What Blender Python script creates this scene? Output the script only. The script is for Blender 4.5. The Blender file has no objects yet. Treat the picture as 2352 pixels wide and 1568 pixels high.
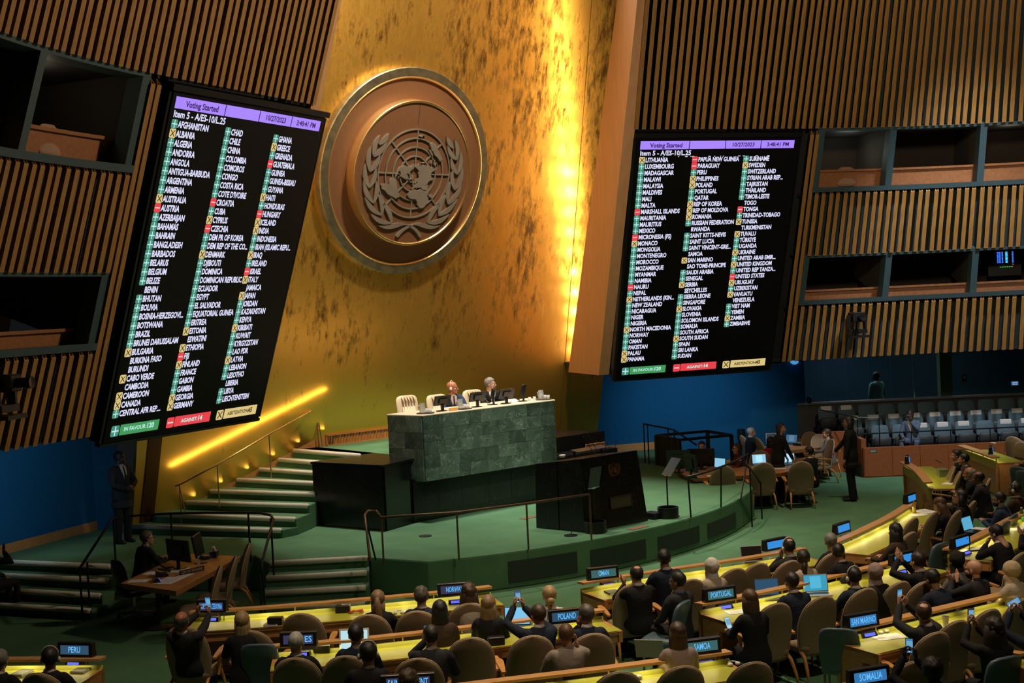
import bpy, bmesh, math, random
from mathutils import Vector, Matrix, Quaternion
random.seed(7)
PI = math.pi
SC = bpy.context.scene
COL = SC.collection
V = Vector

# ------------------------------------------------------------------ camera
CAMP = V((-17.357931, -20.158690, 4.845135))
CR = V((0.75266148, -0.65667378, -0.04775182))
CD = V((-0.05687124, 0.00741377, -0.99835398))
CF = V((0.65594691, 0.75413827, -0.03176579))
FPX = 3027.423
cam = bpy.data.cameras.new('camera')
cam.sensor_width = 36.0
cam.lens = 36.0 * FPX / 2352.0
cam.clip_end = 200
camo = bpy.data.objects.new('camera', cam)
COL.objects.link(camo)
camo.matrix_world = Matrix(((CR.x, -CD.x, -CF.x, CAMP.x), (CR.y, -CD.y, -CF.y, CAMP.y), (CR.z, -CD.z, -CF.z, CAMP.z), (0, 0, 0, 1)))
SC.camera = camo

# ------------------------------------------------------------------ world, exposure, lamps of the hall
w = bpy.data.worlds.new('hall_dark'); SC.world = w; w.use_nodes = True
w.node_tree.nodes['Background'].inputs[0].default_value = (0.55, 0.62, 0.7, 1)
w.node_tree.nodes['Background'].inputs[1].default_value = 0.010
SC.view_settings.view_transform = 'Standard'
SC.view_settings.look = 'None'
SC.view_settings.exposure = 0.0
SC.view_settings.gamma = 1.0
SC.view_settings.use_curve_mapping = False
SC.cycles.max_bounces = 6
SC.cycles.diffuse_bounces = 3
SC.cycles.glossy_bounces = 3
SC.cycles.transmission_bounces = 4
SC.cycles.transparent_max_bounces = 8
SC.cycles.sample_clamp_indirect = 4.0
SC.cycles.use_denoising = True

def lamp(name, kind, loc, energy, color=(1, .85, .65), target=None, **kw):
    d = bpy.data.lights.new(name, kind)
    d.energy = energy; d.color = color
    for k, v in kw.items(): setattr(d, k, v)
    o = bpy.data.objects.new(name, d); COL.objects.link(o); o.location = loc
    if target is not None:
        o.rotation_euler = (V(target) - V(loc)).to_track_quat('-Z', 'Y').to_euler()
    return o
WARM = (1.0, 0.80, 0.56); NEUT = (1.0, 0.93, 0.82); COOL = (.62, .8, 1.0)
# ceiling spotlights: the podium, the stage carpet, the gold wall, the delegates
lamp('stage_spot', 'SPOT', (-2.2, .6, 15.6), 9500, NEUT, (-1.2, .2, 1.0), spot_size=math.radians(42), spot_blend=.9, shadow_soft_size=.4)
lamp('stage_spot', 'SPOT', (3.2, -1.0, 15.6), 6800, NEUT, (2.6, -1.2, .6), spot_size=math.radians(40), spot_blend=.9, shadow_soft_size=.4)
lamp('stage_spot', 'SPOT', (-6.2, 1.5, 15.0), 6000, NEUT, (-5.2, 1.6, .8), spot_size=math.radians(38), spot_blend=.9, shadow_soft_size=.4)
lamp('podium_spot', 'SPOT', (-4.5, -9.5, 14.5), 5200, NEUT, (-.4, 1.0, 2.3), spot_size=math.radians(17), spot_blend=.6, shadow_soft_size=.3)
lamp('hall_spot', 'SPOT', (-11, -3, 14.5), 7500, NEUT, (-9.6, -2.2, 0), spot_size=math.radians(40), spot_blend=.9, shadow_soft_size=.4)
lamp('hall_spot', 'SPOT', (-4.0, -7.0, 15.0), 6000, WARM, (-4.2, -8.6, .8), spot_size=math.radians(52), spot_blend=.9, shadow_soft_size=.4)
lamp('hall_spot', 'SPOT', (4.5, -6.0, 15.0), 4200, WARM, (4.2, -6.0, .6), spot_size=math.radians(50), spot_blend=.9, shadow_soft_size=.4)
lamp('hall_spot', 'SPOT', (-10, -10, 14.0), 2600, WARM, (-9.5, -7.5, .8), spot_size=math.radians(46), spot_blend=.9, shadow_soft_size=.4)
lamp('hall_spot', 'SPOT', (-6, -15, 12.0), 1500, WARM, (-3.0, -9.0, 1.0), spot_size=math.radians(70), spot_blend=.9, shadow_soft_size=.6)  # added fill from behind, brightens the delegates' heads
lamp('gallery_spot', 'SPOT', (8, -8, 13.0), 5200, (.9, .95, 1.0), (13.2, -1.6, .9), spot_size=math.radians(44), spot_blend=.8, shadow_soft_size=.4)
lamp('gold_spot', 'SPOT', (-.5, -5, 16.2), 8200, WARM, (.2, 2.2, 8.4), spot_size=math.radians(52), spot_blend=1.0, shadow_soft_size=.5)
lamp('slat_spot', 'SPOT', (-2, -12, 10.0), 2500, WARM, (9.5, -3.0, 9.0), spot_size=math.radians(75), spot_blend=.9, shadow_soft_size=.5)
lamp('slat_spot', 'SPOT', (2, -10, 11.5), 3200, WARM, (-8, -1.0, 9.0), spot_size=math.radians(75), spot_blend=.9, shadow_soft_size=.5)
lamp('blue_wall_lamp', 'SPOT', (7.6, .9, 2.75), 240, COOL, (9.6, 3.9, 1.4), spot_size=math.radians(95), spot_blend=.9, shadow_soft_size=.3)
lamp('blue_wall_lamp', 'SPOT', (-8.6, 1.2, 2.8), 110, COOL, (-8.3, 4.5, 1.5), spot_size=math.radians(90), spot_blend=.9, shadow_soft_size=.3)

# ------------------------------------------------------------------ helpers
def at(px, py, z):
    d = CR * ((px - 1176) / FPX) + CD * ((py - 784) / FPX) + CF
    t = (z - CAMP.z) / d.z
    return CAMP + d * t

def atp(px, py, P, n):
    d = CR * ((px - 1176) / FPX) + CD * ((py - 784) / FPX) + CF
    return CAMP + d * ((V(P) - CAMP).dot(V(n)) / d.dot(V(n)))

class MB:
    def __init__(s): s.v = []; s.f = []; s.m = []
    def add(s, vs, fs, m=0):
        b = len(s.v); s.v += [tuple(v) for v in vs]
        s.f += [tuple(i + b for i in f) for f in fs]; s.m += [m] * len(fs); return s
    def box(s, c, d, M=None, m=0):
        x, y, z = d[0] / 2, d[1] / 2, d[2] / 2
        vs = [V((a * x, b * y, e * z)) + V(c) for e in (-1, 1) for a, b in ((-1, -1), (1, -1), (1, 1), (-1, 1))]
        if M is not None: vs = [M @ v for v in vs]
        return s.add(vs, [(3, 2, 1, 0), (4, 5, 6, 7), (0, 1, 5, 4), (1, 2, 6, 5), (2, 3, 7, 6), (3, 0, 4, 7)], m)
    def hexa(s, bot, top, m=0):
        n = len(bot)
        return s.add(list(bot) + list(top), [tuple(range(n - 1, -1, -1)), tuple(range(n, 2 * n))] + [(i, (i + 1) % n, n + (i + 1) % n, n + i) for i in range(n)], m)
    def prism(s, poly, z0, z1, m=0):
        p = [V((q[0], q[1], 0)) for q in poly]
        a = sum(p[i].x * p[(i + 1) % len(p)].y - p[(i + 1) % len(p)].x * p[i].y for i in range(len(p)))
        if a < 0: p = p[::-1]
        return s.hexa([V((q.x, q.y, z0)) for q in p], [V((q.x, q.y, z1)) for q in p], m)
    def loft(s, rings, cap=True, m=0, closed=True):
        b = len(s.v); n = len(rings[0])
        for r in rings: s.v += [tuple(v) for v in r]
        fs = []
        for i in range(len(rings) - 1):
            for j in range(n if closed else n - 1):
                k = (j + 1) % n
                fs.append((b + i * n + j, b + i * n + k, b + (i + 1) * n + k, b + (i + 1) * n + j))
        if cap and closed:
            fs.append(tuple(b + j for j in range(n - 1, -1, -1)))
            e = b + (len(rings) - 1) * n
            fs.append(tuple(e + j for j in range(n)))
        s.f += fs; s.m += [m] * len(fs); return s
    def tube(s, pts, r, n=8, m=0, flat=1.0, side=None, cap=True):
        pts = [V(p) for p in pts]
        rs = r if isinstance(r, (list, tuple)) else [r] * len(pts)
        rings = []; u = V(side) if side is not None else None
        for i, p in enumerate(pts):
            t = (pts[min(i + 1, len(pts) - 1)] - pts[max(i - 1, 0)]).normalized()
            if u is None: u = t.orthogonal()
            u = (u - t * u.dot(t)); u = u.normalized() if u.length > 1e-6 else t.orthogonal().normalized()
            w_ = t.cross(u)
            ra = rs[i]
            a, b_ = ra if isinstance(ra, tuple) else (ra, ra * flat)
            rings.append([p + u * (a * math.cos(2 * PI * k / n)) + w_ * (b_ * math.sin(2 * PI * k / n)) for k in range(n)])
        return s.loft(rings, cap, m)
    def lathe(s, prof, n=16, c=(0, 0, 0), m=0, axis='z', cap=True):
        rings = []
        for r, z in prof:
            rings.append([V(c) + (V((r * math.cos(2 * PI * k / n), r * math.sin(2 * PI * k / n), z)) if axis == 'z' else V((r * math.cos(2 * PI * k / n), -z, r * math.sin(2 * PI * k / n)))) for k in range(n)])
        return s.loft(rings, cap, m)
    def ell(s, c, r, n=12, k=8, M=None, m=0):
        rings = []
        for i in range(1, k):
            a = PI * i / k
            rings.append([V((r[0] * math.sin(a) * math.cos(2 * PI * j / n), r[1] * math.sin(a) * math.sin(2 * PI * j / n), -r[2] * math.cos(a))) for j in range(n)])
        rings = [[(M @ v if M is not None else v) + V(c) for v in R] for R in rings]
        return s.loft(rings, True, m)
    def xf(s, M):
        s.v = [tuple(M @ V(v)) for v in s.v]; return s
    def mesh(s, name, mats, smooth=False):
        me = bpy.data.meshes.new(name)
        me.from_pydata(s.v, [], s.f)
        for k in (mats if isinstance(mats, (list, tuple)) else [mats]): me.materials.append(k)
        if any(s.m): me.polygons.foreach_set('material_index', s.m)
        if smooth: me.polygons.foreach_set('use_smooth', [True] * len(me.polygons))
        me.update()
        return me

def link(name, data, parent=None, loc=None, rot=None, M=None):
    o = bpy.data.objects.new(name, data); COL.objects.link(o)
    if parent is not None: o.parent = parent
    if M is not None: o.matrix_local = M
    else:
        if loc is not None: o.location = loc
        if rot is not None: o.rotation_euler = rot
    return o
def part(name, mb, mat, parent, smooth=False, M=None, label=None, kind=None):
    o = link(name, mb.mesh(name, mat, smooth) if isinstance(mb, MB) else mb, parent, M=M)
    if label: o['label'] = label
    if kind: o['kind'] = kind
    return o
def tag(o, label, cat, group=None, kind=None):
    o['label'] = label; o['category'] = cat
    if group: o['group'] = group
    if kind: o['kind'] = kind
    return o
def thing(name, label, cat, loc=(0, 0, 0), rz=0, group=None, M=None):
    o = link(name, None, None, loc, (0, 0, rz), M)
    return tag(o, label, cat, group)
def single(name, mb, mat, label, cat, group=None, smooth=False, M=None, loc=None, rot=None, kind=None):
    o = link(name, mb.mesh(name, mat, smooth) if isinstance(mb, MB) else mb, None, loc, rot, M)
    return tag(o, label, cat, group, kind)
def struct(name, mb, mat, smooth=False, parent=None):
    o = link(name, mb.mesh(name, mat, smooth), parent)
    if parent is None: o['kind'] = 'structure'
    return o
def copy_tree(o, parent=None):
    c = o.copy(); COL.objects.link(c); c.parent = parent
    for ch in o.children: copy_tree(ch, c)
    return c
def bevel(me, w_=.01, seg=2, angle=.6):
    bm = bmesh.new(); bm.from_mesh(me)
    ed = [e for e in bm.edges if len(e.link_faces) == 2 and e.calc_face_angle(0) > angle]
    bmesh.ops.bevel(bm, geom=ed, offset=w_, segments=seg, affect='EDGES', profile=.6, clamp_overlap=True)
    bm.to_mesh(me); bm.free(); me.update(); return me

# ------------------------------------------------------------------ materials
MATS = {}
def mat(name, col, rough=.6, metal=0.0, emit=None, es=1.0, noise=None, noise_col=None, bump=None, spec=None, stretch=(1, 1, 1), sheen=0):
    if name in MATS: return MATS[name]
    m = bpy.data.materials.new(name); m.use_nodes = True
    nt = m.node_tree; b = nt.nodes['Principled BSDF']
    b.inputs['Base Color'].default_value = (*col, 1)
    b.inputs['Roughness'].default_value = rough; b.inputs['Metallic'].default_value = metal
    if spec is not None: b.inputs['Specular IOR Level'].default_value = spec
    if sheen: b.inputs['Sheen Weight'].default_value = sheen
    if emit is not None:
        b.inputs['Emission Color'].default_value = (*emit, 1); b.inputs['Emission Strength'].default_value = es
    if noise or bump:
        tc = nt.nodes.new('ShaderNodeTexCoord'); mp = nt.nodes.new('ShaderNodeMapping')
        mp.inputs['Scale'].default_value = stretch
        nt.links.new(tc.outputs['Object'], mp.inputs[0])
    if noise:
        n = nt.nodes.new('ShaderNodeTexNoise'); n.inputs['Scale'].default_value = noise; n.inputs['Detail'].default_value = 5
        nt.links.new(mp.outputs[0], n.inputs['Vector'])
        r = nt.nodes.new('ShaderNodeValToRGB')
        c2 = noise_col or tuple(c * .6 for c in col)
        r.color_ramp.elements[0].position = .35; r.color_ramp.elements[1].position = .65
        r.color_ramp.elements[0].color = (*c2, 1); r.color_ramp.elements[1].color = (*col, 1)
        nt.links.new(n.outputs[0], r.inputs[0]); nt.links.new(r.outputs[0], b.inputs['Base Color'])
    if bump:
        n2 = nt.nodes.new('ShaderNodeTexNoise'); n2.inputs['Scale'].default_value = bump[0]; n2.inputs['Detail'].default_value = 3
        nt.links.new(mp.outputs[0], n2.inputs['Vector'])
        bp = nt.nodes.new('ShaderNodeBump'); bp.inputs['Strength'].default_value = bump[1]; bp.inputs['Distance'].default_value = .02
        nt.links.new(n2.outputs[0], bp.inputs['Height']); nt.links.new(bp.outputs[0], b.inputs['Normal'])
    MATS[name] = m; return m
def emat(name, col, s=1.0):
    return mat(name, (0, 0, 0), .5, emit=col, es=s)

carpet = mat('green_carpet', (.105, .225, .12), .95, noise=1.6, noise_col=(.084, .190, .100), bump=(120, .5), spec=.1)
nosing = mat('cream_nosing', (.70, .67, .55), .85, noise=30, noise_col=(.6, .57, .46))
wood = mat('oak_wood', (.50, .235, .075), .42, noise=9, noise_col=(.40, .17, .05), stretch=(1, 1, 6))
woodl = mat('light_wood', (.62, .33, .13), .4, noise=7, noise_col=(.52, .26, .09), stretch=(1, 1, 5))
woodr = mat('red_wood', (.30, .09, .025), .5, noise=18, noise_col=(.20, .055, .015), stretch=(6, 6, .6))
slatm = mat('slat_oak', (.42, .215, .055), .55, noise=6, noise_col=(.30, .14, .035), stretch=(4, 4, .5))
tealm = mat('teal_paint', (.045, .085, .10), .6, noise=40, noise_col=(.035, .068, .08))
darkm = mat('dark_recess', (.012, .013, .013), .8)
backm = mat('slat_backing', (.018, .026, .027), .8)
bluem = mat('blue_wall_fabric', (.012, .115, .25), .9, noise=60, noise_col=(.009, .09, .2), bump=(200, .4), spec=.1)
black = mat('black_plastic', (.012, .012, .013), .35)
blackm = mat('black_metal', (.014, .014, .015), .4, metal=.3)
chrome = mat('chrome', (.7, .7, .72), .15, metal=1.0)
brass = mat('brass', (.75, .5, .22), .3, metal=1.0)
boothwood = mat('booth_wood', (.40, .17, .07), .5, noise=14, noise_col=(.34, .13, .05))
white = mat('white_paper', (.75, .75, .73), .7)

def gold_mat():
    m = bpy.data.materials.new('gold_leaf'); m.use_nodes = True; MATS['gold_leaf'] = m
    nt = m.node_tree; b = nt.nodes['Principled BSDF']; N = nt.nodes.new; L = nt.links.new
    tc = N('ShaderNodeTexCoord'); mp = N('ShaderNodeMapping'); mp.inputs['Scale'].default_value = (1, 1, .38)
    L(tc.outputs['Object'], mp.inputs[0])
    big = N('ShaderNodeTexNoise'); big.inputs['Scale'].default_value = .8; big.inputs['Detail'].default_value = 4
    fine = N('ShaderNodeTexNoise'); fine.inputs['Scale'].default_value = 6.5; fine.inputs['Detail'].default_value = 9; fine.inputs['Roughness'].default_value = .72
    mp2 = N('ShaderNodeMapping'); mp2.inputs['Scale'].default_value = (1, 1, .22); L(tc.outputs['Object'], mp2.inputs[0])
    L(mp.outputs[0], big.inputs['Vector']); L(mp2.outputs[0], fine.inputs['Vector'])
    md = N('ShaderNodeMath'); md.operation = 'MULTIPLY_ADD'; L(big.outputs[0], md.inputs[0]); md.inputs[1].default_value = .45; L(fine.outputs[0], md.inputs[2])
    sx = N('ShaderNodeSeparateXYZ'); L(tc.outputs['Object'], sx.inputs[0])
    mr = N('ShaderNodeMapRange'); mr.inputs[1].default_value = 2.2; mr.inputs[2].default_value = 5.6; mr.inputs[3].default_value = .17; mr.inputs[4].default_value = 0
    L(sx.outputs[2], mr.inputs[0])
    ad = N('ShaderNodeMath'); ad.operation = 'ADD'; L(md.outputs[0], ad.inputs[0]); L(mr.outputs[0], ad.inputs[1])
    r = N('ShaderNodeValToRGB')
    e = r.color_ramp.elements
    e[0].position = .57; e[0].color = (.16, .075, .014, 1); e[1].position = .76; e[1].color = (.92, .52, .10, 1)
    L(ad.outputs[0], r.inputs[0]); L(r.outputs[0], b.inputs['Base Color'])
    b.inputs['Metallic'].default_value = .85
    rr = N('ShaderNodeMapRange'); rr.inputs[1].default_value = .58; rr.inputs[2].default_value = .8; rr.inputs[3].default_value = .55; rr.inputs[4].default_value = .34
    L(ad.outputs[0], rr.inputs[0]); L(rr.outputs[0], b.inputs['Roughness'])
    n2 = N('ShaderNodeTexNoise'); n2.inputs['Scale'].default_value = 5; n2.inputs['Detail'].default_value = 4; L(mp.outputs[0], n2.inputs['Vector'])
    bp = N('ShaderNodeBump'); bp.inputs['Strength'].default_value = .12; bp.inputs['Distance'].default_value = .05
    L(n2.outputs[0], bp.inputs['Height']); L(bp.outputs[0], b.inputs['Normal'])
    return m
gold = gold_mat()

def marble_mat(name, base, vein, dark, scale, vs, vk=.7, tone=(.6, 1.4)):
    m = bpy.data.materials.new(name); m.use_nodes = True; MATS[name] = m
    nt = m.node_tree; b = nt.nodes['Principled BSDF']; N = nt.nodes.new; L = nt.links.new
    tc = N('ShaderNodeTexCoord'); oi = N('ShaderNodeObjectInfo')
    ad = N('ShaderNodeVectorMath'); ad.operation = 'MULTIPLY_ADD'
    L(oi.outputs['Random'], ad.inputs[0]); ad.inputs[1].default_value = (37, 51, 23); L(tc.outputs['Object'], ad.inputs[2])
    n = N('ShaderNodeTexNoise'); n.inputs['Scale'].default_value = scale; n.inputs['Detail'].default_value = 6; n.inputs['Distortion'].default_value = 1.2
    L(ad.outputs[0], n.inputs['Vector'])
    r = N('ShaderNodeValToRGB'); e = r.color_ramp.elements
    e[0].position = .3; e[0].color = (*dark, 1); e[1].position = .62; e[1].color = (*base, 1)
    L(n.outputs[0], r.inputs[0])
    v = N('ShaderNodeTexNoise'); v.inputs['Scale'].default_value = vs; v.inputs['Detail'].default_value = 7; v.inputs['Distortion'].default_value = .9
    L(ad.outputs[0], v.inputs['Vector'])
    r2 = N('ShaderNodeValToRGB'); e = r2.color_ramp.elements
    e[0].position = .488; e[0].color = (0, 0, 0, 1); e[1].position = .5; e[1].color = (1, 1, 1, 1)
    k = e.new(.512); k.color = (0, 0, 0, 1)
    L(v.outputs[0], r2.inputs[0])
    mx = N('ShaderNodeMix'); mx.data_type = 'RGBA'
    vf = N('ShaderNodeMath'); vf.operation = 'MULTIPLY'; vf.inputs[1].default_value = vk; L(r2.outputs[0], vf.inputs[0]); L(vf.outputs[0], mx.inputs[0]); L(r.outputs[0], mx.inputs[6]); mx.inputs[7].default_value = (*vein, 1)
    # each slab its own tone
    hs = N('ShaderNodeHueSaturation'); mr = N('ShaderNodeMapRange'); mr.inputs[3].default_value = tone[0]; mr.inputs[4].default_value = tone[1]
    L(oi.outputs['Random'], mr.inputs[0]); L(mr.outputs[0], hs.inputs['Value']); L(mx.outputs[2], hs.inputs['Color'])
    L(hs.outputs[0], b.inputs['Base Color']); b.inputs['Roughness'].default_value = .25
    return m
greenmarble = marble_mat('green_marble', (.10, .155, .115), (.34, .42, .34), (.05, .085, .062), 2.4, 3.2, .55, (.55, 1.4))
blackmarble = marble_mat('black_marble', (.010, .010, .010), (.055, .055, .048), (.005, .005, .005), 3, 4.2, .30, (.8, 1.2))

# ------------------------------------------------------------------ floor and stage
struct('floor', MB().box((0, -8, -.1), (60, 50, .2)), carpet)
struct('ceiling', MB().box((0, -8, 17.1), (60, 50, .2)), darkm)
struct('wall_rear', MB().box((0, -33, 8.5), (60, .3, 17)), darkm)
SZ0 = .62
def arc(cx, cy, R, a0, a1, n):
    return [V((cx + R * math.sin(a0 + (a1 - a0) * i / n), cy - R * math.cos(a0 + (a1 - a0) * i / n), 0)) for i in range(n + 1)]
edge = arc(-.3, 5.35, 9.2, math.radians(-31), math.radians(33), 28)
stage = [V((-4.77, -1.78, 0))] + [p for p in edge if p.x > -4.7] + [V((6.2, -.6, 0)), V((9.0, 4.3, 0)), V((7.2, 6.2, 0)), V((-6.4, 6.2, 0)), V((-8.9, 4.25, 0)), V((-9.02, 3.64, 0)), V((-7.91, 1.39, 0)), V((-7.3, 1.75, 0)), V((-5.9, .1, 0)), V((-6.11, -.71, 0))]
fl2 = struct('floor_stage', MB().prism(stage, 0.001, SZ0), carpet)
bevel(fl2.data, .03, 2)
def line_pts(a, b): return V(a), V(b)
# flights of four steps down to the hall floor
def steps(name, lines, zs, back):
    for i, ((a, b), zt) in enumerate(zip(lines, zs)):
        a = V((*a, 0)); b = V((*b, 0)); bk = V((*back, 0))
        if i == 0: nb = [a + bk * .02, b + bk * .02]
        mb = MB()
        if i > 0:
            mb.prism([a, b, b + bk, a + bk], 0.001, zt)
            o = struct('floor_step', mb, carpet); bevel(o.data, .02, 2)
        t = (b - a).normalized(); nn = bk.normalized()
        # soft cream nosing along the front edge
        r = MB().tube([a + t * .03 - nn * .01 + V((0, 0, zt - .012)), b - t * .03 - nn * .01 + V((0, 0, zt - .012))], (.048), 10)
        q = struct('trim_nosing', r, nosing, smooth=True)
steps('left', [((-9.9, 5.4), (-7.93, 1.40)), ((-10.2, 5.2), (-8.14, 1.03)), ((-10.5, 5.0), (-8.44, .68)), ((-10.8, 4.7), (-8.74, .42))], (.62, .465, .31, .155), (.9, .45))
steps('right', [((-6.11, -.71), (-4.79, -1.77)), ((-6.40, -1.08), (-5.06, -2.14)), ((-6.66, -1.41), (-5.32, -2.47)), ((-6.92, -1.74), (-5.58, -2.80))], (.62, .465, .31, .155), (.62, .78))
# stair from the stage to the podium landing: eight treads fanning along the gold wall
NL = [(-6.22, 4.22), (-5.72, 4.22), (-5.05, 4.22), (-4.50, 4.22), (-3.88, 4.22), (-3.36, 4.2), (-2.91, 4.15), (-2.54, 4.15)]
NR = [(-4.70, 1.15), (-4.36, 1.20), (-3.86, 1.52), (-3.52, 1.78), (-3.20, 1.9), (-2.94, 1.9), (-2.66, 1.9), (-2.36, 1.9)]
LZ = 1.86
for i in range(8):
    zt = SZ0 + .155 * (i + 1)
    a, b = V((*NL[i], 0)), V((*NR[i], 0))
    if i < 7: c, d = V((*NR[i + 1], 0)), V((*NL[i + 1], 0))
    else: c, d = V((-2.0, 1.9, 0)), V((-2.0, 4.2, 0))
    ca = (c - b) * 1.15 + b; da = (d - a) * 1.15 + a
    wl = V((a.x - .0, 4.85, 0)); wd = V((da.x, 4.85, 0))
    o = struct('floor_step', MB().prism([a, b, ca, da, wd, wl], SZ0 - .01, zt), carpet); bevel(o.data, .02, 2)
    t = (b - a).normalized(); nn = V((-t.y, t.x, 0))
    struct('trim_nosing', MB().tube([a + t * .02 + V((0, 0, zt - .012)), b - t * .03 + V((0, 0, zt - .012))], .048, 10), nosing, smooth=True)
struct('floor_landing', MB().prism([(-2.5, 4.85), (-2.36, 1.9), (-2.0, .6), (1.3, .6), (1.3, 2.3), (3.2, 2.3), (3.2, 4.85)], SZ0 - .01, LZ), carpet)

# ------------------------------------------------------------------ gold wall
et = .23963289
GN = V((0, -math.cos(et), -math.sin(et)))
EP = V((-.33, 2.345, 7.618))           # emblem centre
GP = EP - GN * .40
def gy(z): return GP.y - (z - GP.z) * math.tan(et)
def wallslab(name, x0, x1, z0, z1, mt, off=0, th=.12, x0t=None, x1t=None):
    x0t = x0 if x0t is None else x0t; x1t = x1 if x1t is None else x1t
    mb = MB().hexa([V((x0, gy(z0) - off, z0)), V((x1, gy(z0) - off, z0)), V((x1, gy(z0) - off + th, z0)), V((x0, gy(z0) - off + th, z0))],
                   [V((x0t, gy(z1) - off, z1)), V((x1t, gy(z1) - off, z1)), V((x1t, gy(z1) - off + th, z1)), V((x0t, gy(z1) - off + th, z1))])
    return struct(name, mb, mt)
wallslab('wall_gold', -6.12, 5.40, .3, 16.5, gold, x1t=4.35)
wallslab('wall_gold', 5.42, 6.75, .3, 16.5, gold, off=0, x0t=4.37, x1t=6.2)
# dark bronze strip and wood skirting at the foot of the gold wall
mb = MB().hexa([V((-5.98, gy(.62) - .03, .62)), V((-5.70, gy(.62) - .03, .62)), V((-5.70, gy(.62), .62)), V((-5.98, gy(.62), .62))],
               [V((-5.84, gy(3.3) - .03, 3.3)), V((-5.56, gy(3.3) - .03, 3.3)), V((-5.56, gy(3.3), 3.3)), V((-5.84, gy(3.3), 3.3))])
struct('trim_bronze', mb, mat('bronze_strip', (.10, .045, .012), .45, metal=.5))
sk = []
for x, z in [(-6.12, .62), (-5.45, .66), (-1.75, 1.98), (-1.5, 1.98)]: sk.append((x, z))
for (xa, za), (xb, zb) in zip(sk[:-2], sk[1:-1]):
    mb = MB().hexa([V((xa, gy(za) - .035, za - .12)), V((xb, gy(zb) - .035, zb - .12)), V((xb, gy(zb) + .03, zb - .12)), V((xa, gy(za) + .03, za - .12))],
                   [V((xa, gy(za) - .035, za + .16)), V((xb, gy(zb) - .035, zb + .16)), V((xb, gy(zb) + .03, zb + .16)), V((xa, gy(za) + .03, za + .16))])
    struct('baseboard_stage', mb, wood)
struct('baseboard_landing', MB().box((.2, gy(1.95) - .02, 1.93), (3.5, .07, .16)), wood)
# vent grille in the landing skirting
vg = thing('vent_grille', 'long wooden vent grille at the foot of the gold wall on the podium landing', 'vent', (-.6, gy(2.0) - .05, 1.98))
part('frame', MB().box((0, 0, .11), (2.3, .03, .03)).box((0, 0, -.11), (2.3, .03, .03)).box((-1.14, 0, 0), (.03, .03, .24)).box((1.14, 0, 0), (.03, .03, .24)), wood, vg)
part('backing', MB().box((0, .02, 0), (2.25, .01, .2)), darkm, vg)
lv = MB().box((0, 0, 0), (.012, .02, .19)).mesh('louvre', wood)
for k in range(56): link('louvre', lv, vg, ((k - 27.5) * .04, 0, 0))

# ------------------------------------------------------------------ slatted side walls (curved in plan, leaning into the hall)
T0 = .39590; TL = math.tan(.3280)
def plan(s):
    if s < 4.15:
        return V((3.97 + s * math.cos(T0), -.10 - s * math.sin(T0))), T0
    R = 13.6; a = (s - 4.15) / R
    p = V((3.97 + 4.15 * math.cos(T0), -.10 - 4.15 * math.sin(T0)))
    c = p + V((-math.sin(T0), -math.cos(T0))) * R
    th = T0 + a
    return c + V((math.sin(th), math.cos(th))) * R, th
def wpt(side, s, z, dep=0):
    p, th = plan(s); n = V((math.sin(th), math.cos(th)))
    q = p + n * ((8.45 - z) * TL + dep)
    return V((side * q.x, q.y, z))
def wframe(side, s, z, dep=0):     # X along the wall, Y outwards (away from the hall), Z up the slope
    p, th = plan(s)
    n = V((side * math.sin(th), math.cos(th), 0)); ax = (V((0, 0, 1)) - n * TL).normalized()
    x = V((math.cos(th), -math.sin(th) * 1, 0)) if side > 0 else V((math.cos(th), math.sin(th), 0))
    y = ax.cross(x)
    M = Matrix((x, y, ax)).transposed().to_4x4(); M.translation = wpt(side, s, z, dep)
    return M
def band(name, side, s0, s1, z0, z1, dep, mt, th=.05, n=16):
    r = []
    for i in range(n + 1):
        s = s0 + (s1 - s0) * i / n
        r.append([wpt(side, s, z0, dep), wpt(side, s, z1, dep), wpt(side, s, z1, dep + th), wpt(side, s, z0, dep + th)])
    return struct(name, MB().loft(r), mt)
def beam(name, side, s0, s1, z, h, dep, th, mt, n=16):
    r = []
    for i in range(n + 1):
        s = s0 + (s1 - s0) * i / n
        r.append([wpt(side, s, z, dep), wpt(side, s, z + h, dep), wpt(side, s, z + h, dep + th), wpt(side, s, z, dep + th)])
    return struct(name, MB().loft(r), mt)
SEND = 12.5
WALLS = {}
MUL = {1: ((4.75, 6.55, 8.72, 10.9), (4.75, 6.75, 8.75, 10.9)), -1: ((4.75, 7.05, 9.2), (4.75, 7.0, 9.2))}
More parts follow.
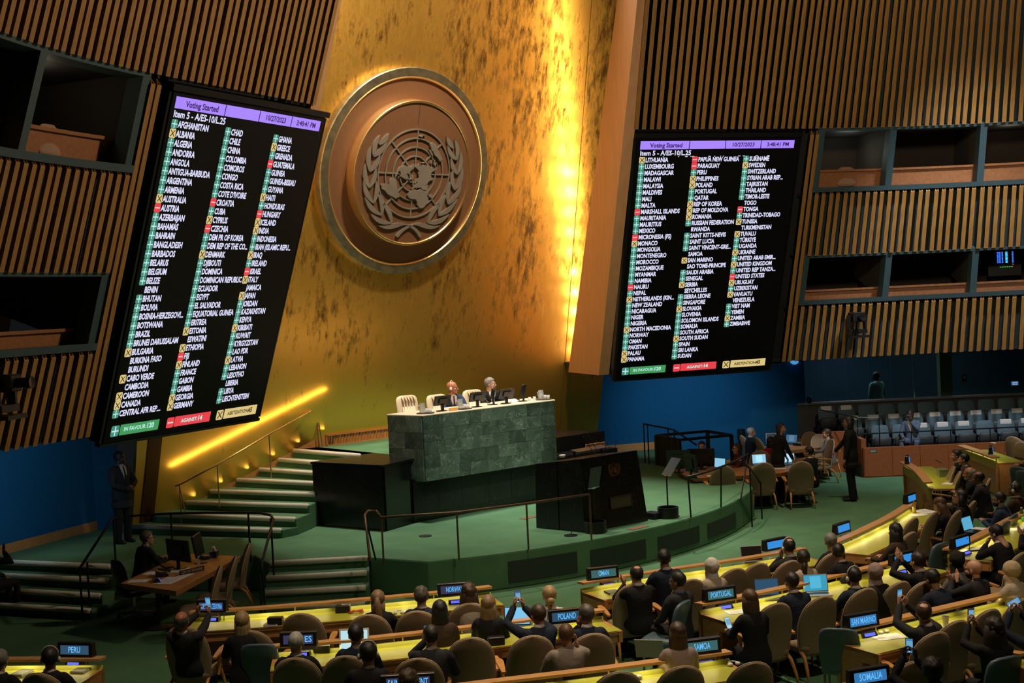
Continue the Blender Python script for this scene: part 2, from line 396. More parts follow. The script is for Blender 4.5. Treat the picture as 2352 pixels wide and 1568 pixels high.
for side in (-1, 1):
    sn = 'left' if side < 0 else 'right'
    s00 = .0 if side > 0 else .5
    wl = band('wall_' + sn, side, s00 - .05, SEND, 8.47, 14.5, .30, backm)
    WALLS[side] = wl
    def slat_mesh(L, wd=.10, dp=.12, cut=.10):
        # triangular tube, flat face to the hall, cut so that the front ends lower
        f0, f1, bk = V((-wd / 2, 0, 0)), V((wd / 2, 0, 0)), V((wd * .32, dp, 0))
        t = .014
        mb = MB()
        o = [f0, f1, bk]; c = (f0 + f1 + bk) / 3; ii = [p + (c - p) * .30 for p in o]
        def lv(P, z): return [V((p.x, p.y, z + (p.y / dp) * cut)) for p in P]
        top_o = lv(o, L - cut); top_i = lv(ii, L - cut); bot_o = [V((p.x, p.y, 0)) for p in o]; deep = [V((p.x, p.y, L - .35)) for p in ii]
        mb.add(bot_o + top_o, [(0, 1, 4, 3), (1, 2, 5, 4), (2, 0, 3, 5), (2, 1, 0)])
        mb.add(top_o + top_i, [(0, 1, 4, 3), (1, 2, 5, 4), (2, 0, 3, 5)])
        mb.add(top_i + deep, [(0, 1, 4, 3), (1, 2, 5, 4), (2, 0, 3, 5), (3, 4, 5)])
        return mb.mesh('slat', slatm)
    up = slat_mesh(5.8); mid = slat_mesh((7.04 - 5.54) / math.cos(.328) + .02); low = slat_mesh((4.38 - 3.0) / math.cos(.328) + .02)
    rnd = random.Random(3 if side > 0 else 5)
    def run(me, s0, s1, z):
        s = s0; k = 0; pat = [.185, .19, .165, .2, .17, .18]
        while s < s1:
            link('slat', me, wl, M=wframe(side, s, z)); s += pat[k % 6] + rnd.uniform(-.008, .008); k += 1
    run(up, s00 + .03, SEND - .1, 8.45)
    run(mid, 4.78, SEND - .1, 5.54)
    run(low, 4.78, SEND - .1, 3.0)
    # full height wood edges beside the board recess
    edge_m = slat_mesh((8.40 - 3.0) / math.cos(.328))
    for s in (4.48, 4.62): link('slat', edge_m, wl, M=wframe(side, s, 3.0, .02))
    if side > 0:
        for s in (.22,): link('slat', edge_m, wl, M=wframe(side, s, 3.0, .02))
    band('wall_' + sn + '_backing', side, 4.66, SEND, 5.56, 7.05, .24, backm)
    band('wall_' + sn + '_backing', side, 4.66, SEND, 3.0, 4.40, .24, backm)
    band('wall_' + sn + '_recess', side, s00, 4.7, 2.95, 8.55, .42, darkm)
    # soffit back to the blue wall
    r = [[wpt(side, s00 + (SEND - s00) * i / 16, 3.0, .25), V((side * (5.8 + 12 * i / 16), 6.4 - 6.5 * i / 16, 3.35)), V((side * (5.8 + 12 * i / 16), 6.4 - 6.5 * i / 16, 3.42)), wpt(side, s00 + (SEND - s00) * i / 16, 3.07, .25)] for i in range(17)]
    struct('ceiling_soffit', MB().loft(r), backm)
    # two rows of booths
    for (z0, z1, dk) in ((7.05, 8.47, .40), (4.40, 5.56, .22)):
        beam('trim_sill', side, 4.66, SEND, z0 - .03, .11, .02, .32, tealm)
        beam('trim_header', side, 4.66, SEND, z1 - .07, .07, .06, .30, tealm)
        beam('wall_booth_back', side, 4.5, SEND, z0 - .1, z1 - z0 + .2, 2.1, .06, mat('booth_back', (.035, .025, .018), .8))
        beam('floor_booth', side, 4.5, SEND, z0 - .1, .06, .25, 1.9, darkm)
        beam('ceiling_booth', side, 4.5, SEND, z1 + .0, .06, .25, 1.9, darkm)
        for s_ in (MUL[side][0] if z0 > 6 else MUL[side][1]):
            M = wframe(side, s_, z0, .06); H = (z1 - z0) / math.cos(.328)
            struct('trim_mullion', MB().box((0, .14, H / 2), (.16, .28, H)).xf(M), tealm)
            struct('wall_booth_side', MB().box((0, 1.1, H / 2), (.06, 1.7, H)).xf(M), MATS.get('booth_side') or mat('booth_side', (.05, .045, .035), .8))
        beam('trim_counter', side, 4.66, SEND, z0 + .06, dk, .45, .05, boothwood)
        beam('trim_counter_top', side, 4.66, SEND, z0 + .06 + dk, .05, .40, .45, boothwood)
# right gap pillar: smooth wood end of the right wall beside the gold wall
b0 = V((4.35, 1.77, 2.98)); t0 = V((3.28, -1.35, 12.8)); dn = V((.386, .922, 0))
pm = MB().hexa([b0, b0 + V((.24, -.10, 0)), b0 + V((.24, -.10, 0)) + dn * 1.9, b0 + dn * 2.0][::-1], [t0, t0 + V((.24, -.10, 0)), t0 + V((.24, -.10, 0)) + dn * .95, t0 + dn * 1.02][::-1])
struct('trim_pillar', pm, mat('pillar_wood', (.66, .36, .19), .45, noise=3, noise_col=(.60, .32, .16), stretch=(3, 3, .4)))
b1 = V((-b0.x - .5, b0.y - .2, b0.z)); t1 = V((-t0.x - .5, t0.y - .2, t0.z)); dl = V((-.386, .922, 0))
struct('trim_pillar', MB().hexa([b1, b1 + V((-.24, -.10, 0)), b1 + V((-.24, -.10, 0)) + dl * 1.9, b1 + dl * 2.0], [t1, t1 + V((-.24, -.10, 0)), t1 + V((-.24, -.10, 0)) + dl * .95, t1 + dl * 1.02]), MATS['pillar_wood'])
# row of cove lamps behind each pillar, aimed at the gold wall
bulb = emat('cove_bulb', (1.0, .76, .44), 200)
for side in (-1, 1):
    sn = 'left' if side < 0 else 'right'
    cv = thing('cove_light', 'row of warm cove lamps hidden behind the ' + ('wood end beam beside the gold wall' if side > 0 else 'slatted wall end next to the gold wall'), 'light')
    bm_ = MB().ell((0, 0, 0), (.045, .045, .045), 8, 6).mesh('bulb', bulb, True)
    rail = MB()
    pts = []
    for k in range(20):
        z = 3.35 + k * .47; f = (z - 2.98) / (12.8 - 2.98)
        p = b0.lerp(t0, f) + dn * (2.0 * (1 - f) + 1.02 * f) + V((.85, .05 + .35 * f, 0))
        p = V((side * p.x - (.5 if side < 0 else 0), p.y, p.z)); pts.append(p)
        link('bulb', bm_, cv, p)
        if True:
            lamp('cove_lamp', 'SPOT', p + V((-side * .06, .06, 0)), ((7 if k > 12 else 14) if k not in (8, 9) else 36) if side > 0 else 26, (1.0, .66, .28), p + V((-side * 1.8, 1.6, .1)), spot_size=math.radians(140), spot_blend=.9, shadow_soft_size=.08)
    part('rail', MB().tube([p + V((side * .08, 0, 0)) for p in pts], .03, 6), blackm, cv)

# ------------------------------------------------------------------ blue walls, baseboards, glass gallery
def wall_line(name, pts, z0, z1, mt, th=.12):
    for a, b in zip(pts[:-1], pts[1:]):
        a = V((*a, 0)); b = V((*b, 0)); n = V((-(b - a).y, (b - a).x, 0)).normalized()
        if n.y < 0: n = -n
        struct(name, MB().prism([a, b, b + n * th, a + n * th], z0, z1), mt)
LB = [(-12.8, 2.25), (-8.81, 4.22), (-6.46, 5.38), (-5.9, 5.42)]
RB = [(6.85, 5.2), (8.81, 4.22), (12.34, 1.85)]
wall_line('wall_left_blue', LB, 0, 3.45, bluem)
wall_line('wall_right_blue', RB, 0, 3.45, bluem)
def base_line(name, pts, z0, z1, mt):
    for a, b in zip(pts[:-1], pts[1:]):
        a = V((*a, 0)); b = V((*b, 0)); n = V((-(b - a).y, (b - a).x, 0)).normalized()
        if n.y > 0: n = -n
        struct(name, MB().prism([a, b, b + n * .025, a + n * .025], z0, z1), mt)
base_line('baseboard_left', LB[:3], .60, .80, wood)
base_line('baseboard_right', RB[:2], .60, .82, wood)
base_line('baseboard_right', RB[1:], 0, .2, wood)

for k in range(7):
    x = -5.35 + k * .60; z = .66 + (x + 5.45) * .357 + .20
    p = V((x, gy(z) - .07, z))
    lamp('stair_light', 'SPOT', p, 3, (1, .72, .30), p + V((-.55, .055, .6)), spot_size=math.radians(60), spot_blend=.8, shadow_soft_size=.02)
x0_, x1_ = -5.3, -1.7
z0_, z1_ = .66 + .15 * .357 + 1.02, .66 + 3.75 * .357 + 1.02
pa, pb2 = V((x0_, gy(z0_) - .22, z0_)), V((x1_, gy(z1_) - .22, z1_))
lo = lamp('handrail_light', 'AREA', (pa + pb2) / 2, 6, (1, .70, .26), None, shape='RECTANGLE', size=(pb2 - pa).length, size_y=.02)
X = (pb2 - pa).normalized(); aim = V((-.12, .75, .65)); aim = (aim - X * aim.dot(X)).normalized(); Zc = -aim; Y = Zc.cross(X)
Mm = Matrix((X, Y, Zc)).transposed().to_4x4(); Mm.translation = lo.location; lo.matrix_world = Mm

# ------------------------------------------------------------------ voting boards
def text_mesh(txt, size, align='LEFT', bold=0.0, xs=1.0):
    c = bpy.data.curves.new('txt', 'FONT'); c.body = txt; c.size = size; c.align_x = align; c.align_y = 'CENTER'
    c.offset = bold; c.resolution_u = 2; c.fill_mode = 'FRONT'
    o = bpy.data.objects.new('txt', c); COL.objects.link(o)
    dg = bpy.context.evaluated_depsgraph_get()
    me = bpy.data.meshes.new_from_object(o.evaluated_get(dg))
    vs = [V((v.co.x * xs, v.co.y, 0)) for v in me.vertices]; fs = [tuple(p.vertices) for p in me.polygons]
    bpy.data.objects.remove(o); bpy.data.curves.remove(c); bpy.data.meshes.remove(me)
    return vs, fs
def put_text(mb, txt, x, y, size, align='LEFT', bold=0, xs=1.0, maxw=None, z=0.0, m=0):
    vs, fs = text_mesh(txt, size, align, bold, xs)
    if not vs: return
    if maxw:
        x0 = min(v.x for v in vs); x1 = max(v.x for v in vs)
        k = maxw / (x1 - x0)
        vs = [V((v.x * k, v.y, 0)) for v in vs]
    mb.add([V((v.x + x, v.y + y, z)) for v in vs], fs, m)
LISTS = {-1: ["AFGHANISTAN+,ALBANIAx,ALGERIA+,ANDORRA+,ANGOLA+,ANTIGUA-BARBUDA+,ARGENTINA+,ARMENIA+,AUSTRALIAx,AUSTRIA_,AZERBAIJAN+,BAHAMAS+,BAHRAIN+,BANGLADESH+,BARBADOS+,BELARUS+,BELGIUM+,BELIZE+,BENIN0,BHUTAN+,BOLIVIA+,BOSNIA-HERZEGOVI...+,BOTSWANA+,BRAZIL+,BRUNEI DARUSSALAM+,BULGARIAx,BURKINA FASO0,BURUNDI0,CABO VERDEx,CAMBODIA0,CAMEROONx,CANADAx,CENTRAL AFR REP....+",
  "CHAD+,CHILE+,CHINA+,COLOMBIA+,COMOROS+,CONGO+,COSTA RICA+,COTE D'IVOIRE+,CROATIA_,CUBA+,CYPRUSx,CZECHIA_,DEM PR OF KOREA+,DEM REP OF THE CO...+,DENMARKx,DJIBOUTI+,DOMINICA+,DOMINICAN REPUBLIC+,ECUADOR+,EGYPT+,EL SALVADOR+,EQUATORIAL GUINEA+,ERITREA+,ESTONIAx,ESWATINI0,ETHIOPIAx,FIJI_,FINLANDx,FRANCE+,GABON+,GAMBIA+,GEORGIAx,GERMANYx",
  "GHANA+,GREECEx,GRENADA+,GUATEMALA_,GUINEA+,GUINEA-BISSAU+,GUYANA+,HAITIx,HONDURAS+,HUNGARY_,ICELANDx,INDIAx,INDONESIA+,IRAN (ISLAMIC REPU...+,IRAQx,IRELAND+,ISRAEL_,ITALYx,JAMAICA0,JAPANx,JORDAN+,KAZAKHSTAN+,KENYA+,KIRIBATIx,KUWAIT+,KYRGYZSTAN+,LAO PDR+,LATVIAx,LEBANON+,LESOTHO+,LIBERIA0,LIBYA+,LIECHTENSTEIN+"],
 1: ["LITHUANIAx,LUXEMBOURG+,MADAGASCAR+,MALAWI+,MALAYSIA+,MALDIVES+,MALI+,MALTA+,MARSHALL ISLANDS_,MAURITANIA+,MAURITIUS+,MEXICO+,MICRONESIA (FS)_,MONACOx,MONGOLIA+,MONTENEGRO+,MOROCCO+,MOZAMBIQUE+,MYANMAR+,NAMIBIA+,NAURU_,NEPAL+,NETHERLANDS (KIN...x,NEW ZEALAND+,NICARAGUA+,NIGER+,NIGERIA+,NORTH MACEDONIAx,NORWAY+,OMAN+,PAKISTAN+,PALAUx,PANAMAx",
  "PAPUA NEW GUINEA_,PARAGUAY_,PERU+,PHILIPPINESx,POLANDx,PORTUGAL+,QATAR+,REP OF KOREAx,REP OF MOLDOVAx,ROMANIAx,RUSSIAN FEDERATION+,RWANDA0,SAINT KITTS-NEVIS+,SAINT LUCIA+,SAINT VINCENT-GRE...+,SAMOA0,SAN MARINOx,SAO TOME-PRINCIPE0,SAUDI ARABIA+,SENEGAL+,SERBIAx,SEYCHELLES0,SIERRA LEONE+,SINGAPORE+,SLOVAKIAx,SLOVENIA+,SOLOMON ISLANDS+,SOMALIA+,SOUTH AFRICA+,SOUTH SUDANx,SPAIN+,SRI LANKA+,SUDAN+",
  "SURINAME+,SWEDENx,SWITZERLAND+,SYRIAN ARAB REP...+,TAJIKISTAN+,THAILAND+,TIMOR-LESTE+,TOGO0,TONGA_,TRINIDAD-TOBAGO+,TUNISIAx,TURKMENISTAN0,TUVALUx,T\u00dcRKIYE+,UGANDA+,UKRAINEx,UNITED ARAB EMIR...+,UNITED KINGDOMx,UNITED REP TANZA...+,UNITED STATES_,URUGUAYx,UZBEKISTAN+,VANUATUx,VENEZUELA0,VIET NAM+,YEMEN+,ZAMBIAx,ZIMBABWE+"]}
scr_white = emat('screen_white', (.74, .74, .98), 1.0)
scr_purple = emat('screen_purple', (.40, .24, 1.0), 1.0)
scr_ink = emat('screen_ink', (.035, .008, .10), 1.0)
scr_teal = emat('screen_teal', (.065, .26, .19), 1.0)
scr_cyan = emat('screen_cyan', (.50, .86, .80), 1.0)
scr_red = emat('screen_red', (.80, .055, .07), 1.0)
scr_pink = emat('screen_pink', (.95, .66, .66), 1.0)
scr_yel = emat('screen_yellow', (.72, .55, .22), 1.0)
scr_brown = emat('screen_brown', (.03, .02, .004), 1.0)
scr_green = emat('screen_green', (.055, .31, .10), 1.0)
scr_black = mat('screen_black', (.006, .006, .007), .55, spec=.15)
SXC, SZC = 6.30781, 5.5608
def screen_frame(side):
    a = -side * T0; u = V((math.cos(a), math.sin(a), 0)); n0 = V((math.sin(a), -math.cos(a), 0))
    tl = .3280
    v = V((0, 0, 1)) * math.cos(tl) + n0 * math.sin(tl); n = u.cross(v)
    M = Matrix((u, v, n)).transposed().to_4x4(); M.translation = V((side * SXC, 0, SZC)); return M
def rrect(mb, x, y, w_, h, r, z, m):
    pts = []
    for cx, cy, a0 in ((w_ / 2 - r, h / 2 - r, 0), (-w_ / 2 + r, h / 2 - r, 90), (-w_ / 2 + r, -h / 2 + r, 180), (w_ / 2 - r, -h / 2 + r, 270)):
        for k in range(3):
            q = math.radians(a0 + 45 * k); pts.append(V((x + cx + r * math.cos(q), y + cy + r * math.sin(q), z)))
    mb.add(pts, [tuple(range(len(pts)))], m)
def rect(mb, x0, x1, y0, y1, z, m): mb.add([V((x0, y0, z)), V((x1, y0, z)), V((x1, y1, z)), V((x0, y1, z))], [(0, 1, 2, 3)], m)
def barline(mb, x0, y0, x1, y1, t, z, m):
    d = V((x1 - x0, y1 - y0, 0)).normalized(); n = V((-d.y, d.x, 0)) * t / 2
    mb.add([V((x0, y0, z)) - n, V((x1, y1, z)) - n, V((x1, y1, z)) + n, V((x0, y0, z)) + n], [(0, 1, 2, 3)], m)
def glyph(mb, k, x, y, s, z):   # marks: 0 teal 1 cyan 2 red 3 pink 4 yellow 5 brown
    h = s / 2
    if k == '+':
        rrect(mb, x, y, s, s * 1.02, s * .16, z, 0); barline(mb, x - h * .85, y, x + h * .85, y, s * .13, z + .002, 1); barline(mb, x, y - h * .9, x, y + h * .9, s * .13, z + .002, 1)
    elif k == '_':
        rrect(mb, x, y, s, s * 1.02, s * .16, z, 2); barline(mb, x - h * .75, y, x + h * .75, y, s * .13, z + .002, 3)
    elif k == 'x':
        rrect(mb, x, y, s, s * 1.02, s * .16, z, 4); barline(mb, x - h * .65, y - h * .7, x + h * .65, y + h * .7, s * .11, z + .002, 5); barline(mb, x - h * .65, y + h * .7, x + h * .65, y - h * .7, s * .11, z + .002, 5)
MARKS = {}
for k_ in '+_x':
    mb_ = MB(); glyph(mb_, k_, 0, 0, .142, .002); MARKS[k_] = mb_.mesh('vote_mark', [scr_teal, scr_cyan, scr_red, scr_pink, scr_yel, scr_brown])
for side in (-1, 1):
    M = screen_frame(side)
    vb = thing('voting_board', ('tall screen listing votes of AFGHANISTAN to LIECHTENSTEIN' if side < 0 else 'tall screen listing votes of LITHUANIA to ZIMBABWE') + ' on a slatted wall', 'screen', M=M, group=None)
    cab = MB().box((.0 if side < 0 else .0, 0, -.16), (4.15, 5.78, .26)).mesh('cabinet', black)
    part('cabinet', bevel(cab, .02, 1), black, vb)
    part('display', MB().box((0, .0, -.018), (4.06, 5.72, .03)), scr_black, vb)
    fr = MB()
    for (c, d) in (((0, 2.92, -.04), (4.2, .10, .16)), ((0, -2.90, -.06), (4.18, .05, .10)), ((-2.10, 0, -.06), (.05, 5.7, .12)), ((2.10, 0, -.08), (.03, 5.7, .10))): fr.box(c, d)
    part('bezel', fr, blackm, vb)
    part('bracket', MB().box((-1.0, 3.02, -.1), (2.3, .06, .10)).box((1.4, 3.02, -.14), (1.0, .06, .08)), blackm, vb)
    Z = .002
    xs = (-1.953, -.751, .15, 1.055, 1.925)
    for a, b in zip(xs[:-1], xs[1:]):
        hd = MB(); rect(hd, a + (.009 if a > -1.9 else 0), b - .009, 2.605, 2.79, Z, 0); part('header_cell', hd, scr_purple, vb)
    tx = MB()
    put_text(tx, 'Voting Started', -1.32, 2.69, .135, 'CENTER', .0035, z=.006)
    put_text(tx, '10/27/2023', .60, 2.69, .128, 'CENTER', .003, z=.006); put_text(tx, '3:48:41 PM', 1.49, 2.69, .128, 'CENTER', .003, z=.006)
    part('header_lettering', tx, scr_ink, vb, kind='stuff')
    nm = MB()
    put_text(nm, 'Item 5 - A/ES-10/L.25', -1.945, 2.515, .15, 'LEFT', .004, z=Z, maxw=1.245)
    part('item_lettering', nm, scr_white, vb, kind='stuff')
    if side > 0:                      # the cut-off tops of a clipped title line
        rr = random.Random(2); nm = MB()
        for x in (-1.94, -1.38, -1.0, -.83, -.70, -.66, -.25, -.1, .05, .12, .5, .62, .95, 1.25): barline(nm, x, 2.435, x + rr.choice((.02, .06)), 2.435, .016, Z, 0)
        part('clipped_lettering', nm, scr_white, vb, kind='stuff')
    for ci, (x0, src) in enumerate(zip((-1.88, -.58, .715), LISTS[side])):
        for ri, e in enumerate(src.split(',')):
            y = 2.365 - ri * .1481
            nmx, k = e[:-1], e[-1]
            if k != '0': link('vote_mark', MARKS[k], vb, (x0, y, 0))
            mb = MB(); put_text(mb, nmx, 0, 0, .142, 'LEFT', .0052, xs=.755, z=Z)
            part('country_name', mb, scr_white, vb, M=Matrix.Translation((x0 + .085, y - .004, 0)))
    for k, x in (('+', -1.815), ('_', -.49), ('x', .825)): link('total_mark', MARKS[k], vb, (x, -2.672, 0)).scale = (1.3, 1.3, 1)
    for x0_, x1_, m_ in ((-1.705, -.78, scr_green), (-.385, .56, scr_red), (.945, 1.893, scr_yel)):
        fb = MB(); rect(fb, x0_, x1_, -2.76, -2.575, Z, 0); part('total_bar', fb, m_, vb)
    ftx = MB()
    put_text(ftx, 'IN FAVOUR:', -1.62, -2.664, .098, 'LEFT', .002, z=.006); put_text(ftx, '120', -1.09, -2.66, .125, 'LEFT', .004, z=.006)
    put_text(ftx, 'AGAINST:', -.22, -2.672, .098, 'LEFT', .002, z=.006); put_text(ftx, '14', .21, -2.668, .125, 'LEFT', .004, z=.006)
    put_text(ftx, 'ABSTENTION:', 1.04, -2.67, .098, 'LEFT', .002, z=.006, m=1); put_text(ftx, '45', 1.63, -2.666, .125, 'LEFT', .004, z=.006, m=1)
    part('total_lettering', ftx, [scr_cyan, scr_brown], vb, kind='stuff')

# ------------------------------------------------------------------ emblem
LAND = {
 'NAm': [(-168, 66), (-156, 71), (-140, 70), (-125, 70), (-115, 68), (-98, 68), (-94, 72), (-85, 69), (-82, 67), (-93, 60), (-92, 57), (-82, 55), (-79, 52), (-78, 58), (-77, 62), (-70, 60), (-65, 58), (-57, 52), (-60, 50), (-66, 50), (-64, 46), (-70, 43), (-75, 39), (-76, 35), (-81, 31), (-80, 26), (-83, 29), (-90, 30), (-97, 27), (-97, 21), (-91, 18), (-87, 21), (-88, 16), (-83, 15), (-83, 10), (-78, 8), (-84, 9), (-92, 14), (-104, 19), (-110, 24), (-114, 31), (-121, 35), (-124, 41), (-124, 48), (-131, 54), (-138, 59), (-150, 60), (-158, 56), (-164, 55), (-158, 59), (-165, 62)],
 'SAm': [(-78, 8), (-72, 12), (-62, 10), (-52, 5), (-50, 0), (-43, -3), (-35, -6), (-38, -13), (-40, -21), (-48, -26), (-54, -34), (-58, -38), (-63, -41), (-66, -46), (-68, -52), (-74, -51), (-74, -42), (-72, -30), (-70, -19), (-76, -14), (-81, -5), (-78, 1)],
 'Grn': [(-55, 60), (-44, 60), (-40, 65), (-24, 70), (-20, 76), (-20, 81), (-35, 83.5), (-60, 82), (-70, 77), (-56, 73), (-52, 67)],
 'Isl': [(-85, 74), (-75, 72), (-66, 66), (-72, 65), (-80, 70), (-90, 73)],
 'Eurasia': [(-9, 37), (-9, 43), (-2, 44), (-4, 48), (2, 51), (8, 54), (10, 58), (14, 55), (20, 55), (24, 58), (30, 60), (22, 61), (24, 65), (18, 62), (17, 57), (12, 56), (6, 59), (6, 62), (14, 68), (25, 71), (40, 67), (44, 68), (54, 68), (67, 69), (70, 73), (80, 73), (100, 77), (112, 74), (130, 71), (150, 72), (170, 69), (188, 66), (180, 62), (170, 60), (162, 60), (163, 56), (157, 51), (156, 58), (143, 59), (136, 55), (141, 52), (135, 44), (129, 41), (127, 36), (126, 39), (121, 40), (119, 37), (122, 30), (117, 23), (108, 21), (109, 12), (105, 9), (100, 13), (104, 2), (99, 8), (97, 17), (92, 22), (87, 21), (80, 15), (78, 8), (73, 17), (72, 21), (67, 24), (57, 26), (49, 30), (52, 25), (59, 22), (54, 17), (45, 13), (39, 21), (35, 28), (35, 36), (28, 36), (27, 40), (23, 38), (19, 42), (13, 45), (18, 40), (15, 38), (11, 43), (5, 43), (0, 39), (-5, 36)],
 'Africa': [(-6, 35), (10, 37), (11, 33), (20, 31), (31, 31), (34, 28), (37, 20), (43, 12), (51, 12), (46, 3), (40, -4), (40, -15), (35, -22), (32, -28), (26, -34), (19, -34), (14, -23), (12, -15), (13, -7), (9, 1), (8, 4), (-4, 5), (-10, 6), (-17, 14), (-16, 22), (-10, 30)],
 'Mad': [(44, -17), (50, -15), (47, -25), (44, -24)],
 'Aus': [(114, -22), (122, -18), (130, -12), (136, -12), (140, -17), (142, -11), (147, -19), (153, -26), (150, -37), (143, -39), (136, -34), (129, -32), (116, -35)],
 'Bor': [(109, 1), (116, 7), (119, 5), (116, -4), (110, -3)], 'Sum': [(95, 5), (104, -2), (106, -6), (101, -3)], 'Jav': [(105, -6), (114, -7), (114, -9), (106, -8)],
 'NG': [(131, -1), (141, -3), (150, -7), (147, -10), (139, -8), (133, -4)], 'Phi': [(120, 18), (124, 13), (126, 7), (122, 8), (120, 14)], 'Sul': [(119, 1), (125, 1), (121, -5)],
 'Jap': [(131, 32), (136, 36), (141, 42), (145, 44), (141, 37), (136, 34)], 'NZ': [(173, -35), (178, -38), (172, -44), (167, -46), (172, -40)], 'GB': [(-5, 50), (1, 52), (-2, 57), (-5, 58), (-4, 54)], 'Ire': [(-10, 52), (-6, 54), (-8, 55)], 'Ice': [(-23, 64), (-14, 65), (-16, 66), (-22, 66)], 'Sri': [(80, 9), (82, 7), (80, 6)], 'Cub': [(-84, 22), (-75, 20), (-80, 23)], 'His': [(-74, 19), (-69, 19), (-71, 18)]}
def densify(p, k=3):
    out = []
    rr = random.Random(len(p))
    for (a, b), (c, d) in zip(p, p[1:] + p[:1]):
        for j in range(k):
            f = j / k; jit = 0 if j == 0 else .7
            out.append((a + (c - a) * f + rr.uniform(-jit, jit), b + (d - b) * f + rr.uniform(-jit, jit)))
    return out
def azim(p, R): return [V((R * (90 - la) / 150 * math.sin(math.radians(lo)), -R * (90 - la) / 150 * math.cos(math.radians(lo)), 0)) for lo, la in p]
from mathutils.geometry import tessellate_polygon
def extrude_poly(mb, pts, z0, z1):
    a = sum(pts[i].x * pts[(i + 1) % len(pts)].y - pts[(i + 1) % len(pts)].x * pts[i].y for i in range(len(pts)))
    if a < 0: pts = pts[::-1]
    n = len(pts); b = len(mb.v)
    tris = tessellate_polygon([[V((p.x, p.y, 0)) for p in pts]])
    vs = [V((p.x, p.y, z1)) for p in pts] + [V((p.x, p.y, z0)) for p in pts]
    def up(t):
        A, B, C_ = (vs[i] for i in t); return t if (B - A).cross(C_ - A).z > 0 else t[::-1]
    mb.add(vs, [up(tuple(t)) for t in tris] + [(i, n + i, n + (i + 1) % n, (i + 1) % n) for i in range(n)])
def ringbar(mb, R, w_, z0, z1, n=72):
    prof = [(R - w_ / 2, z0), (R - w_ / 2, z1), (R + w_ / 2, z1), (R + w_ / 2, z0)]
    mb.loft([[V((r * math.cos(2 * PI * k / n), r * math.sin(2 * PI * k / n), z)) for k in range(n)] for r, z in prof + prof[:1]], cap=False)
LEAF = [((-1.044, .623), (-.81, .878)), ((-1.177, .356), (-1.051, .826)), ((-1.177, .356), (-.859, .681)), ((-1.239, .022), (-1.255, .579)), ((-1.239, .022), (-.999, .409)), ((-1.212, -.343), (-1.37, .187)), ((-1.212, -.343), (-1.084, .13)), ((-1.056, -.681), (-1.38, -.177)), ((-1.056, -.681), (-1.058, -.151)), ((-.802, -.947), (-1.309, -.55)), ((-.802, -.947), (-.984, -.437)), ((-.512, -1.123), (-1.119, -.911)), ((-.512, -1.123), (-.815, -.687))]
def leafpoly(b, t, bend):
    b, t = V((*b, 0)), V((*t, 0)); d = t - b; n = V((-d.y, d.x, 0)).normalized(); L_ = d.length
    L, Rr = [], []
    for k in range(9):
        f = k / 8; w_ = .056 * math.sin(PI * min(1, f * .93 + .07)) ** .8 if k < 8 else 0
        off = bend * L_ * math.sin(PI * f)
        c = b + d * f + n * off
        L.append(c + n * w_); Rr.append(c - n * w_)
    return L + Rr[::-1][1:]
def emblem_meshes():
    grid, land, leaves = MB(), MB(), []
    for k in range(1, 6): ringbar(grid, k / 5, .030, 0, .035)
    for k in range(8):
        a = PI / 4 * k; d = V((math.sin(a), -math.cos(a), 0)); n = V((-d.y, d.x, 0)) * .016
        p, q = d * .2, d * 1.0
        grid.hexa([p - n, q - n, q + n, p + n], [v + V((0, 0, .03)) for v in (p - n, q - n, q + n, p + n)])
    for nm_, p in LAND.items(): extrude_poly(land, azim(densify(p), 1.0), 0, .055)
    for sx in (1, -1):
        for i, (b, t) in enumerate(LEAF):
            mb = MB(); pl = leafpoly(b, t, .10 * (1 if (i % 2 == 1) else -1) if i else -.06)
            extrude_poly(mb, [V((sx * p.x, p.y, 0)) for p in pl], 0, .05); leaves.append(mb)
        mb = MB(); rb = [(-.883, -1.173), (-.80, -1.22), (-.698, -1.252), (-.58, -1.262), (-.475, -1.25), (-.37, -1.225), (-.279, -1.196), (-.19, -1.175), (-.1, -1.169), (.005, -1.191), (-.08, -1.145), (-.196, -1.122), (-.333, -1.117), (-.42, -1.13), (-.509, -1.151), (-.6, -1.172), (-.705, -1.188), (-.8, -1.187)]
        extrude_poly(mb, [V((sx * x, y, 0)) for x, y in rb], 0, .05)
        st = [(.02, -1.18), (-.09, -1.225), (-.178, -1.28), (-.265, -1.355), (-.333, -1.44)]
        L = [V((sx * x - .03, y + .02, 0)) for x, y in st]; Rr = [V((sx * x + .03, y - .02, 0)) for x, y in st]
        if sx < 0: L = [V((sx * x + .03, y + .02, 0)) for x, y in st]; Rr = [V((sx * x - .03, y - .02, 0)) for x, y in st]
        extrude_poly(mb, L + Rr[::-1], 0, .05); leaves.append(mb)
    return grid, land, leaves
ER = .9572
EX, EYv = V((1, 0, 0)), V((0, -math.sin(et), math.cos(et)))
EM = Matrix((EX, EYv, EX.cross(EYv))).transposed().to_4x4(); EM.translation = EP; EM = EM @ Matrix.Scale(.981, 4)
emw = mat('emblem_wood', (.185, .088, .042), .5, noise=10, noise_col=(.155, .072, .034), stretch=(8, .5, 8))
emg = mat('emblem_gilt', (.50, .42, .26), .38, metal=.9, noise=5, noise_col=(.30, .28, .20))
emr = mat('emblem_rim_gold', (.95, .62, .26), .3, metal=.9)
pew = mat('pewter', (.30, .265, .23), .5, metal=.4, noise=4, noise_col=(.26, .225, .195))
eo = thing('emblem', 'large round wooden emblem with a world map and laurel branches on the gold wall', 'emblem', M=EM)
part('disc', MB().lathe([(2.05, -.44), (2.05, -.25), (1.52, -.25), (1.52, 0), (.001, 0)], 96), emw, eo)
part('outer_rim', MB().lathe([(2.24, -.44), (2.26, -.22), (2.24, -.20), (2.06, -.20), (2.04, -.22), (2.03, -.27)], 96, cap=False), emg, eo)
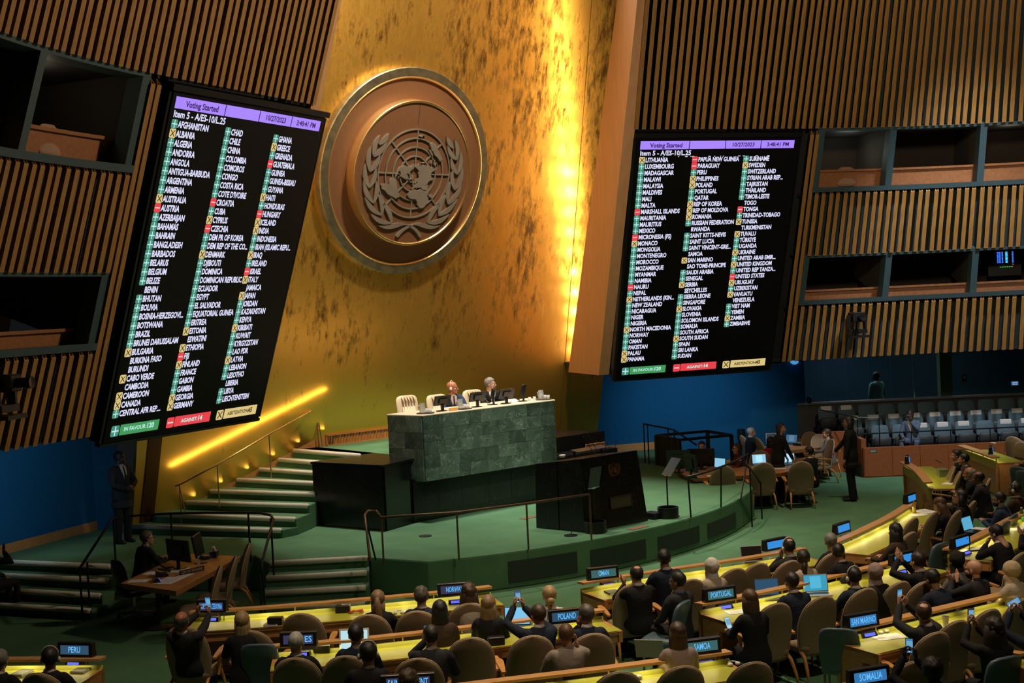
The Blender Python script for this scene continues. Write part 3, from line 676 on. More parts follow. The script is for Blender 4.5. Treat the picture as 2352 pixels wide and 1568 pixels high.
part('outer_fillet', MB().lathe([(2.065, -.198), (2.045, -.19), (2.025, -.21), (2.015, -.27)], 96, cap=False), emr, eo)
part('inner_rim', MB().lathe([(1.58, -.26), (1.58, .02), (1.565, .035), (1.535, .035), (1.52, .02), (1.515, -.02)], 96, cap=False), emr, eo)
gr_, la_, le_ = emblem_meshes()
SCL = Matrix.Scale(ER, 4)
part('globe_grid', gr_.xf(SCL), pew, eo); part('continents', la_.xf(SCL), pew, eo)
for mb in le_: part('laurel_leaf', mb.xf(SCL), pew, eo)
part('seam', MB().box((0, 1.27, .002), (.008, .45, .004)), darkm, eo)

# ------------------------------------------------------------------ podium
pb = thing('podium_base', 'long black marble base of the presiding podium beside the carpeted stair', 'podium')
wing = [(-3.54, 1.88), (-3.12, .07), (-2.25, .37), (-2.25, 1.93)]
def slabs(name, poly_a, poly_b, z0, z1, cols, rows, mt, parent, gap=.006, off=.03, n=None, seed=1):
    # stone slabs clad on the vertical face a->b
    a, b = V((*poly_a, 0)), V((*poly_b, 0)); d = (b - a); nn = V((d.y, -d.x, 0)).normalized() if n is None else V((*n, 0))
    rr = random.Random(seed); hz = (z1 - z0) / rows
    me = None
    for r in range(rows):
        xs = [0]
        while xs[-1] < 1 - .5 / cols: xs.append(xs[-1] + (1 / cols) * rr.uniform(.7, 1.35))
        xs = [x / xs[-1] for x in xs]
        for x0, x1 in zip(xs[:-1], xs[1:]):
            p, q = a + d * x0, a + d * x1; t = d.normalized() * gap / 2; dep = off + rr.uniform(0, .003)
            mb = MB().hexa([p + t, q - t, q - t + nn * dep, p + t + nn * dep][::-1], [V((v.x, v.y, hz - gap)) for v in [p + t, q - t, q - t + nn * dep, p + t + nn * dep]][::-1])
            c = (p + q) / 2
            mb.xf(Matrix.Translation(-c)); o = part(name, mb, mt, parent); o.location = (c.x, c.y, z0 + r * hz + gap / 2)
part('core', MB().prism([(-3.51, 1.86), (-3.09, .1), (-2.25, .40), (-2.2, 1.9)], SZ0, 1.84).prism([(-2.25, .35), (3.4, .33), (3.4, 1.3), (-2.25, 1.93)], SZ0, 1.46), blackmarble, pb)
part('top_slab', MB().prism([(-3.55, 1.89), (-3.13, .055), (-2.0, .41), (-2.0, 1.93)], 1.82, 1.865), blackmarble, pb)
slabs('slab', (-3.51, 1.86), (-3.09, .1), SZ0, 1.82, 3, 1, blackmarble, pb, seed=2)
slabs('slab', (-3.09, .1), (-2.25, .40), SZ0, 1.82, 1, 1, blackmarble, pb, seed=3)
slabs('slab', (-2.25, .36), (1.5, .33), SZ0 + .16, 1.44, 5, 1, blackmarble, pb, seed=4)
part('plinth', MB().prism([(-2.25, .36), (1.6, .34), (1.6, .4), (-2.25, .42)], SZ0, SZ0 + .16), darkm, pb)
part('wing_block', MB().prism([(1.4, .9), (3.62, .95), (3.3, 2.2), (1.4, 2.2)], SZ0, 1.79), blackmarble, pb)
slabs('slab', (1.4, .9), (3.62, .95), SZ0 + .5, 1.78, 3, 1, blackmarble, pb, seed=6, off=.02)
pg = thing('presiding_desk', 'green marble desk front on the podium under the emblem', 'desk')
part('core', MB().prism([(-2.07, .13), (1.33, .13), (1.40, 1.0), (-2.22, 1.0)], 1.43, 2.68), greenmarble, pg)
slabs('marble_slab', (-2.1, .13), (1.36, .13), 1.42, 2.68, 9, 5, greenmarble, pg, gap=.004, seed=8)
slabs('marble_slab', (-2.25, 1.02), (-2.1, .13), 1.42, 2.68, 2, 4, greenmarble, pg, gap=.004, seed=9)
top = MB().prism([(-2.27, 1.06), (-2.12, .09), (1.38, .09), (1.44, 1.06)], 2.68, 2.71).mesh('desk_top', mat('ivory_top', (.72, .62, .45), .35))
part('desk_top', bevel(top, .008, 1), None, pg)

# lectern
lc = thing('speaker_lectern', 'tall black marble speaker lectern with bronze emblem at the stage edge', 'lectern')
bt = [V((-1.26, -2.1, .62)), V((-1.12, -3.22, .62)), V((.44, -3.29, .62)), V((.50, -2.1, .62))]
tp = [V((-1.22, -2.1, 1.80)), V((-1.06, -3.12, 1.93)), V((.34, -3.18, 1.94)), V((.40, -2.1, 1.80))]
part('body', MB().hexa(bt, tp), blackmarble, lc)
part('side_slab', MB().hexa([bt[0] + V((-.012, 0, .0)), bt[0].lerp(bt[1], .48) + V((-.012, 0, 0)), bt[0].lerp(bt[1], .48), bt[0]], [tp[0] + V((-.012, 0, 0)), tp[0].lerp(tp[1], .48) + V((-.012, 0, 0)), tp[0].lerp(tp[1], .48), tp[0]]), blackmarble, lc)
part('front_slab', MB().hexa([bt[1] + V((.25, -.015, 0)), bt[2] + V((0, -.015, 0)), bt[2], bt[1] + V((.25, 0, 0))], [tp[1] + V((.02, -.015, 0)), tp[2] + V((0, -.015, 0)), tp[2], tp[1] + V((.02, 0, 0))]), blackmarble, lc)
fn = (tp[2] - bt[2]).normalized(); fx = (bt[2] - bt[1]).normalized()
def lect(fxp, fz): return (bt[1].lerp(bt[2], fxp)).lerp(tp[1].lerp(tp[2], fxp), fz)
GMn = fx.cross(fn).normalized()
LM = Matrix((fx, GMn.cross(fx), GMn)).transposed().to_4x4(); LM.translation = lect(.555, .80) + GMn * .018
bron = mat('bronze', (.55, .25, .12), .35, metal=.9)
g2, l2, v2 = emblem_meshes(); S2 = Matrix.Scale(.105, 4)
me2 = MB()
for m_ in [g2, l2] + v2: me2.add([S2 @ V(v) for v in m_.v], m_.f)
part('emblem_badge', me2, bron, lc, M=LM)
LM2 = LM.copy(); LM2.translation = lect(.60, .335) + GMn * .018
gl = part('speaker_grille', MB().box((0, 0, .005), (.50, .20, .02)), mat('grille_bronze', (.10, .08, .05), .5, metal=.4), lc, M=LM2)
part('grille_frame', MB().box((0, .105, .014), (.54, .014, .02)).box((0, -.105, .014), (.54, .014, .02)).box((-.263, 0, .014), (.014, .21, .02)).box((.263, 0, .014), (.014, .21, .02)), mat('grille_edge', (.06, .05, .035), .5, metal=.4), gl)
part('reading_shelf', MB().hexa([V((-.75, -2.75, 1.99)), V((.05, -2.78, 2.0)), V((.05, -2.55, 2.03)), V((-.75, -2.55, 2.02))], [V((-.75, -2.75, 2.0)), V((.05, -2.78, 2.01)), V((.05, -2.55, 2.04)), V((-.75, -2.55, 2.03))]).box((-.7, -2.6, 1.95), (.03, .03, .12)).box((0, -2.6, 1.95), (.03, .03, .12)), blackm, lc)
part('wood_rail', MB().box((.0, -2.45, 2.02), (.5, .03, .10)), wood, lc)
for dx in (0, .12): part('microphone', MB().tube([(-.45 + dx, -2.85, 1.95), (-.52 + dx, -2.8, 2.12), (-.62 + dx, -2.78, 2.28)], [.006, .006, .012], 6), blackm, lc)
for x in (-.1, .16): part('cable', MB().tube([(x, -2.8, 1.98), (x + .01, -2.85, 2.12), (x - .05, -2.9, 2.16)], .005, 5), blackm, lc)
part('glass_dish', MB().lathe([(.001, 0), (.05, .01), (.06, .05)], 12, c=(-1.0, -2.6, 1.92)), white, lc)
# prompter plates
glassm = mat('clear_glass', (.8, .85, .85), .03)
def make_glass(name, tint, alpha, rough=.02, spec=.5):
    m = mat(name, tint, rough, spec=spec); b = m.node_tree.nodes['Principled BSDF']; b.inputs['Alpha'].default_value = alpha; return m
pglass = make_glass('prompter_glass', (.10, .12, .13), .45, .05)
def prompter(label, base, gc, ang, tilt, h):
    t = thing('prompter', label, 'prompter', base)
    part('base', MB().lathe([(.20, 0), (.20, .20), (.17, .20), (.17, .05)], 20, cap=False).box((0, 0, .02), (.3, .3, .03)), black, t)
    part('pole', MB().tube([(0, 0, 0), (0, 0, h)], .014, 8), black, t)
    M = Matrix.Translation((gc[0], gc[1], h + gc[2])) @ Matrix.Rotation(ang, 4, 'Z') @ Matrix.Rotation(tilt, 4, 'X')
    part('plate', MB().box((0, 0, .19), (.32, .006, .38)), pglass, t, M=M)
    part('clamp', MB().box((0, 0, .0), (.32, .012, .012)).box((0, 0, .0), (.09, .03, .035)), chrome, t, M=M)
b1_ = at(1368, 1222, .62); b2_ = at(1535, 1188, .62)
prompter('glass prompter plate on a pole in the middle of the lectern front', b1_, (0, 0, 0), math.radians(8), math.radians(12), .80)
prompter('glass prompter plate on a pole at the far side of the lectern', b2_, (0, 0, -.0), math.radians(75), math.radians(38), .80)
single('equipment_case', bevel(MB().box((0, 0, .06), (.22, .3, .12)).mesh('equipment_case', black), .01, 1), None, 'low black equipment case beside the far prompter base', 'case', loc=at(1500, 1190, .62))
single('cable_box', MB().lathe([(.12, 0), (.12, .015), (.001, .02)], 20).tube([(0, 0, .02), (.05, .02, .07), (.2, .02, .06), (.35, .0, .02)], .01, 6), black, 'flat floor plate with a grey cable beside the lectern', 'cable', loc=at(1311, 1230, .62))
single('floor_outlet', MB().lathe([(.12, 0), (.12, .012), (.001, .014)], 20), darkm, 'small dark round floor outlet on the stage carpet', 'outlet', loc=at(977, 1231, .62))
for q, l in (((1465, 1212), 'reddish carpet floor hatch in front of the lectern'), ((1218, 1188), 'reddish floor hatch between the podium and the lectern')):
    single('floor_hatch', MB().box((0, 0, .004), (.45, .16, .008)), mat('hatch', (.20, .09, .05), .8), l, 'hatch', loc=at(q[0], q[1], .62), rot=(0, 0, .05))
# dark grille panels in the curved stage front
for i, (xa, xb, za, zb) in enumerate([(1165, 1325, .10, .46), (1355, 1482, .10, .44), (1510, 1605, .12, .42), (1625, 1690, .12, .40)]):
    def onarc(px):
        for k in range(400):
            a = math.radians(-31 + 64 * k / 399); p = V((-.3 + 9.215 * math.sin(a), 5.35 - 9.215 * math.cos(a), .4))
            q = p - CAMP; x = 1176 + FPX * q.dot(CR) / q.dot(CF)
            if x >= px: return a
        return math.radians(33)
    a0, a1 = onarc(xa), onarc(xb)
    r = []
    for k in range(7):
        a = a0 + (a1 - a0) * k / 6
        def pt(R, z): return V((-.3 + R * math.sin(a), 5.35 - R * math.cos(a), z))
        r.append([pt(9.19, za), pt(9.212, za), pt(9.212, zb), pt(9.19, zb)])
    single('air_grille', MB().loft(r), mat('grille_dark', (.02, .035, .024), .85), ['dark air grille in the stage front behind the norway sign', 'dark air grille in the stage front below the round black base', 'dark air grille in the stage front below the black case', 'dark air grille in the stage front nearest the stage end'][i], 'grille')

# ------------------------------------------------------------------ handrails
def rail(label, top, feet, mt, r=.022, hollow=None, cat='handrail', name='handrail'):
    t = thing(name, label, cat)
    part('top_rail', MB().tube(top, r, 8), mt, t, smooth=True)
    for a, b in feet: part('post', MB().tube([a, b], .016, 8), mt, t)
    return t
def R(*pz): return [at(x, y, z) for x, y, z in pz]
dk = blackm; grey = mat('grey_handrail', (.16, .15, .14), .4, metal=.5)
t = rail('black curved handrail around the well behind the speakers list desk',
  R((183, 1305, .86), (258, 1190, 1.47), (330, 1182, 1.47), (392, 1179, 1.47), (480, 1177, 1.47), (570, 1177, 1.47), (600, 1178, 1.47), (622, 1183, 1.47), (628, 1192, 1.45), (602, 1290, .98), (600, 1312, .86)), [], dk)
for px, py, z, f in ((183, 1305, .86, 0), (200, 1290, .9, 0), (260, 1190, 1.46, .31), (392, 1179, 1.46, .62), (570, 1177, 1.46, .62), (622, 1190, 1.44, .46), (603, 1300, .9, .0), (597, 1320, .82, 0)):
    p = at(px, py, z); part('post', MB().tube([p, V((p.x, p.y, f))], .018, 8), dk, t)
pts = [at(876, 1188, .62 + .785), at(1049, 1176, .62 + .785), at(1209, 1156, .62 + .785), at(1354, 1135, .62 + .785)]
# the podium front rail starts as a loop at the stair corner
loop = R((850, 1288, .80), (838, 1182, 1.40), (845, 1173, 1.43), (864, 1173, 1.43), (872, 1185, 1.41))
t = rail('black handrail with bronze top along the curved stage front by the stair', loop[:4] + pts, [(V((p.x, p.y, .62)), p) for p in pts], mat('bronze_rail', (.14, .085, .05), .4, metal=.5))
part('post', MB().tube([loop[0], V((loop[0].x, loop[0].y, .15))], .02, 8), dk, t)
part('post', MB().tube([loop[1], at(863, 1286, .62)], .016, 8), dk, t)
pr = [at(1580, 1095, 1.39), at(1620, 1085, 1.40), at(1656, 1072, 1.41), at(1690, 1058, 1.42), at(1718, 1042, 1.42)]
rail('black handrail curving along the far end of the stage', pr, [(at(1587, 1188, .62), pr[0]), (at(1656, 1165, .62), pr[2]), (at(1702, 1142, .62), pr[4])], dk)
p2 = [at(1700, 1058, 1.42), at(1722, 1075, 1.2), at(1747, 1110, .75)]
rail('short black handrail down the steps at the far end of the stage', p2, [(p, V((p.x, p.y, 0.0))) for p in p2[1:]], dk)
# brass handrail on the gold wall side of the stair
pz = [(403, 1116, 1.50), (412, 1113, 1.53), (499, 1067, 1.90), (618, 997, 2.33), (727, 936, 2.72), (736, 933, 2.72)]
pb_ = R(*pz)
t = rail('thin brass handrail on the stair beside the gold wall', pb_, [], brass, .018)
for k, f in ((1, .62), (2, 1.06), (3, 1.40), (4, 1.86)): part('post', MB().tube([pb_[k], V((pb_[k].x, pb_[k].y, f))], .014, 8), brass, t)
part('brace', MB().tube([pb_[1], V((pb_[1].x + .14, pb_[1].y - .02, .62))], .012, 8), brass, t)
part('brace', MB().tube([pb_[4], V((pb_[4].x + .10, pb_[4].y, 1.86))], .012, 8), brass, t)
bs = thing('brass_post', 'small brass stair rail end behind the presiding desk', 'handrail', (2.5, 3.2, 1.86))
part('post', MB().tube([(0, 0, 0), (0, 0, .85)], .014, 8), brass, bs); part('arm', MB().tube([(-.25, .1, .8), (0, 0, .86), (.12, 0, .88)], .014, 8), brass, bs)
# rail with a black stand on the stage by the blue wall
q = [(1478, 973, 1.60), (1487, 975, 1.60), (1534, 984, 1.60), (1548, 987, 1.58), (1600, 1022, 1.2)]
pq = R(*q)
rail('black handrail on the stage in front of the blue wall', pq, [(V((p.x, p.y, .62)), p) for p in (pq[0], pq[1], pq[2], pq[3])], dk)

# ------------------------------------------------------------------ gallery on the far side: glass, tiers, folding seats
GB = V((10.56, -1.16, 0)); GD = V((.7376, -.6752, 0)); GNn = V((.6752, .7376, 0))
def g(t, off, z=0): return GB + GD * t + GNn * off + V((0, 0, z))
def gbox(t0, t1, o0, o1, z0, z1): return MB().hexa([g(t0, o0, z0), g(t1, o0, z0), g(t1, o1, z0), g(t0, o1, z0)], [g(t0, o0, z1), g(t1, o0, z1), g(t1, o1, z1), g(t0, o1, z1)])
gcar = mat('gallery_carpet', (.03, .034, .036), .9)
for k, (o0, o1, z1) in enumerate(((.15, 1.25, .30), (1.25, 2.1, .49), (2.1, 3.38, .69))): struct('floor_gallery', gbox(-.9 if k else -.05, 9, o0, o1, 0, z1), gcar)
struct('wall_gallery_front', gbox(0, 9, 0, .12, 0, .74), woodr)
pl_ = MB()
for k in range(13): pl_ = struct('trim_panel', gbox(.02 + k * .69, .69 + k * .69, -.018, 0, .03, .73), woodr)
struct('wall_gallery_end', gbox(-.02, .1, .12, 1.9, 0, .95), woodr)
struct('wall_gallery_cheek', gbox(-.75, .1, 1.2, 1.3, 0, 1.05), woodr)
struct('wall_sill', gbox(-.95, 9, 3.38, 3.6, 0, 1.60), mat('grey_sill', (.035, .035, .035), .6))
struct('trim_sill', gbox(-.95, 9, 3.33, 3.62, 1.58, 1.63), mat('steel_sill', (.28, .27, .25), .35, metal=.7))
struct('floor_corridor', gbox(-1.5, 9, 3.62, 7.5, 0, .58), gcar)
cw = mat('corridor_wall', (.012, .045, .085), .8)
struct('wall_corridor', gbox(-3, 9, 7.4, 7.5, 0, 4.2), cw)
struct('wall_corridor', gbox(-1.45, -1.35, 3.6, 7.5, 0, 4.2), cw)
struct('ceiling_corridor', gbox(-3, 9, 3.4, 7.5, 3.4, 3.5), darkm)
struct('wall_column', gbox(3.15, 3.48, 4.0, 4.3, .5, 3.4), mat('green_column', (.16, .26, .13), .6))
lamp('corridor_lamp', 'AREA', g(1.0, 5.5, 3.3), 26, (.7, .95, 1.0), g(1.0, 5.5, 0), size=1.5)
lamp('corridor_lamp', 'AREA', g(4.0, 5.5, 3.3), 12, (.8, 1.0, .8), g(4.0, 5.5, 0), size=1.5)
gglass = make_glass('gallery_glass', (.02, .05, .06), .22, .01, 1.0)
ts = [-.92, .0, .62, 1.24, 1.86, 2.42]
GZ = 1.63
def pane(name, t0, t1, label=None):
    o = struct(name, gbox(t0 + .006, t1 - .006, 3.46, 3.475, GZ, 3.35), gglass); return o
for i, (a, b) in enumerate(zip([-.92, -.17, .43, 1.04, 1.65, 2.27, 3.3, 4.1, 5.0, 6.0, 7.0], [-.17, .43, 1.04, 1.65, 2.27, 3.3, 4.1, 5.0, 6.0, 7.0, 8.0])): pane('window_%d' % (i + 1), a, b)
for t_, wd, c in ((-.93, .05, mat('green_glass_edge', (.25, .45, .38), .3)), (2.27, .03, MATS['green_glass_edge'])): struct('trim_glass_edge', gbox(t_ - wd / 2, t_ + wd / 2, 3.45, 3.48, GZ if t_ > 0 else .6, 3.35), c)
sg = thing('wall_sign', 'small blue sign with white lettering reading SILENCE PLEASE on the gallery glass', 'sign')
gx = Matrix((GD, V((0, 0, 1)), -GNn)).transposed().to_4x4()
def gat(px, py, off): return atp(px, py, g(0, off), GNn)
M = gx.copy(); M.translation = gat(2331, 880, 3.42)
part('plate', MB().box((0, 0, 0), (.19, .11, .01)), emat('sign_blue', (.02, .09, .22), 1), sg, M=M)
mb = MB(); put_text(mb, 'SILENCE', 0, .024, .042, 'CENTER', .001, z=.008); put_text(mb, 'PLEASE', 0, -.024, .042, 'CENTER', .001, z=.008)
part('lettering', mb, emat('sign_white', (.45, .6, .7), 1), sg, M=M, kind='stuff')
M = gx.copy(); M.translation = gat(2215, 868, 3.44)
pp = thing('notice', 'dark notice with an arrow taped on the glass near the green column', 'notice')
part('sheet', MB().box((0, 0, 0), (.13, .2, .008)), mat('dark_notice', (.05, .035, .03), .6), pp, M=M)
mb = MB(); barline(mb, -.035, .02, .03, .02, .018, .006, 0); barline(mb, .03, .02, 0, .05, .018, .006, 0); barline(mb, .03, .02, 0, -.01, .018, .006, 0)
part('arrow', mb, white, pp, M=M, kind='stuff')
M = gx.copy(); M.translation = atp(2006, 1036, g(0, -.02), GNn)
pp = thing('wall_plaque', 'small blue plaque on the end of the wooden gallery front', 'sign')
part('plate', MB().box((0, 0, 0), (.2, .06, .01)), mat('plaque_blue', (.05, .12, .16), .5), pp, M=M)
mb = MB()
for k in range(2): rect(mb, -.07, .05, .006 - k * .02, .012 - k * .02, .008, 0)
part('lettering', mb, white, pp, M=M, kind='stuff')
# handrail along the front of the gallery
t = thing('gallery_rail', 'thin black handrail along the wooden gallery front', 'handrail')
part('top_rail', MB().tube([g(.05, .3, 1.06), g(8.6, .3, 1.06)], .018, 6), blackm, t)
for k in range(9): part('post', MB().tube([g(.3 + k * .98, .3, .3), g(.3 + k * .98, .3, 1.06)], .014, 6), blackm, t)
t = thing('gallery_rail', 'black handrail at the top end of the gallery steps', 'handrail')
e = [g(-.75, 1.25, 1.62), g(.02, .6, 1.45), g(.55, .55, 1.42)]
part('top_rail', MB().tube(e, .018, 6), blackm, t)
for p in e[1:]: part('post', MB().tube([p, V((p.x, p.y, .3))], .014, 6), blackm, t)
# seats
seatblue = mat('seat_blue', (.075, .135, .175), .75, noise=60, noise_col=(.06, .115, .15)); seatgrey = mat('seat_shell', (.045, .052, .058), .6)
cover = mat('seat_cover', (.60, .60, .60), .8)
def gseat_parts():
    prof = lambda w_, d_, y, z: [V((w_ * sx, y + d_ * sy, z)) for sx, sy in ((-1, -.5), (-.92, -1), (.92, -1), (1, -.5), (1, .5), (.92, 1), (-.92, 1), (-1, .5))]
    back = MB().loft([prof(.225, .03, .08, .28), prof(.228, .035, .13, .55), prof(.222, .035, .18, .78), prof(.19, .03, .195, .855), prof(.14, .02, .197, .872)])
    seat = MB().loft([prof(.215, .05, -.02, .30), prof(.22, .06, -.06, .42), prof(.215, .05, -.10, .56), prof(.17, .03, -.11, .60)])
    base = MB().box((0, .08, .14), (.38, .10, .28))
    arm = MB().box((-.255, -.03, .52), (.05, .38, .05)).box((-.255, .04, .26), (.035, .12, .5))
    cov = MB().loft([[V((x, .185 + dy, z)) for dy, z in ((-.045, .70), (-.042, .80), (-.03, .868), (.0, .885), (.03, .87))] for x in (-.14, -.05, .05, .14)], cap=False, closed=False)
    return back.mesh('back_cushion', seatblue, True), seat.mesh('folded_seat', seatgrey, True), base.mesh('base', darkm), arm.mesh('armrest', darkm), cov.mesh('head_cover', cover)
GS = gseat_parts()
ordw = ['first', 'second', 'third', 'fourth', 'fifth', 'sixth', 'seventh', 'eighth', 'ninth', 'tenth', 'eleventh', 'twelfth']
SITTER = None
def gallery_seat(t_, off, z, cov, label):
    o = thing('gallery_chair', label, 'chair', g(t_, off, z), math.atan2(GD.y, GD.x), 'blue folding seats in the gallery')
    for nm_, me in zip(('back_cushion', 'folded_seat', 'base', 'armrest'), GS[:4]): link(nm_, me, o)
    if cov: link('head_cover', GS[4], o)
for r_, (off, z, t0, n) in enumerate(((.95, .30, .70, 9), (1.72, .49, .20, 10), (2.6, .69, -.30, 11))):
    rn = ('front', 'middle', 'back')[r_]
    for k in range(n):
        cov = (r_ == 0 and k not in (0, 5, 1)) or (r_ == 1) or (r_ == 2 and k < 2)
        gallery_seat(t0 + k * .535, off, z, cov, 'blue folding chair%s, %s from the steps end of the %s gallery row' % (', white cover' if cov else '', ordw[k], rn))
wl_ = thing('wall_lamp', 'small glowing blue lamp under the slats at the glass corner', 'lamp')
p = atp(1823, 829, (11.0, 2.7, 0), (.55, .83, 0)); M = gx.copy(); M.translation = p - GNn * .1
part('shade', MB().loft([[V((r * math.cos(a), r * .8 * math.sin(a) - .0, z)) for a in [PI + PI * k / 8 for k in range(9)]] for r, z in ((.11, -.04), (.11, .04))]), emat('blue_glow', (.05, .28, .62), 1.0), wl_, M=M)
part('neck', MB().box((-.04, .05, 0), (.075, .12, .05)), emat('blue_glow2', (.10, .42, .85), 1.0), wl_, M=M)
sp = thing('loudspeaker', 'small black loudspeaker on the corner post of the gallery glass', 'speaker')
p = atp(1858, 918, (12.3, 1.8, 0), (.68, .73, 0)); M = gx.copy(); M.translation = p
part('cabinet', MB().ell((0, 0, .05), (.08, .1, .08), 10, 8), black, sp, M=M); part('bracket', MB().box((0, 0, 0), (.04, .06, .06)), black, sp, M=M)

# ------------------------------------------------------------------ chairs
tan = mat('tan_upholstery', (.27, .195, .115), .85, noise=90, noise_col=(.235, .165, .095), bump=(150, .3)); pipem = mat('tan_piping', (.42, .31, .19), .7)
chwood = mat('chair_wood', (.55, .26, .075), .4, noise=8, noise_col=(.46, .2, .05), stretch=(2, 2, .5))
bluev = mat('blue_vinyl', (.060, .105, .125), .45)
def ring(w_, d, y, z, n=20, p=2.6, cv=0.0):
    out = []
    for k in range(n):
        a = 2 * PI * k / n; c, s = math.cos(a), math.sin(a)
        x = w_ * math.copysign(abs(c) ** (2 / p), c); yy = d * math.copysign(abs(s) ** (2 / p), s)
        out.append(V((x, y + yy + cv * (x / max(w_, .01)) ** 2 * w_ * w_ * 8, z)))
    return out
def chair_parts():
    prof = [(.30, .215, .0), (.34, .235, .01), (.45, .262, .02), (.58, .278, .045), (.70, .280, .07), (.80, .268, .095), (.88, .245, .115), (.95, .205, .132), (1.0, .150, .142), (1.03, .085, .148), (1.04, .03, .15)]
    rings = [ring(w_, .032 if z < 1.0 else .024, -.235 - dy, z, cv=.095) for z, w_, dy in prof]
    back = MB().loft(rings)
    pt = [];
    for z, w_, dy in prof: pt.append(V((-w_, -.235 - dy + .095 * w_ * w_ * 8 + .012, z)))
    for z, w_, dy in prof[::-1]: pt.append(V((w_, -.235 - dy + .095 * w_ * w_ * 8 + .012, z)))
    pipe = MB().tube(pt, .011, 6)
    seat = MB().loft([ring(.235, .235, .0, .335, p=5), ring(.262, .262, .0, .36, p=5), ring(.268, .268, .0, .41, p=5), ring(.255, .255, .0, .45, p=5), ring(.20, .20, .0, .47, p=4)])
    arms = []; legs = []
    for s in (-1, 1):
        a = MB().loft([[V((s * (.315 + dx * w_), y, z + dz)) for dx, dz in ((-1, -.012), (1, -.012), (1, .012), (-1, .012))] for y, w_, z in ((-.19, .022, .60), (-.05, .034, .625), (.10, .045, .645), (.17, .032, .655), (.19, .012, .655))])
        a.tube([(s * .285, -.02, .35), (s * .300, .0, .5), (s * .312, .02, .625)], [(.028, .02), (.026, .018), (.03, .02)], 6)
        arms.append(a)
        legs.append(MB().tube([(s * .235, .19, .36), (s * .255, .235, .2), (s * .27, .265, .0)], [(.026, .022), (.022, .018), (.014, .014)], 6))
        legs.append(MB().tube([(s * .225, -.16, .38), (s * .235, -.27, .30), (s * .25, -.34, .15), (s * .26, -.38, .0)], [(.026, .022), (.026, .022), (.022, .018), (.014, .014)], 6))
    return dict(backrest=back.mesh('backrest', tan, True), piping=pipe.mesh('piping', pipem, True), seat=seat.mesh('seat', tan, True), arms=[a.mesh('armrest', chwood) for a in arms], legs=[l.mesh('leg', chwood, True) for l in legs])
CH = chair_parts()
def chair(label, p, rz, arms=True, group='tan upholstered delegate chairs', sc=1.0):
    o = thing('delegate_chair', label, 'chair', (p.x, p.y, p.z), rz, group); o.scale = (sc, sc, sc)
    b = link('backrest', CH['backrest'], o); link('piping', CH['piping'], b); link('seat', CH['seat'], o)
    if arms:
        for m_ in CH['arms']: link('armrest', m_, o)
    for m_ in CH['legs']: link('leg', m_, o)
    return o
def blue_parts():
    prof = [(.40, .19, .0), (.44, .225, .005), (.60, .235, .03), (.75, .235, .06), (.86, .222, .085), (.91, .19, .095), (.93, .12, .10)]
    back = MB().loft([ring(w_, .04 if z < .9 else .03, -.22 - dy, z, p=4, cv=.05) for z, w_, dy in prof])
    seat = MB().loft([ring(.21, .22, .0, .36, p=5), ring(.235, .25, .0, .38, p=5), ring(.235, .25, .0, .44, p=5), ring(.20, .21, .0, .47, p=5)])
    legs = [MB().tube([(s * .19, y * .18, .37), (s * .20, y * .2, .0)], .016, 6).mesh('leg', mat('chair_steel', (.2, .19, .17), .4, metal=.6)) for s in (-1, 1) for y in (-1, 1)]
    return back.mesh('backrest', bluev, True), seat.mesh('seat', bluev, True), legs
BC = blue_parts()
def blue_chair(label, p, rz, group='blue vinyl side chairs'):
    o = thing('side_chair', label, 'chair', (p.x, p.y, p.z), rz, group)
    link('backrest', BC[0], o); link('seat', BC[1], o)
    for l in BC[2]: link('leg', l, o)
    return o
FOC = V((0, 3.0, 0))
def face_rz(p, tgt=None):
    d = (V(tgt) if tgt is not None else FOC) - p
    return math.atan2(d.y, d.x) - PI / 2
def chair_at(px, py, label, top=1.03, dz=0, rot=None, blue=False, arms=True):
    h = .93 if blue else top
    q = at(px, py, h + dz); q.z = dz
    rz = face_rz(q) if rot is None else math.radians(rot)
    off = .32 if blue else .38
    p = q + V((-math.sin(rz), math.cos(rz), 0)) * off
    return blue_chair(label, p, rz) if blue else chair(label, p, rz, arms)
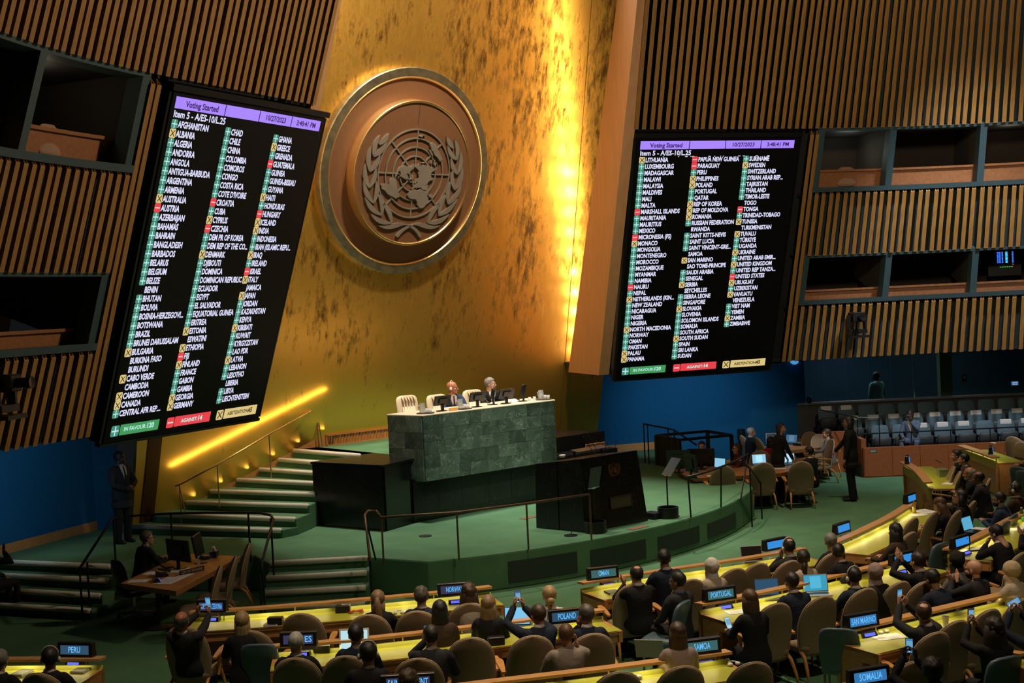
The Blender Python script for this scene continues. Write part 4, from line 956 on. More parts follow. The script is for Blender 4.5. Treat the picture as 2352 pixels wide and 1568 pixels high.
CHAIRS = [
 (418, 1441, 'under the bald man holding up a phone by the NORTH MACEDONIA sign'), (572, 1451, 'under the woman with straight blond hair'), (690, 1411, 'standing empty behind the black box on the front desk'),
 (845, 1414, 'behind the woman with the brown ponytail'), (956, 1406, 'behind the shaggy haired man in navy'), (1078, 1388, 'behind the woman with curly brown hair at the NORWAY sign'),
 (676, 1514, 'under the white haired man in the second row'), (792, 1509, 'behind the man with the white tablet'), (958, 1515, 'behind the man photographing by the second row desk'), (1080, 1467, 'standing empty in the middle of the second row'),
 (1222, 1463, 'under the man raising a phone in both hands'), (1362, 1458, 'under the navy suited man at the POLAND sign'),
 (1460, 1341, 'under the clapping man at the OMAN sign'), (1588, 1333, 'seen between the OMAN delegates and the white headscarf'), (1690, 1308, 'behind the woman in the white headscarf'), (1743, 1296, 'in front of the open dark laptop'),
 (1817, 1290, 'under the woman in beige with tied dark hair'), (1915, 1272, 'behind the black haired man in the front row'),
 (2101, 1191, 'first behind the long haired woman in the dark coat'), (2095, 1224, 'nearest the clapping man with the raised arm'), (2149, 1177, 'behind the woman writing at the front desk'), (2203, 1174, 'behind the woman looking up in glasses'), (2238, 1152, 'last in the front row before the curved desk'),
 (2273, 1100, 'behind the bald man at the curved desk'), (2192, 1072, 'between the men at the curved desk, taller one'), (2206, 1084, 'between the men at the curved desk, lower one'),
 (1785, 1388, 'under the woman with reddish brown hair at the PORTUGAL sign'), (1891, 1372, 'under the navy suited man typing on a laptop'), (1990, 1354, 'under the man with white headphones'), (2070, 1338, 'behind the woman in the mauve headscarf'), (2125, 1338, 'behind the man bending forward in the second row'),
 (2218, 1306, 'behind the bald bearded man clapping'), (2350, 1271, 'behind the woman in the beige headscarf'),
 (2152, 1455, 'under the man photographing at the SAN MARINO sign'), (2201, 1428, 'standing empty beside the man at SAN MARINO'), (2276, 1402, 'in front of the long curly haired woman'), (2350, 1378, 'at the far end of the third row desk'),
 (1421, 1546, 'first of three behind the SAMOA desk'), (1568, 1533, 'second of three behind the SAMOA desk'), (1730, 1524, 'last of three behind the SAMOA desk'), (85, 1549, 'under the man at the PERU sign'), (2100, 1522, 'under the dark haired man photographing at the SOMALIA sign')]
for px, py, l in CHAIRS: chair_at(px, py, 'tan chair ' + l)
for px, py, l, rot in [(592, 1479, 'blue vinyl chair beside the second row desk end', None), (1573, 1381, 'blue vinyl chair under the man turned sideways by OMAN', 18), (1925, 1443, 'blue vinyl chair in the aisle at the SAN MARINO desk end', -62), (2312, 1509, 'blue vinyl chair under the long curly haired woman', None),
        (2163, 1247, 'blue vinyl chair behind the black headscarf', None), (2338, 1072, 'first blue vinyl chair beyond the far wooden desk', -100), (2352, 1081, 'second blue vinyl chair beyond the far wooden desk', -100), (2331, 1181, 'blue vinyl chair under the bearded man in navy', None), (2312, 1198, 'blue vinyl chair in front of the second row far desk', None)]: chair_at(px, py, l, rot=rot, blue=True)
for px, py, l, rot in [(2325, 1004, 'tan chair standing tall behind the far wooden desk', -95), (2346, 1016, 'tan chair at the frame edge behind the far desk', -95)]: chair_at(px, py, l, rot=rot)
# speakers list table chairs
for px, py, l in [(508, 1301, 'nearest the NORTH MACEDONIA sign'), (543, 1279, 'in the middle'), (574, 1249, 'nearest the right hand stair')]: chair_at(px, py, 'tan chair at the speakers list desk, ' + l, rot=62, arms=False)
# secretariat chairs
for px, py, l, rot in [(1662, 1071, 'with its back to the stage edge', -38), (1754, 1064, 'back turned beside the stage end', -40), (1841, 1061, 'back turned near the man in a bow tie', -42), (1912, 1010, 'held by the standing woman', 60), (1703, 1001, 'under the bald man in navy', -120), (1737, 1006, 'next to the person in red', -120), (1858, 993, 'at the far end by the blue wall', 150), (1880, 998, 'beside the woman in grey', 150), (1744, 1036, 'behind the open laptop', 140), (1800, 1033, 'between the two tables', 140)]:
    chair_at(px, py, 'tan chair at the officials tables, ' + l, rot=rot)
# president chairs: padded cream leather
leath = mat('cream_leather', (.66, .53, .36), .45)
def leather_chair(p, label):
    o = thing('leather_chair', label, 'chair', p, PI, 'cream leather chairs on the podium')
    rr_ = [ring(w_, .05, -.22 - dy, z, p=3.4) for z, w_, dy in ((.42, .20, 0), (.48, .24, 0), (.7, .265, .02), (.95, .275, .05), (1.06, .26, .065), (1.11, .22, .07), (1.13, .15, .072))]
    b = link('backrest', MB().loft(rr_).mesh('backrest', leath, True), o)
    pad = MB()
    for k in range(5): pad.tube([V((-.14 + k * .07, -.165, .98)), V((-.15 + k * .075, -.20, 1.06)), V((-.14 + k * .07, -.25, 1.10))], [(.03, .008), (.036, .010), (.03, .008)], 8)
    part('headrest', pad, leath, b, True)
    part('lumbar_pad', MB().loft([ring(.17, .02, -.165, .55), ring(.18, .03, -.165, .7), ring(.17, .02, -.19, .90)]), leath, b, True)
    part('seat', MB().loft([ring(.24, .24, 0, .36, p=4), ring(.27, .27, 0, .42, p=4), ring(.25, .25, 0, .50, p=4)]), leath, o, True)
    part('base', MB().tube([(0, 0, .05), (0, 0, .38)], .03, 8).box((0, 0, .04), (.5, .06, .04)).box((0, 0, .04), (.06, .5, .04)), blackm, o)
for px, py, l in [(935, 908, 'cream leather chair standing empty on the podium'), (1004, 906, 'cream leather chair behind the man with the white earpiece'), (1086, 895, 'cream leather chair behind the grey haired man with glasses')]:
    p = atp(px, py, (0, 1.95, 0), (0, 1, 0)); leather_chair(V((p.x, 1.7, p.z - 1.13)), l)

# ------------------------------------------------------------------ delegate desks
leather = mat('desk_leather_lit', (.40, .39, .030), .42, noise=3, noise_col=(.34, .35, .03))  # olive desk leather, the ledge lamps' yellow light painted into its colour
leatherg = mat('desk_leather_unlit', (.085, .10, .035), .45)  # same leather painted darker, for desks without ledge light
def smooth(pts, step=.3):
    out = []
    n = len(pts)
    for i in range(n - 1):
        p0, p1, p2, p3 = pts[max(i - 1, 0)], pts[i], pts[i + 1], pts[min(i + 2, n - 1)]
        k = max(1, int((p2 - p1).length / step))
        for j in range(k):
            t = j / k
            out.append(.5 * ((2 * p1) + (p2 - p0) * t + (2 * p0 - 5 * p1 + 4 * p2 - p3) * t * t + (3 * p1 - p0 - 3 * p2 + p3) * t ** 3))
    out.append(pts[-1]); return out
LED = .85
def desk(label, pix, lit=True, ends=(1, 1), depth=.60, energy=1.05, zt=.74):
    P = smooth([at(x, y, LED) for x, y in pix]); P = [V((p.x, p.y, 0)) for p in P]
    t = thing('delegate_desk', label, 'desk', group='curved wooden delegate desks')
    N = []
    for i, p in enumerate(P):
        d = (P[min(i + 1, len(P) - 1)] - P[max(i - 1, 0)]).normalized(); n = V((-d.y, d.x, 0))
        if n.dot(p - V((0, 2, 0))) < 0: n = -n
        N.append(n)
    flip = N[0].cross((P[1] - P[0])).z < 0
    def ext(prof): return MB().loft([[P[i] + N[i] * o + V((0, 0, z)) for o, z in (prof if not flip else prof[::-1])] for i in range(len(P))])
    part('table_top', ext([(-.03, .70), (-.03, .735), (depth, .735), (depth, .70)]), wood, t)
    part('leather_top', ext([(.0, .736), (.0, .741), (depth - .025, .741), (depth - .025, .736)]), leather if lit else leatherg, t)
    part('back_lip', ext([(-.045, .60), (-.045, .785), (-.02, .785), (.012, .738), (.012, .60)]), leather if lit else wood, t)
    part('fascia', ext([(depth - .02, .60), (depth - .02, .735), (depth + .008, .735), (depth - .05, .60)]), wood, t)
    part('front_panel', ext([(.0, .02), (.0, .70), (.035, .70), (.035, .02)]), wood, t)
    part('ledge', ext([(-.12, .842), (-.12, .872), (.055, .882), (.055, .852)]), woodl, t)
    L = 0; nxt = .35; mids = []
    for i in range(1, len(P)):
        L += (P[i] - P[i - 1]).length
        if L > nxt: part('post', MB().tube([P[i] + N[i] * -.03 + V((0, 0, .74)), P[i] + N[i] * -.03 + V((0, 0, .85))], .010, 6), brass, t); nxt += .95; mids.append(i)
    for e, i in ((ends[0], 0), (ends[1], len(P) - 1)):
        if e:
            d = (P[1] - P[0]).normalized() if i == 0 else (P[-1] - P[-2]).normalized()
            c = P[i]; n = N[i]; s = d * .05 * (1 if i == 0 else -1)
            q = [c + n * -.045, c + n * .36, c + n * .36 + s, c + n * -.045 + s]
            part('end_panel', MB().prism([(v.x, v.y) for v in q], .02, .742), wood, t)
            q = [c + n * .36, c + n * (depth + .004), c + n * (depth + .004) + s, c + n * .36 + s]
            part('end_fascia', MB().prism([(v.x, v.y) for v in q], .60, .738), wood, t)
    if lit:
        for k in range(0, len(mids)):
            i = mids[k]
            d = (P[min(i + 1, len(P) - 1)] - P[i - 1]).normalized(); ang = math.atan2(d.y, d.x)
            lo = lamp('desk_strip_lamp', 'AREA', P[i] + N[i] * .02 + V((0, 0, .84)), energy, (1, .84, .40), None, shape='RECTANGLE', size=.9, size_y=.03)
            M = Matrix.Rotation(ang, 4, 'Z')
            aim = (N[i] * .5 + V((0, 0, -1))).normalized()
            X = d; Zc = -aim; Y = Zc.cross(X).normalized(); X = Y.cross(Zc)
            Mm = Matrix((X, Y, Zc)).transposed().to_4x4(); Mm.translation = lo.location; lo.matrix_world = Mm
    return t, P, N
desk('front row desk from the NORTH MACEDONIA sign to the NORWAY sign', [(436, 1409), (620, 1397), (860, 1377), (1050, 1359), (1128, 1350)])
desk('front row desk with the OMAN sign', [(1336, 1342), (1500, 1316), (1700, 1287), (1800, 1270), (1850, 1262)])
desk('front row desk on the far side with the yellow lit top and water bottle', [(1912, 1251), (1960, 1231), (2000, 1212), (2050, 1187), (2098, 1157)], ends=(1, 0))
desk('short curved front row desk near the gallery wall', [(2136, 1110), (2112, 1082), (2078, 1061)], ends=(0, 1), energy=.85)
desk('far wooden desk in front of the gallery', [(2210, 1024), (2250, 1037), (2291, 1052)], ends=(0, 1), energy=.9)
desk('wooden desk at the frame edge beside the far desk', [(2344, 1064), (2380, 1057)], lit=False)
desk('second row desk from the flat sign to the POLAND sign', [(625, 1488), (860, 1468), (1130, 1437), (1385, 1404)])
desk('second row desk with the PORTUGAL sign', [(1608, 1391), (1800, 1353), (1990, 1308), (2055, 1293), (2102, 1281)])
desk('second row desk on the far side where a man rests his face on his hand', [(2182, 1264), (2250, 1234), (2340, 1187), (2400, 1158)])
desk('third row desk with the PERU sign', [(-120, 1520), (0, 1518), (234, 1516)], ends=(0, 1))
desk('third row desk with the SAMOA sign', [(860, 1606), (1100, 1574), (1400, 1538), (1677, 1500)], ends=(0, 1))
desk('third row desk with the SAN MARINO sign', [(1926, 1456), (2130, 1409), (2352, 1358), (2440, 1338)], energy=.85)
desk('fourth row desk with the SOMALIA sign', [(1930, 1585), (2030, 1562), (2070, 1553)], lit=False)
desk('fourth row desk corner in the bottom corner of the frame', [(2332, 1506), (2420, 1486)], ends=(1, 0), energy=.9)

# ------------------------------------------------------------------ name signs, consoles
nm_text = emat('sign_text', (.12, .50, 1.0), 1.0); nm_dim = emat('sign_dim', (.028, .075, .13), 1.0); nm_blue = emat('sign_lit', (.03, .26, .72), 1.0); nm_off = emat('sign_off', (.035, .035, .085), 1.0)
def name_sign(px, py, txt, label, bg, rz=None, w_=.46):
    p = at(px, py, .98); r = face_rz(p) + (rz or 0)
    o = thing('name_sign', label, 'sign', (p.x, p.y, .878), r, 'electronic name signs on the desks')
    bx = MB().hexa([V((-w_ / 2, -.045, 0)), V((w_ / 2, -.045, 0)), V((w_ / 2, .06, 0)), V((-w_ / 2, .06, 0))], [V((-w_ / 2, -.03, .17)), V((w_ / 2, -.03, .17)), V((w_ / 2, .04, .17)), V((-w_ / 2, .04, .17))]).mesh('housing', black)
    part('housing', bevel(bx, .006, 1), None, o)
    M = Matrix.Translation((.0, -.0395, .085)) @ Matrix.Rotation(math.radians(90 - 5), 4, 'X')
    part('display', MB().box((0, 0, 0), (w_ * .80, .105, .006)), bg, o, M=M)
    if not txt: return
    mb = MB(); ww = min(w_ * .74, .036 * len(txt) + .01)
    put_text(mb, txt.strip(), .12 if txt[0] == ' ' else 0, 0, .098, 'CENTER', .0015, xs=.6, maxw=min(ww, .036 * len(txt.strip()) + .01), z=.005); part('lettering', mb, nm_text, o, M=M, kind='stuff')
def console(px, py, label, z=.742, on=True, mic=True, rz=0, tgt=None):
    p = at(px, py, z + .03); p.z = z; r = face_rz(p, tgt) + rz
    o = thing('microphone_console', label, 'console', p, r, 'microphone consoles with lit displays')
    part('housing', MB().hexa([V((-.11, -.05, 0)), V((.11, -.05, 0)), V((.11, .06, 0)), V((-.11, .06, 0))], [V((-.10, -.025, .055)), V((.10, -.025, .055)), V((.10, .05, .06)), V((-.10, .05, .06))]), black, o)
    M = Matrix.Translation((0, -.042, .03)) @ Matrix.Rotation(math.radians(62), 4, 'X')
    part('display', MB().box((0, 0, 0), (.15, .036, .004)), emat('console_violet', (.13, .16, .95), 1.1), o, M=M)
    if mic: part('gooseneck', MB().tube([(.16, .02, 0), (.165, .02, .10), (.12, .0, .20), (.02, -.03, .25), (-.03, -.05, .245)], [.006, .005, .005, .005, .011], 6), black, o)
name_sign(175, 1487, 'PERU', 'black name sign lettered PERU', nm_dim)
name_sign(487, 1388, 'NORTH MACEDONIA', 'black name sign lettered NORTH MACEDONIA', nm_off, w_=.42)
name_sign(1043, 1349, 'NORWAY', 'black name sign lettered NORWAY', nm_off)
name_sign(686, 1463, '         ES', 'name sign half hidden by the white haired man', nm_off, w_=.44)
name_sign(1300, 1410, 'POLAND', 'black name sign lettered POLAND', nm_dim)
name_sign(1384, 1312, 'OMAN', 'black name sign lettered OMAN', mat('sg_teal', (0, 0, 0), .5, emit=(.04, .12, .12)))
name_sign(1652, 1360, 'PORTUGAL', 'black name sign lettered PORTUGAL', MATS['sg_teal'])
name_sign(1609, 1479, 'SAMOA', 'black name sign lettered SAMOA', MATS['sg_teal'])
name_sign(937, 1561, 'SAINT VINCENT', 'wide name sign lettered SAINT VINCENT at the bottom of the frame', nm_off, w_=.56)
name_sign(1978, 1420, 'SAN MARINO', 'black name sign lettered SAN MARINO', mat('sg_b', (0, 0, 0), .5, emit=(.035, .17, .40)))
name_sign(1994, 1547, 'SOMALIA', 'black name sign lettered SOMALIA', MATS['sg_b'])
name_sign(1779, 1246, '', 'bright blue name sign hidden partly by a balding head', nm_blue)
name_sign(1933, 1209, '', 'bright blue name sign at the near end of the far front desk', nm_blue, rz=.1)
name_sign(2090, 1141, '', 'bright blue name sign at the tip of the far front desk', nm_blue, w_=.36, rz=-.2)
name_sign(2084, 1053, '', 'small bright blue sign on the curved desk ledge', nm_blue, w_=.30, rz=-.3)
name_sign(2070, 1279, '', 'blue name sign behind the clapping raised hand', nm_blue)
name_sign(2205, 1240, '', 'blue name sign beside the black headscarf', nm_blue)
name_sign(2276, 1031, '', 'small bright blue sign on the far wooden desk', nm_blue, w_=.34, rz=-.4)
for px, py, l, tz in [(172, 1522, 'console in front of the PERU sign', 0), (487, 1420, 'console in front of the NORTH MACEDONIA sign', 0), (1396, 1341, 'console in front of the OMAN sign', 0), (1664, 1392, 'console in front of the PORTUGAL sign', 0), (1620, 1519, 'console in front of the SAMOA sign', 0), (1993, 1455, 'console in front of the SAN MARINO sign', 0), (1943, 1233, 'console in front of the far front desk sign', 0), (2217, 1268, 'console in front of the sign by the black headscarf', 0), (2068, 1312, 'console under the clapping raised hand', 0), (1048, 1380, 'console beside the curly haired woman at NORWAY', 0), (692, 1500, 'console in front of the white haired man', 0)]: console(px, py, l)

# ------------------------------------------------------------------ people
def remesh(mb, vox, sm=3):
    me = mb.mesh('tmp', [])
    o = bpy.data.objects.new('tmp', me); COL.objects.link(o)
    r = o.modifiers.new('r', 'REMESH'); r.mode = 'VOXEL'; r.voxel_size = vox
    if sm: s = o.modifiers.new('s', 'SMOOTH'); s.factor = .5; s.iterations = sm
    dg = bpy.context.evaluated_depsgraph_get()
    out = bpy.data.meshes.new_from_object(o.evaluated_get(dg))
    v = [tuple(x.co) for x in out.vertices]; f = [tuple(p.vertices) for p in out.polygons]
    bpy.data.objects.remove(o); bpy.data.meshes.remove(me); bpy.data.meshes.remove(out)
    q = MB(); q.v = v; q.f = f; q.m = [0] * len(f); return q
def cap_tube(mb, pts, rs, n=10, side=None):
    pts = [V(p) for p in pts]
    a, b = (pts[0] - pts[1]).normalized(), (pts[-1] - pts[-2]).normalized()
    g_ = lambda r: r if isinstance(r, tuple) else (r, r)
    r0, r1 = g_(rs[0]), g_(rs[-1])
    P = [pts[0] + a * min(r0) * .8, pts[0] + a * min(r0) * .5] + pts + [pts[-1] + b * min(r1) * .5, pts[-1] + b * min(r1) * .8]
    Rr = [tuple(x * .5 for x in r0), tuple(x * .85 for x in r0)] + [g_(r) for r in rs] + [tuple(x * .85 for x in r1), tuple(x * .5 for x in r1)]
    return mb.tube(P, Rr, n, side=side)
_hand = {}
def hand_mesh(kind):
    if kind in _hand: return _hand[kind]
    curl = {'flat': (6, 8, 6), 'relax': (22, 28, 18), 'grip': (48, 62, 35), 'open': (2, 6, 4)}[kind]
    spread = {'flat': 2, 'relax': 3, 'grip': 3, 'open': 9}[kind]
    mb = MB()
    mb.loft([[V((x * w_, y, z * h)) for x, z in ((-1, -.6), (-.6, -1), (.6, -1), (1, -.6), (1, .6), (.6, 1), (-.6, 1), (-1, .6))] for y, w_, h in ((-.03, .025, .019), (0, .029, .019), (.03, .038, .018), (.07, .042, .016), (.092, .040, .013))])
    for i, (x, L, r) in enumerate(((.030, .072, .0088), (.010, .080, .0092), (-.011, .075, .0088), (-.031, .058, .0080))):
        p = V((x * .92, .082, 0)); a = 0; sp = math.radians(-spread * (i - 1.5)) * -1
        pts = [p - V((0, .02, 0)), p]
        for k, (fr, c) in enumerate(zip((.45, .32, .23), curl)):
            a += math.radians(c); p = p + V((math.sin(sp) * math.cos(a), math.cos(sp) * math.cos(a), -math.sin(a))) * L * fr; pts.append(p)
        cap_tube(mb, pts, [r * 1.05, r * 1.05, r, r * .92, r * .8], 8)
    t = .5 if kind in ('grip', 'relax') else .15
    cap_tube(mb, [(.018, .012, -.004), (.044, .035, -.012 - .01 * t), (.056, .062, -.018 - .025 * t), (.058 - .02 * t, .085, -.024 - .03 * t)], [.013, .0115, .0098, .008], 8)
    _hand[kind] = remesh(mb, .0062, 2); return _hand[kind]
_head = {}
def head_mesh(kind):
    if kind in _head: return _head[kind]
    f = kind == 'f'; k = .95 if f else 1.0
    mb = MB()
    mb.ell((0, -.014, .032), (.076, .097, .087), 20, 14)
    mb.ell((0, .028, -.030), (.061, .064, .082), 16, 12)
    mb.ell((0, .050, -.078), (.042 if not f else .036, .040, .034), 14, 10)
    mb.ell((0, .068, -.098), (.022, .020, .016), 10, 8)
    for s in (-1, 1):
        mb.ell((s * .074, -.012, -.012), (.010, .020, .032), 10, 8)
        mb.ell((s * .040, .066, -.030), (.020, .020, .020), 10, 8)
        mb.ell((s * .030, .078, .020), (.026, .012, .009), 10, 6)
        mb.ell((s * .012, .096, -.036), (.008, .009, .007), 8, 6)
    cap_tube(mb, [(0, .084, .012), (0, .098, -.012), (0, .108, -.032)], [(.009, .010), (.010, .011), (.012, .010)], 8, side=(1, 0, 0))
    mb.ell((0, .088, -.064), (.024, .010, .006), 10, 6); mb.ell((0, .086, -.073), (.020, .010, .006), 10, 6)
    cap_tube(mb, [(0, -.022, -.05), (0, -.030, -.12), (0, -.040, -.20)], [.054 * k, .052 * k, .060 * k], 12)
    _head[kind] = remesh(mb, .0068, 2); return _head[kind]
def noise_disp(mb, amp, freq, seed=0):
    from mathutils import noise as nz
    mb.v = [tuple(V(v) + V(v).normalized() * amp * nz.noise(V(v) * freq + V((seed, 0, 0)))) for v in mb.v]; return mb
_hair = {}
def skull(scale, keep, n=28, k=20, thick=.0):
    mb = MB().ell((0, -.014, .032), tuple(a * scale for a in (.0785, .0995, .0905)), n, k)
    cen = [sum((V(mb.v[i]) for i in f), V()) / len(f) for f in mb.f]
    mb2 = MB(); mb2.v = mb.v; mb2.f = [f for f, c in zip(mb.f, cen) if keep(c)]; mb2.m = [0] * len(mb2.f); return mb2
def face_ok(c, front=.075, side=-.035, nape=-.075):
    if c.y > .045: return c.z > front
    if c.y > -.0: return c.z > side + .055 + (c.y) * 1.1
    return c.z > nape
def hair_mesh(style):
    if style in _hair: return _hair[style]
    if style == 'short': mb = noise_disp(skull(1.075, lambda c: face_ok(c)), .006, 30)
    elif style == 'crop': mb = noise_disp(skull(1.03, lambda c: face_ok(c, .07)), .002, 60)
    elif style == 'shaggy': mb = noise_disp(skull(1.14, lambda c: face_ok(c, .07, -.05, -.09)), .014, 22)
    elif style == 'thin':       # bald crown, hair round the sides and back
        mb = noise_disp(skull(1.05, lambda c: c.y < .02 and -.075 < c.z < .075 + max(0, -c.y - .05) * .4), .004, 40)
    elif style == 'receding': mb = noise_disp(skull(1.06, lambda c: face_ok(c, .11) and not (c.z > .10 and c.y < -.02 and abs(c.x) < .045)), .005, 35)
    elif style == 'afro': mb = noise_disp(skull(1.22, lambda c: face_ok(c, .08, -.04, -.07), 32, 24), .012, 45)
    elif style in ('long', 'straight', 'curly', 'pony', 'bun', 'bob', 'tied'):
        amp = {'curly': .016, 'long': .007}.get(style, .004); fr = {'curly': 26}.get(style, 30)
        mb = noise_disp(skull(1.10 if style != 'curly' else 1.18, lambda c: face_ok(c, .075, -.05, -.08)), amp, fr)
        def curtain(zs):
            rings = []
            for z, w_, d, y in zs: rings.append([V((w_ * math.cos(a), y - d * math.sin(a), z)) for a in [PI * (-.08) + PI * 1.16 * j / 16 for j in range(17)]] + [V((w_ * .8 * math.cos(a), y - d * .5 * math.sin(a), z)) for a in [PI * 1.08 - PI * 1.16 * j / 16 for j in range(17)]])
            return MB().loft(rings)
        if style == 'bob': c = curtain([(.05, .087, .10, -.010), (-.03, .095, .105, -.008), (-.09, .098, .10, -.005), (-.15, .090, .085, -.01), (-.17, .07, .06, -.02)])
        elif style == 'straight': c = curtain([(.05, .086, .10, -.010), (-.06, .090, .10, -.010), (-.16, .095, .092, -.012), (-.26, .098, .085, -.02), (-.34, .09, .07, -.04), (-.36, .07, .05, -.05)])
        elif style == 'curly': c = curtain([(.05, .095, .108, -.010), (-.06, .112, .115, -.010), (-.16, .125, .11, -.012), (-.26, .12, .095, -.025), (-.33, .10, .07, -.05), (-.36, .06, .04, -.06)])
        elif style == 'long': c = curtain([(.05, .088, .102, -.010), (-.06, .095, .104, -.010), (-.16, .105, .095, -.015), (-.27, .11, .085, -.03), (-.36, .10, .06, -.06), (-.42, .06, .04, -.075)])
        elif style == 'pony':
            c = MB(); cap_tube(c, [(0, -.10, .05), (0, -.135, .03), (0, -.14, -.05), (.01, -.125, -.16), (.02, -.12, -.27), (.02, -.115, -.34)], [.020, .034, .044, .046, .034, .012], 12)
            c.lathe([(.028, -.01), (.034, 0), (.028, .01)], 10, c=(0, -.118, .045))
            d = curtain([(.0, .082, .098, -.012), (-.10, .085, .09, -.012), (-.2, .07, .07, -.03)]); c.add(d.v, d.f)
        elif style == 'bun':
            c = MB().ell((.005, -.115, -.035), (.046, .042, .042), 14, 10); noise_disp(c, .004, 60)
            e = MB(); cap_tube(e, [(0, -.09, -.06), (0, -.10, -.11), (0, -.105, -.15)], [.03, .022, .01], 8); c.add(e.v, e.f)
        else:
            c = MB(); cap_tube(c, [(0, -.10, -.04), (0, -.125, -.08), (0, -.12, -.15), (.005, -.115, -.24), (.01, -.11, -.28)], [.030, .036, .034, .024, .01], 10)
        noise_disp(c, amp, fr, 3); mb.add(c.v, c.f)
    elif style == 'hijab':
        m = MB(); m.ell((0, -.016, .030), (.092, .112, .104), 20, 14)
        m.ell((0, .012, -.075), (.080, .088, .075), 18, 12)
        m.loft([[V((w_ * math.cos(2 * PI * j / 20), y + d * math.sin(2 * PI * j / 20), z)) for j in range(20)] for z, w_, d, y in ((-.05, .075, .08, -.005), (-.12, .085, .085, -.015), (-.19, .115, .10, -.025), (-.245, .165, .125, -.03), (-.285, .20, .135, -.035))])
        r = remesh(m, .011, 3)
        cen = [sum((V(r.v[i]) for i in f), V()) / len(f) for f in r.f]
        mb = MB(); mb.v = r.v; mb.m = []
        mb.f = [f for f, c in zip(r.f, cen) if not (c.y > .055 and -.092 < c.z < .085 and (c.x / .062) ** 2 + ((c.z + .005) / .088) ** 2 < 1)]
        mb.m = [0] * len(mb.f); noise_disp(mb, .005, 22)
    _hair[style] = mb.mesh('hair', [], True); return _hair[style]
def ik(S, T, l1, l2, pole):
    d = T - S; L = min(d.length, (l1 + l2) * .998); d = d.normalized()
    a = (l1 * l1 - l2 * l2 + L * L) / (2 * L); h = math.sqrt(max(l1 * l1 - a * a, 0))
    p = V(pole); p = (p - d * p.dot(d)).normalized()
    return S + d * a + p * h, S + d * L
POSES = {}
def P_(**k):
    d = dict(kind='sit', lean=6, twist=0, side=0, L=('relax', (-.15, .32, .62)), R=('relax', (.15, .32, .62)), sex='m', knee=0); d.update(k); return d
DESK = dict(L=('relax', (-.16, .42, .77)), R=('relax', (.16, .42, .77)))
_geo = {}
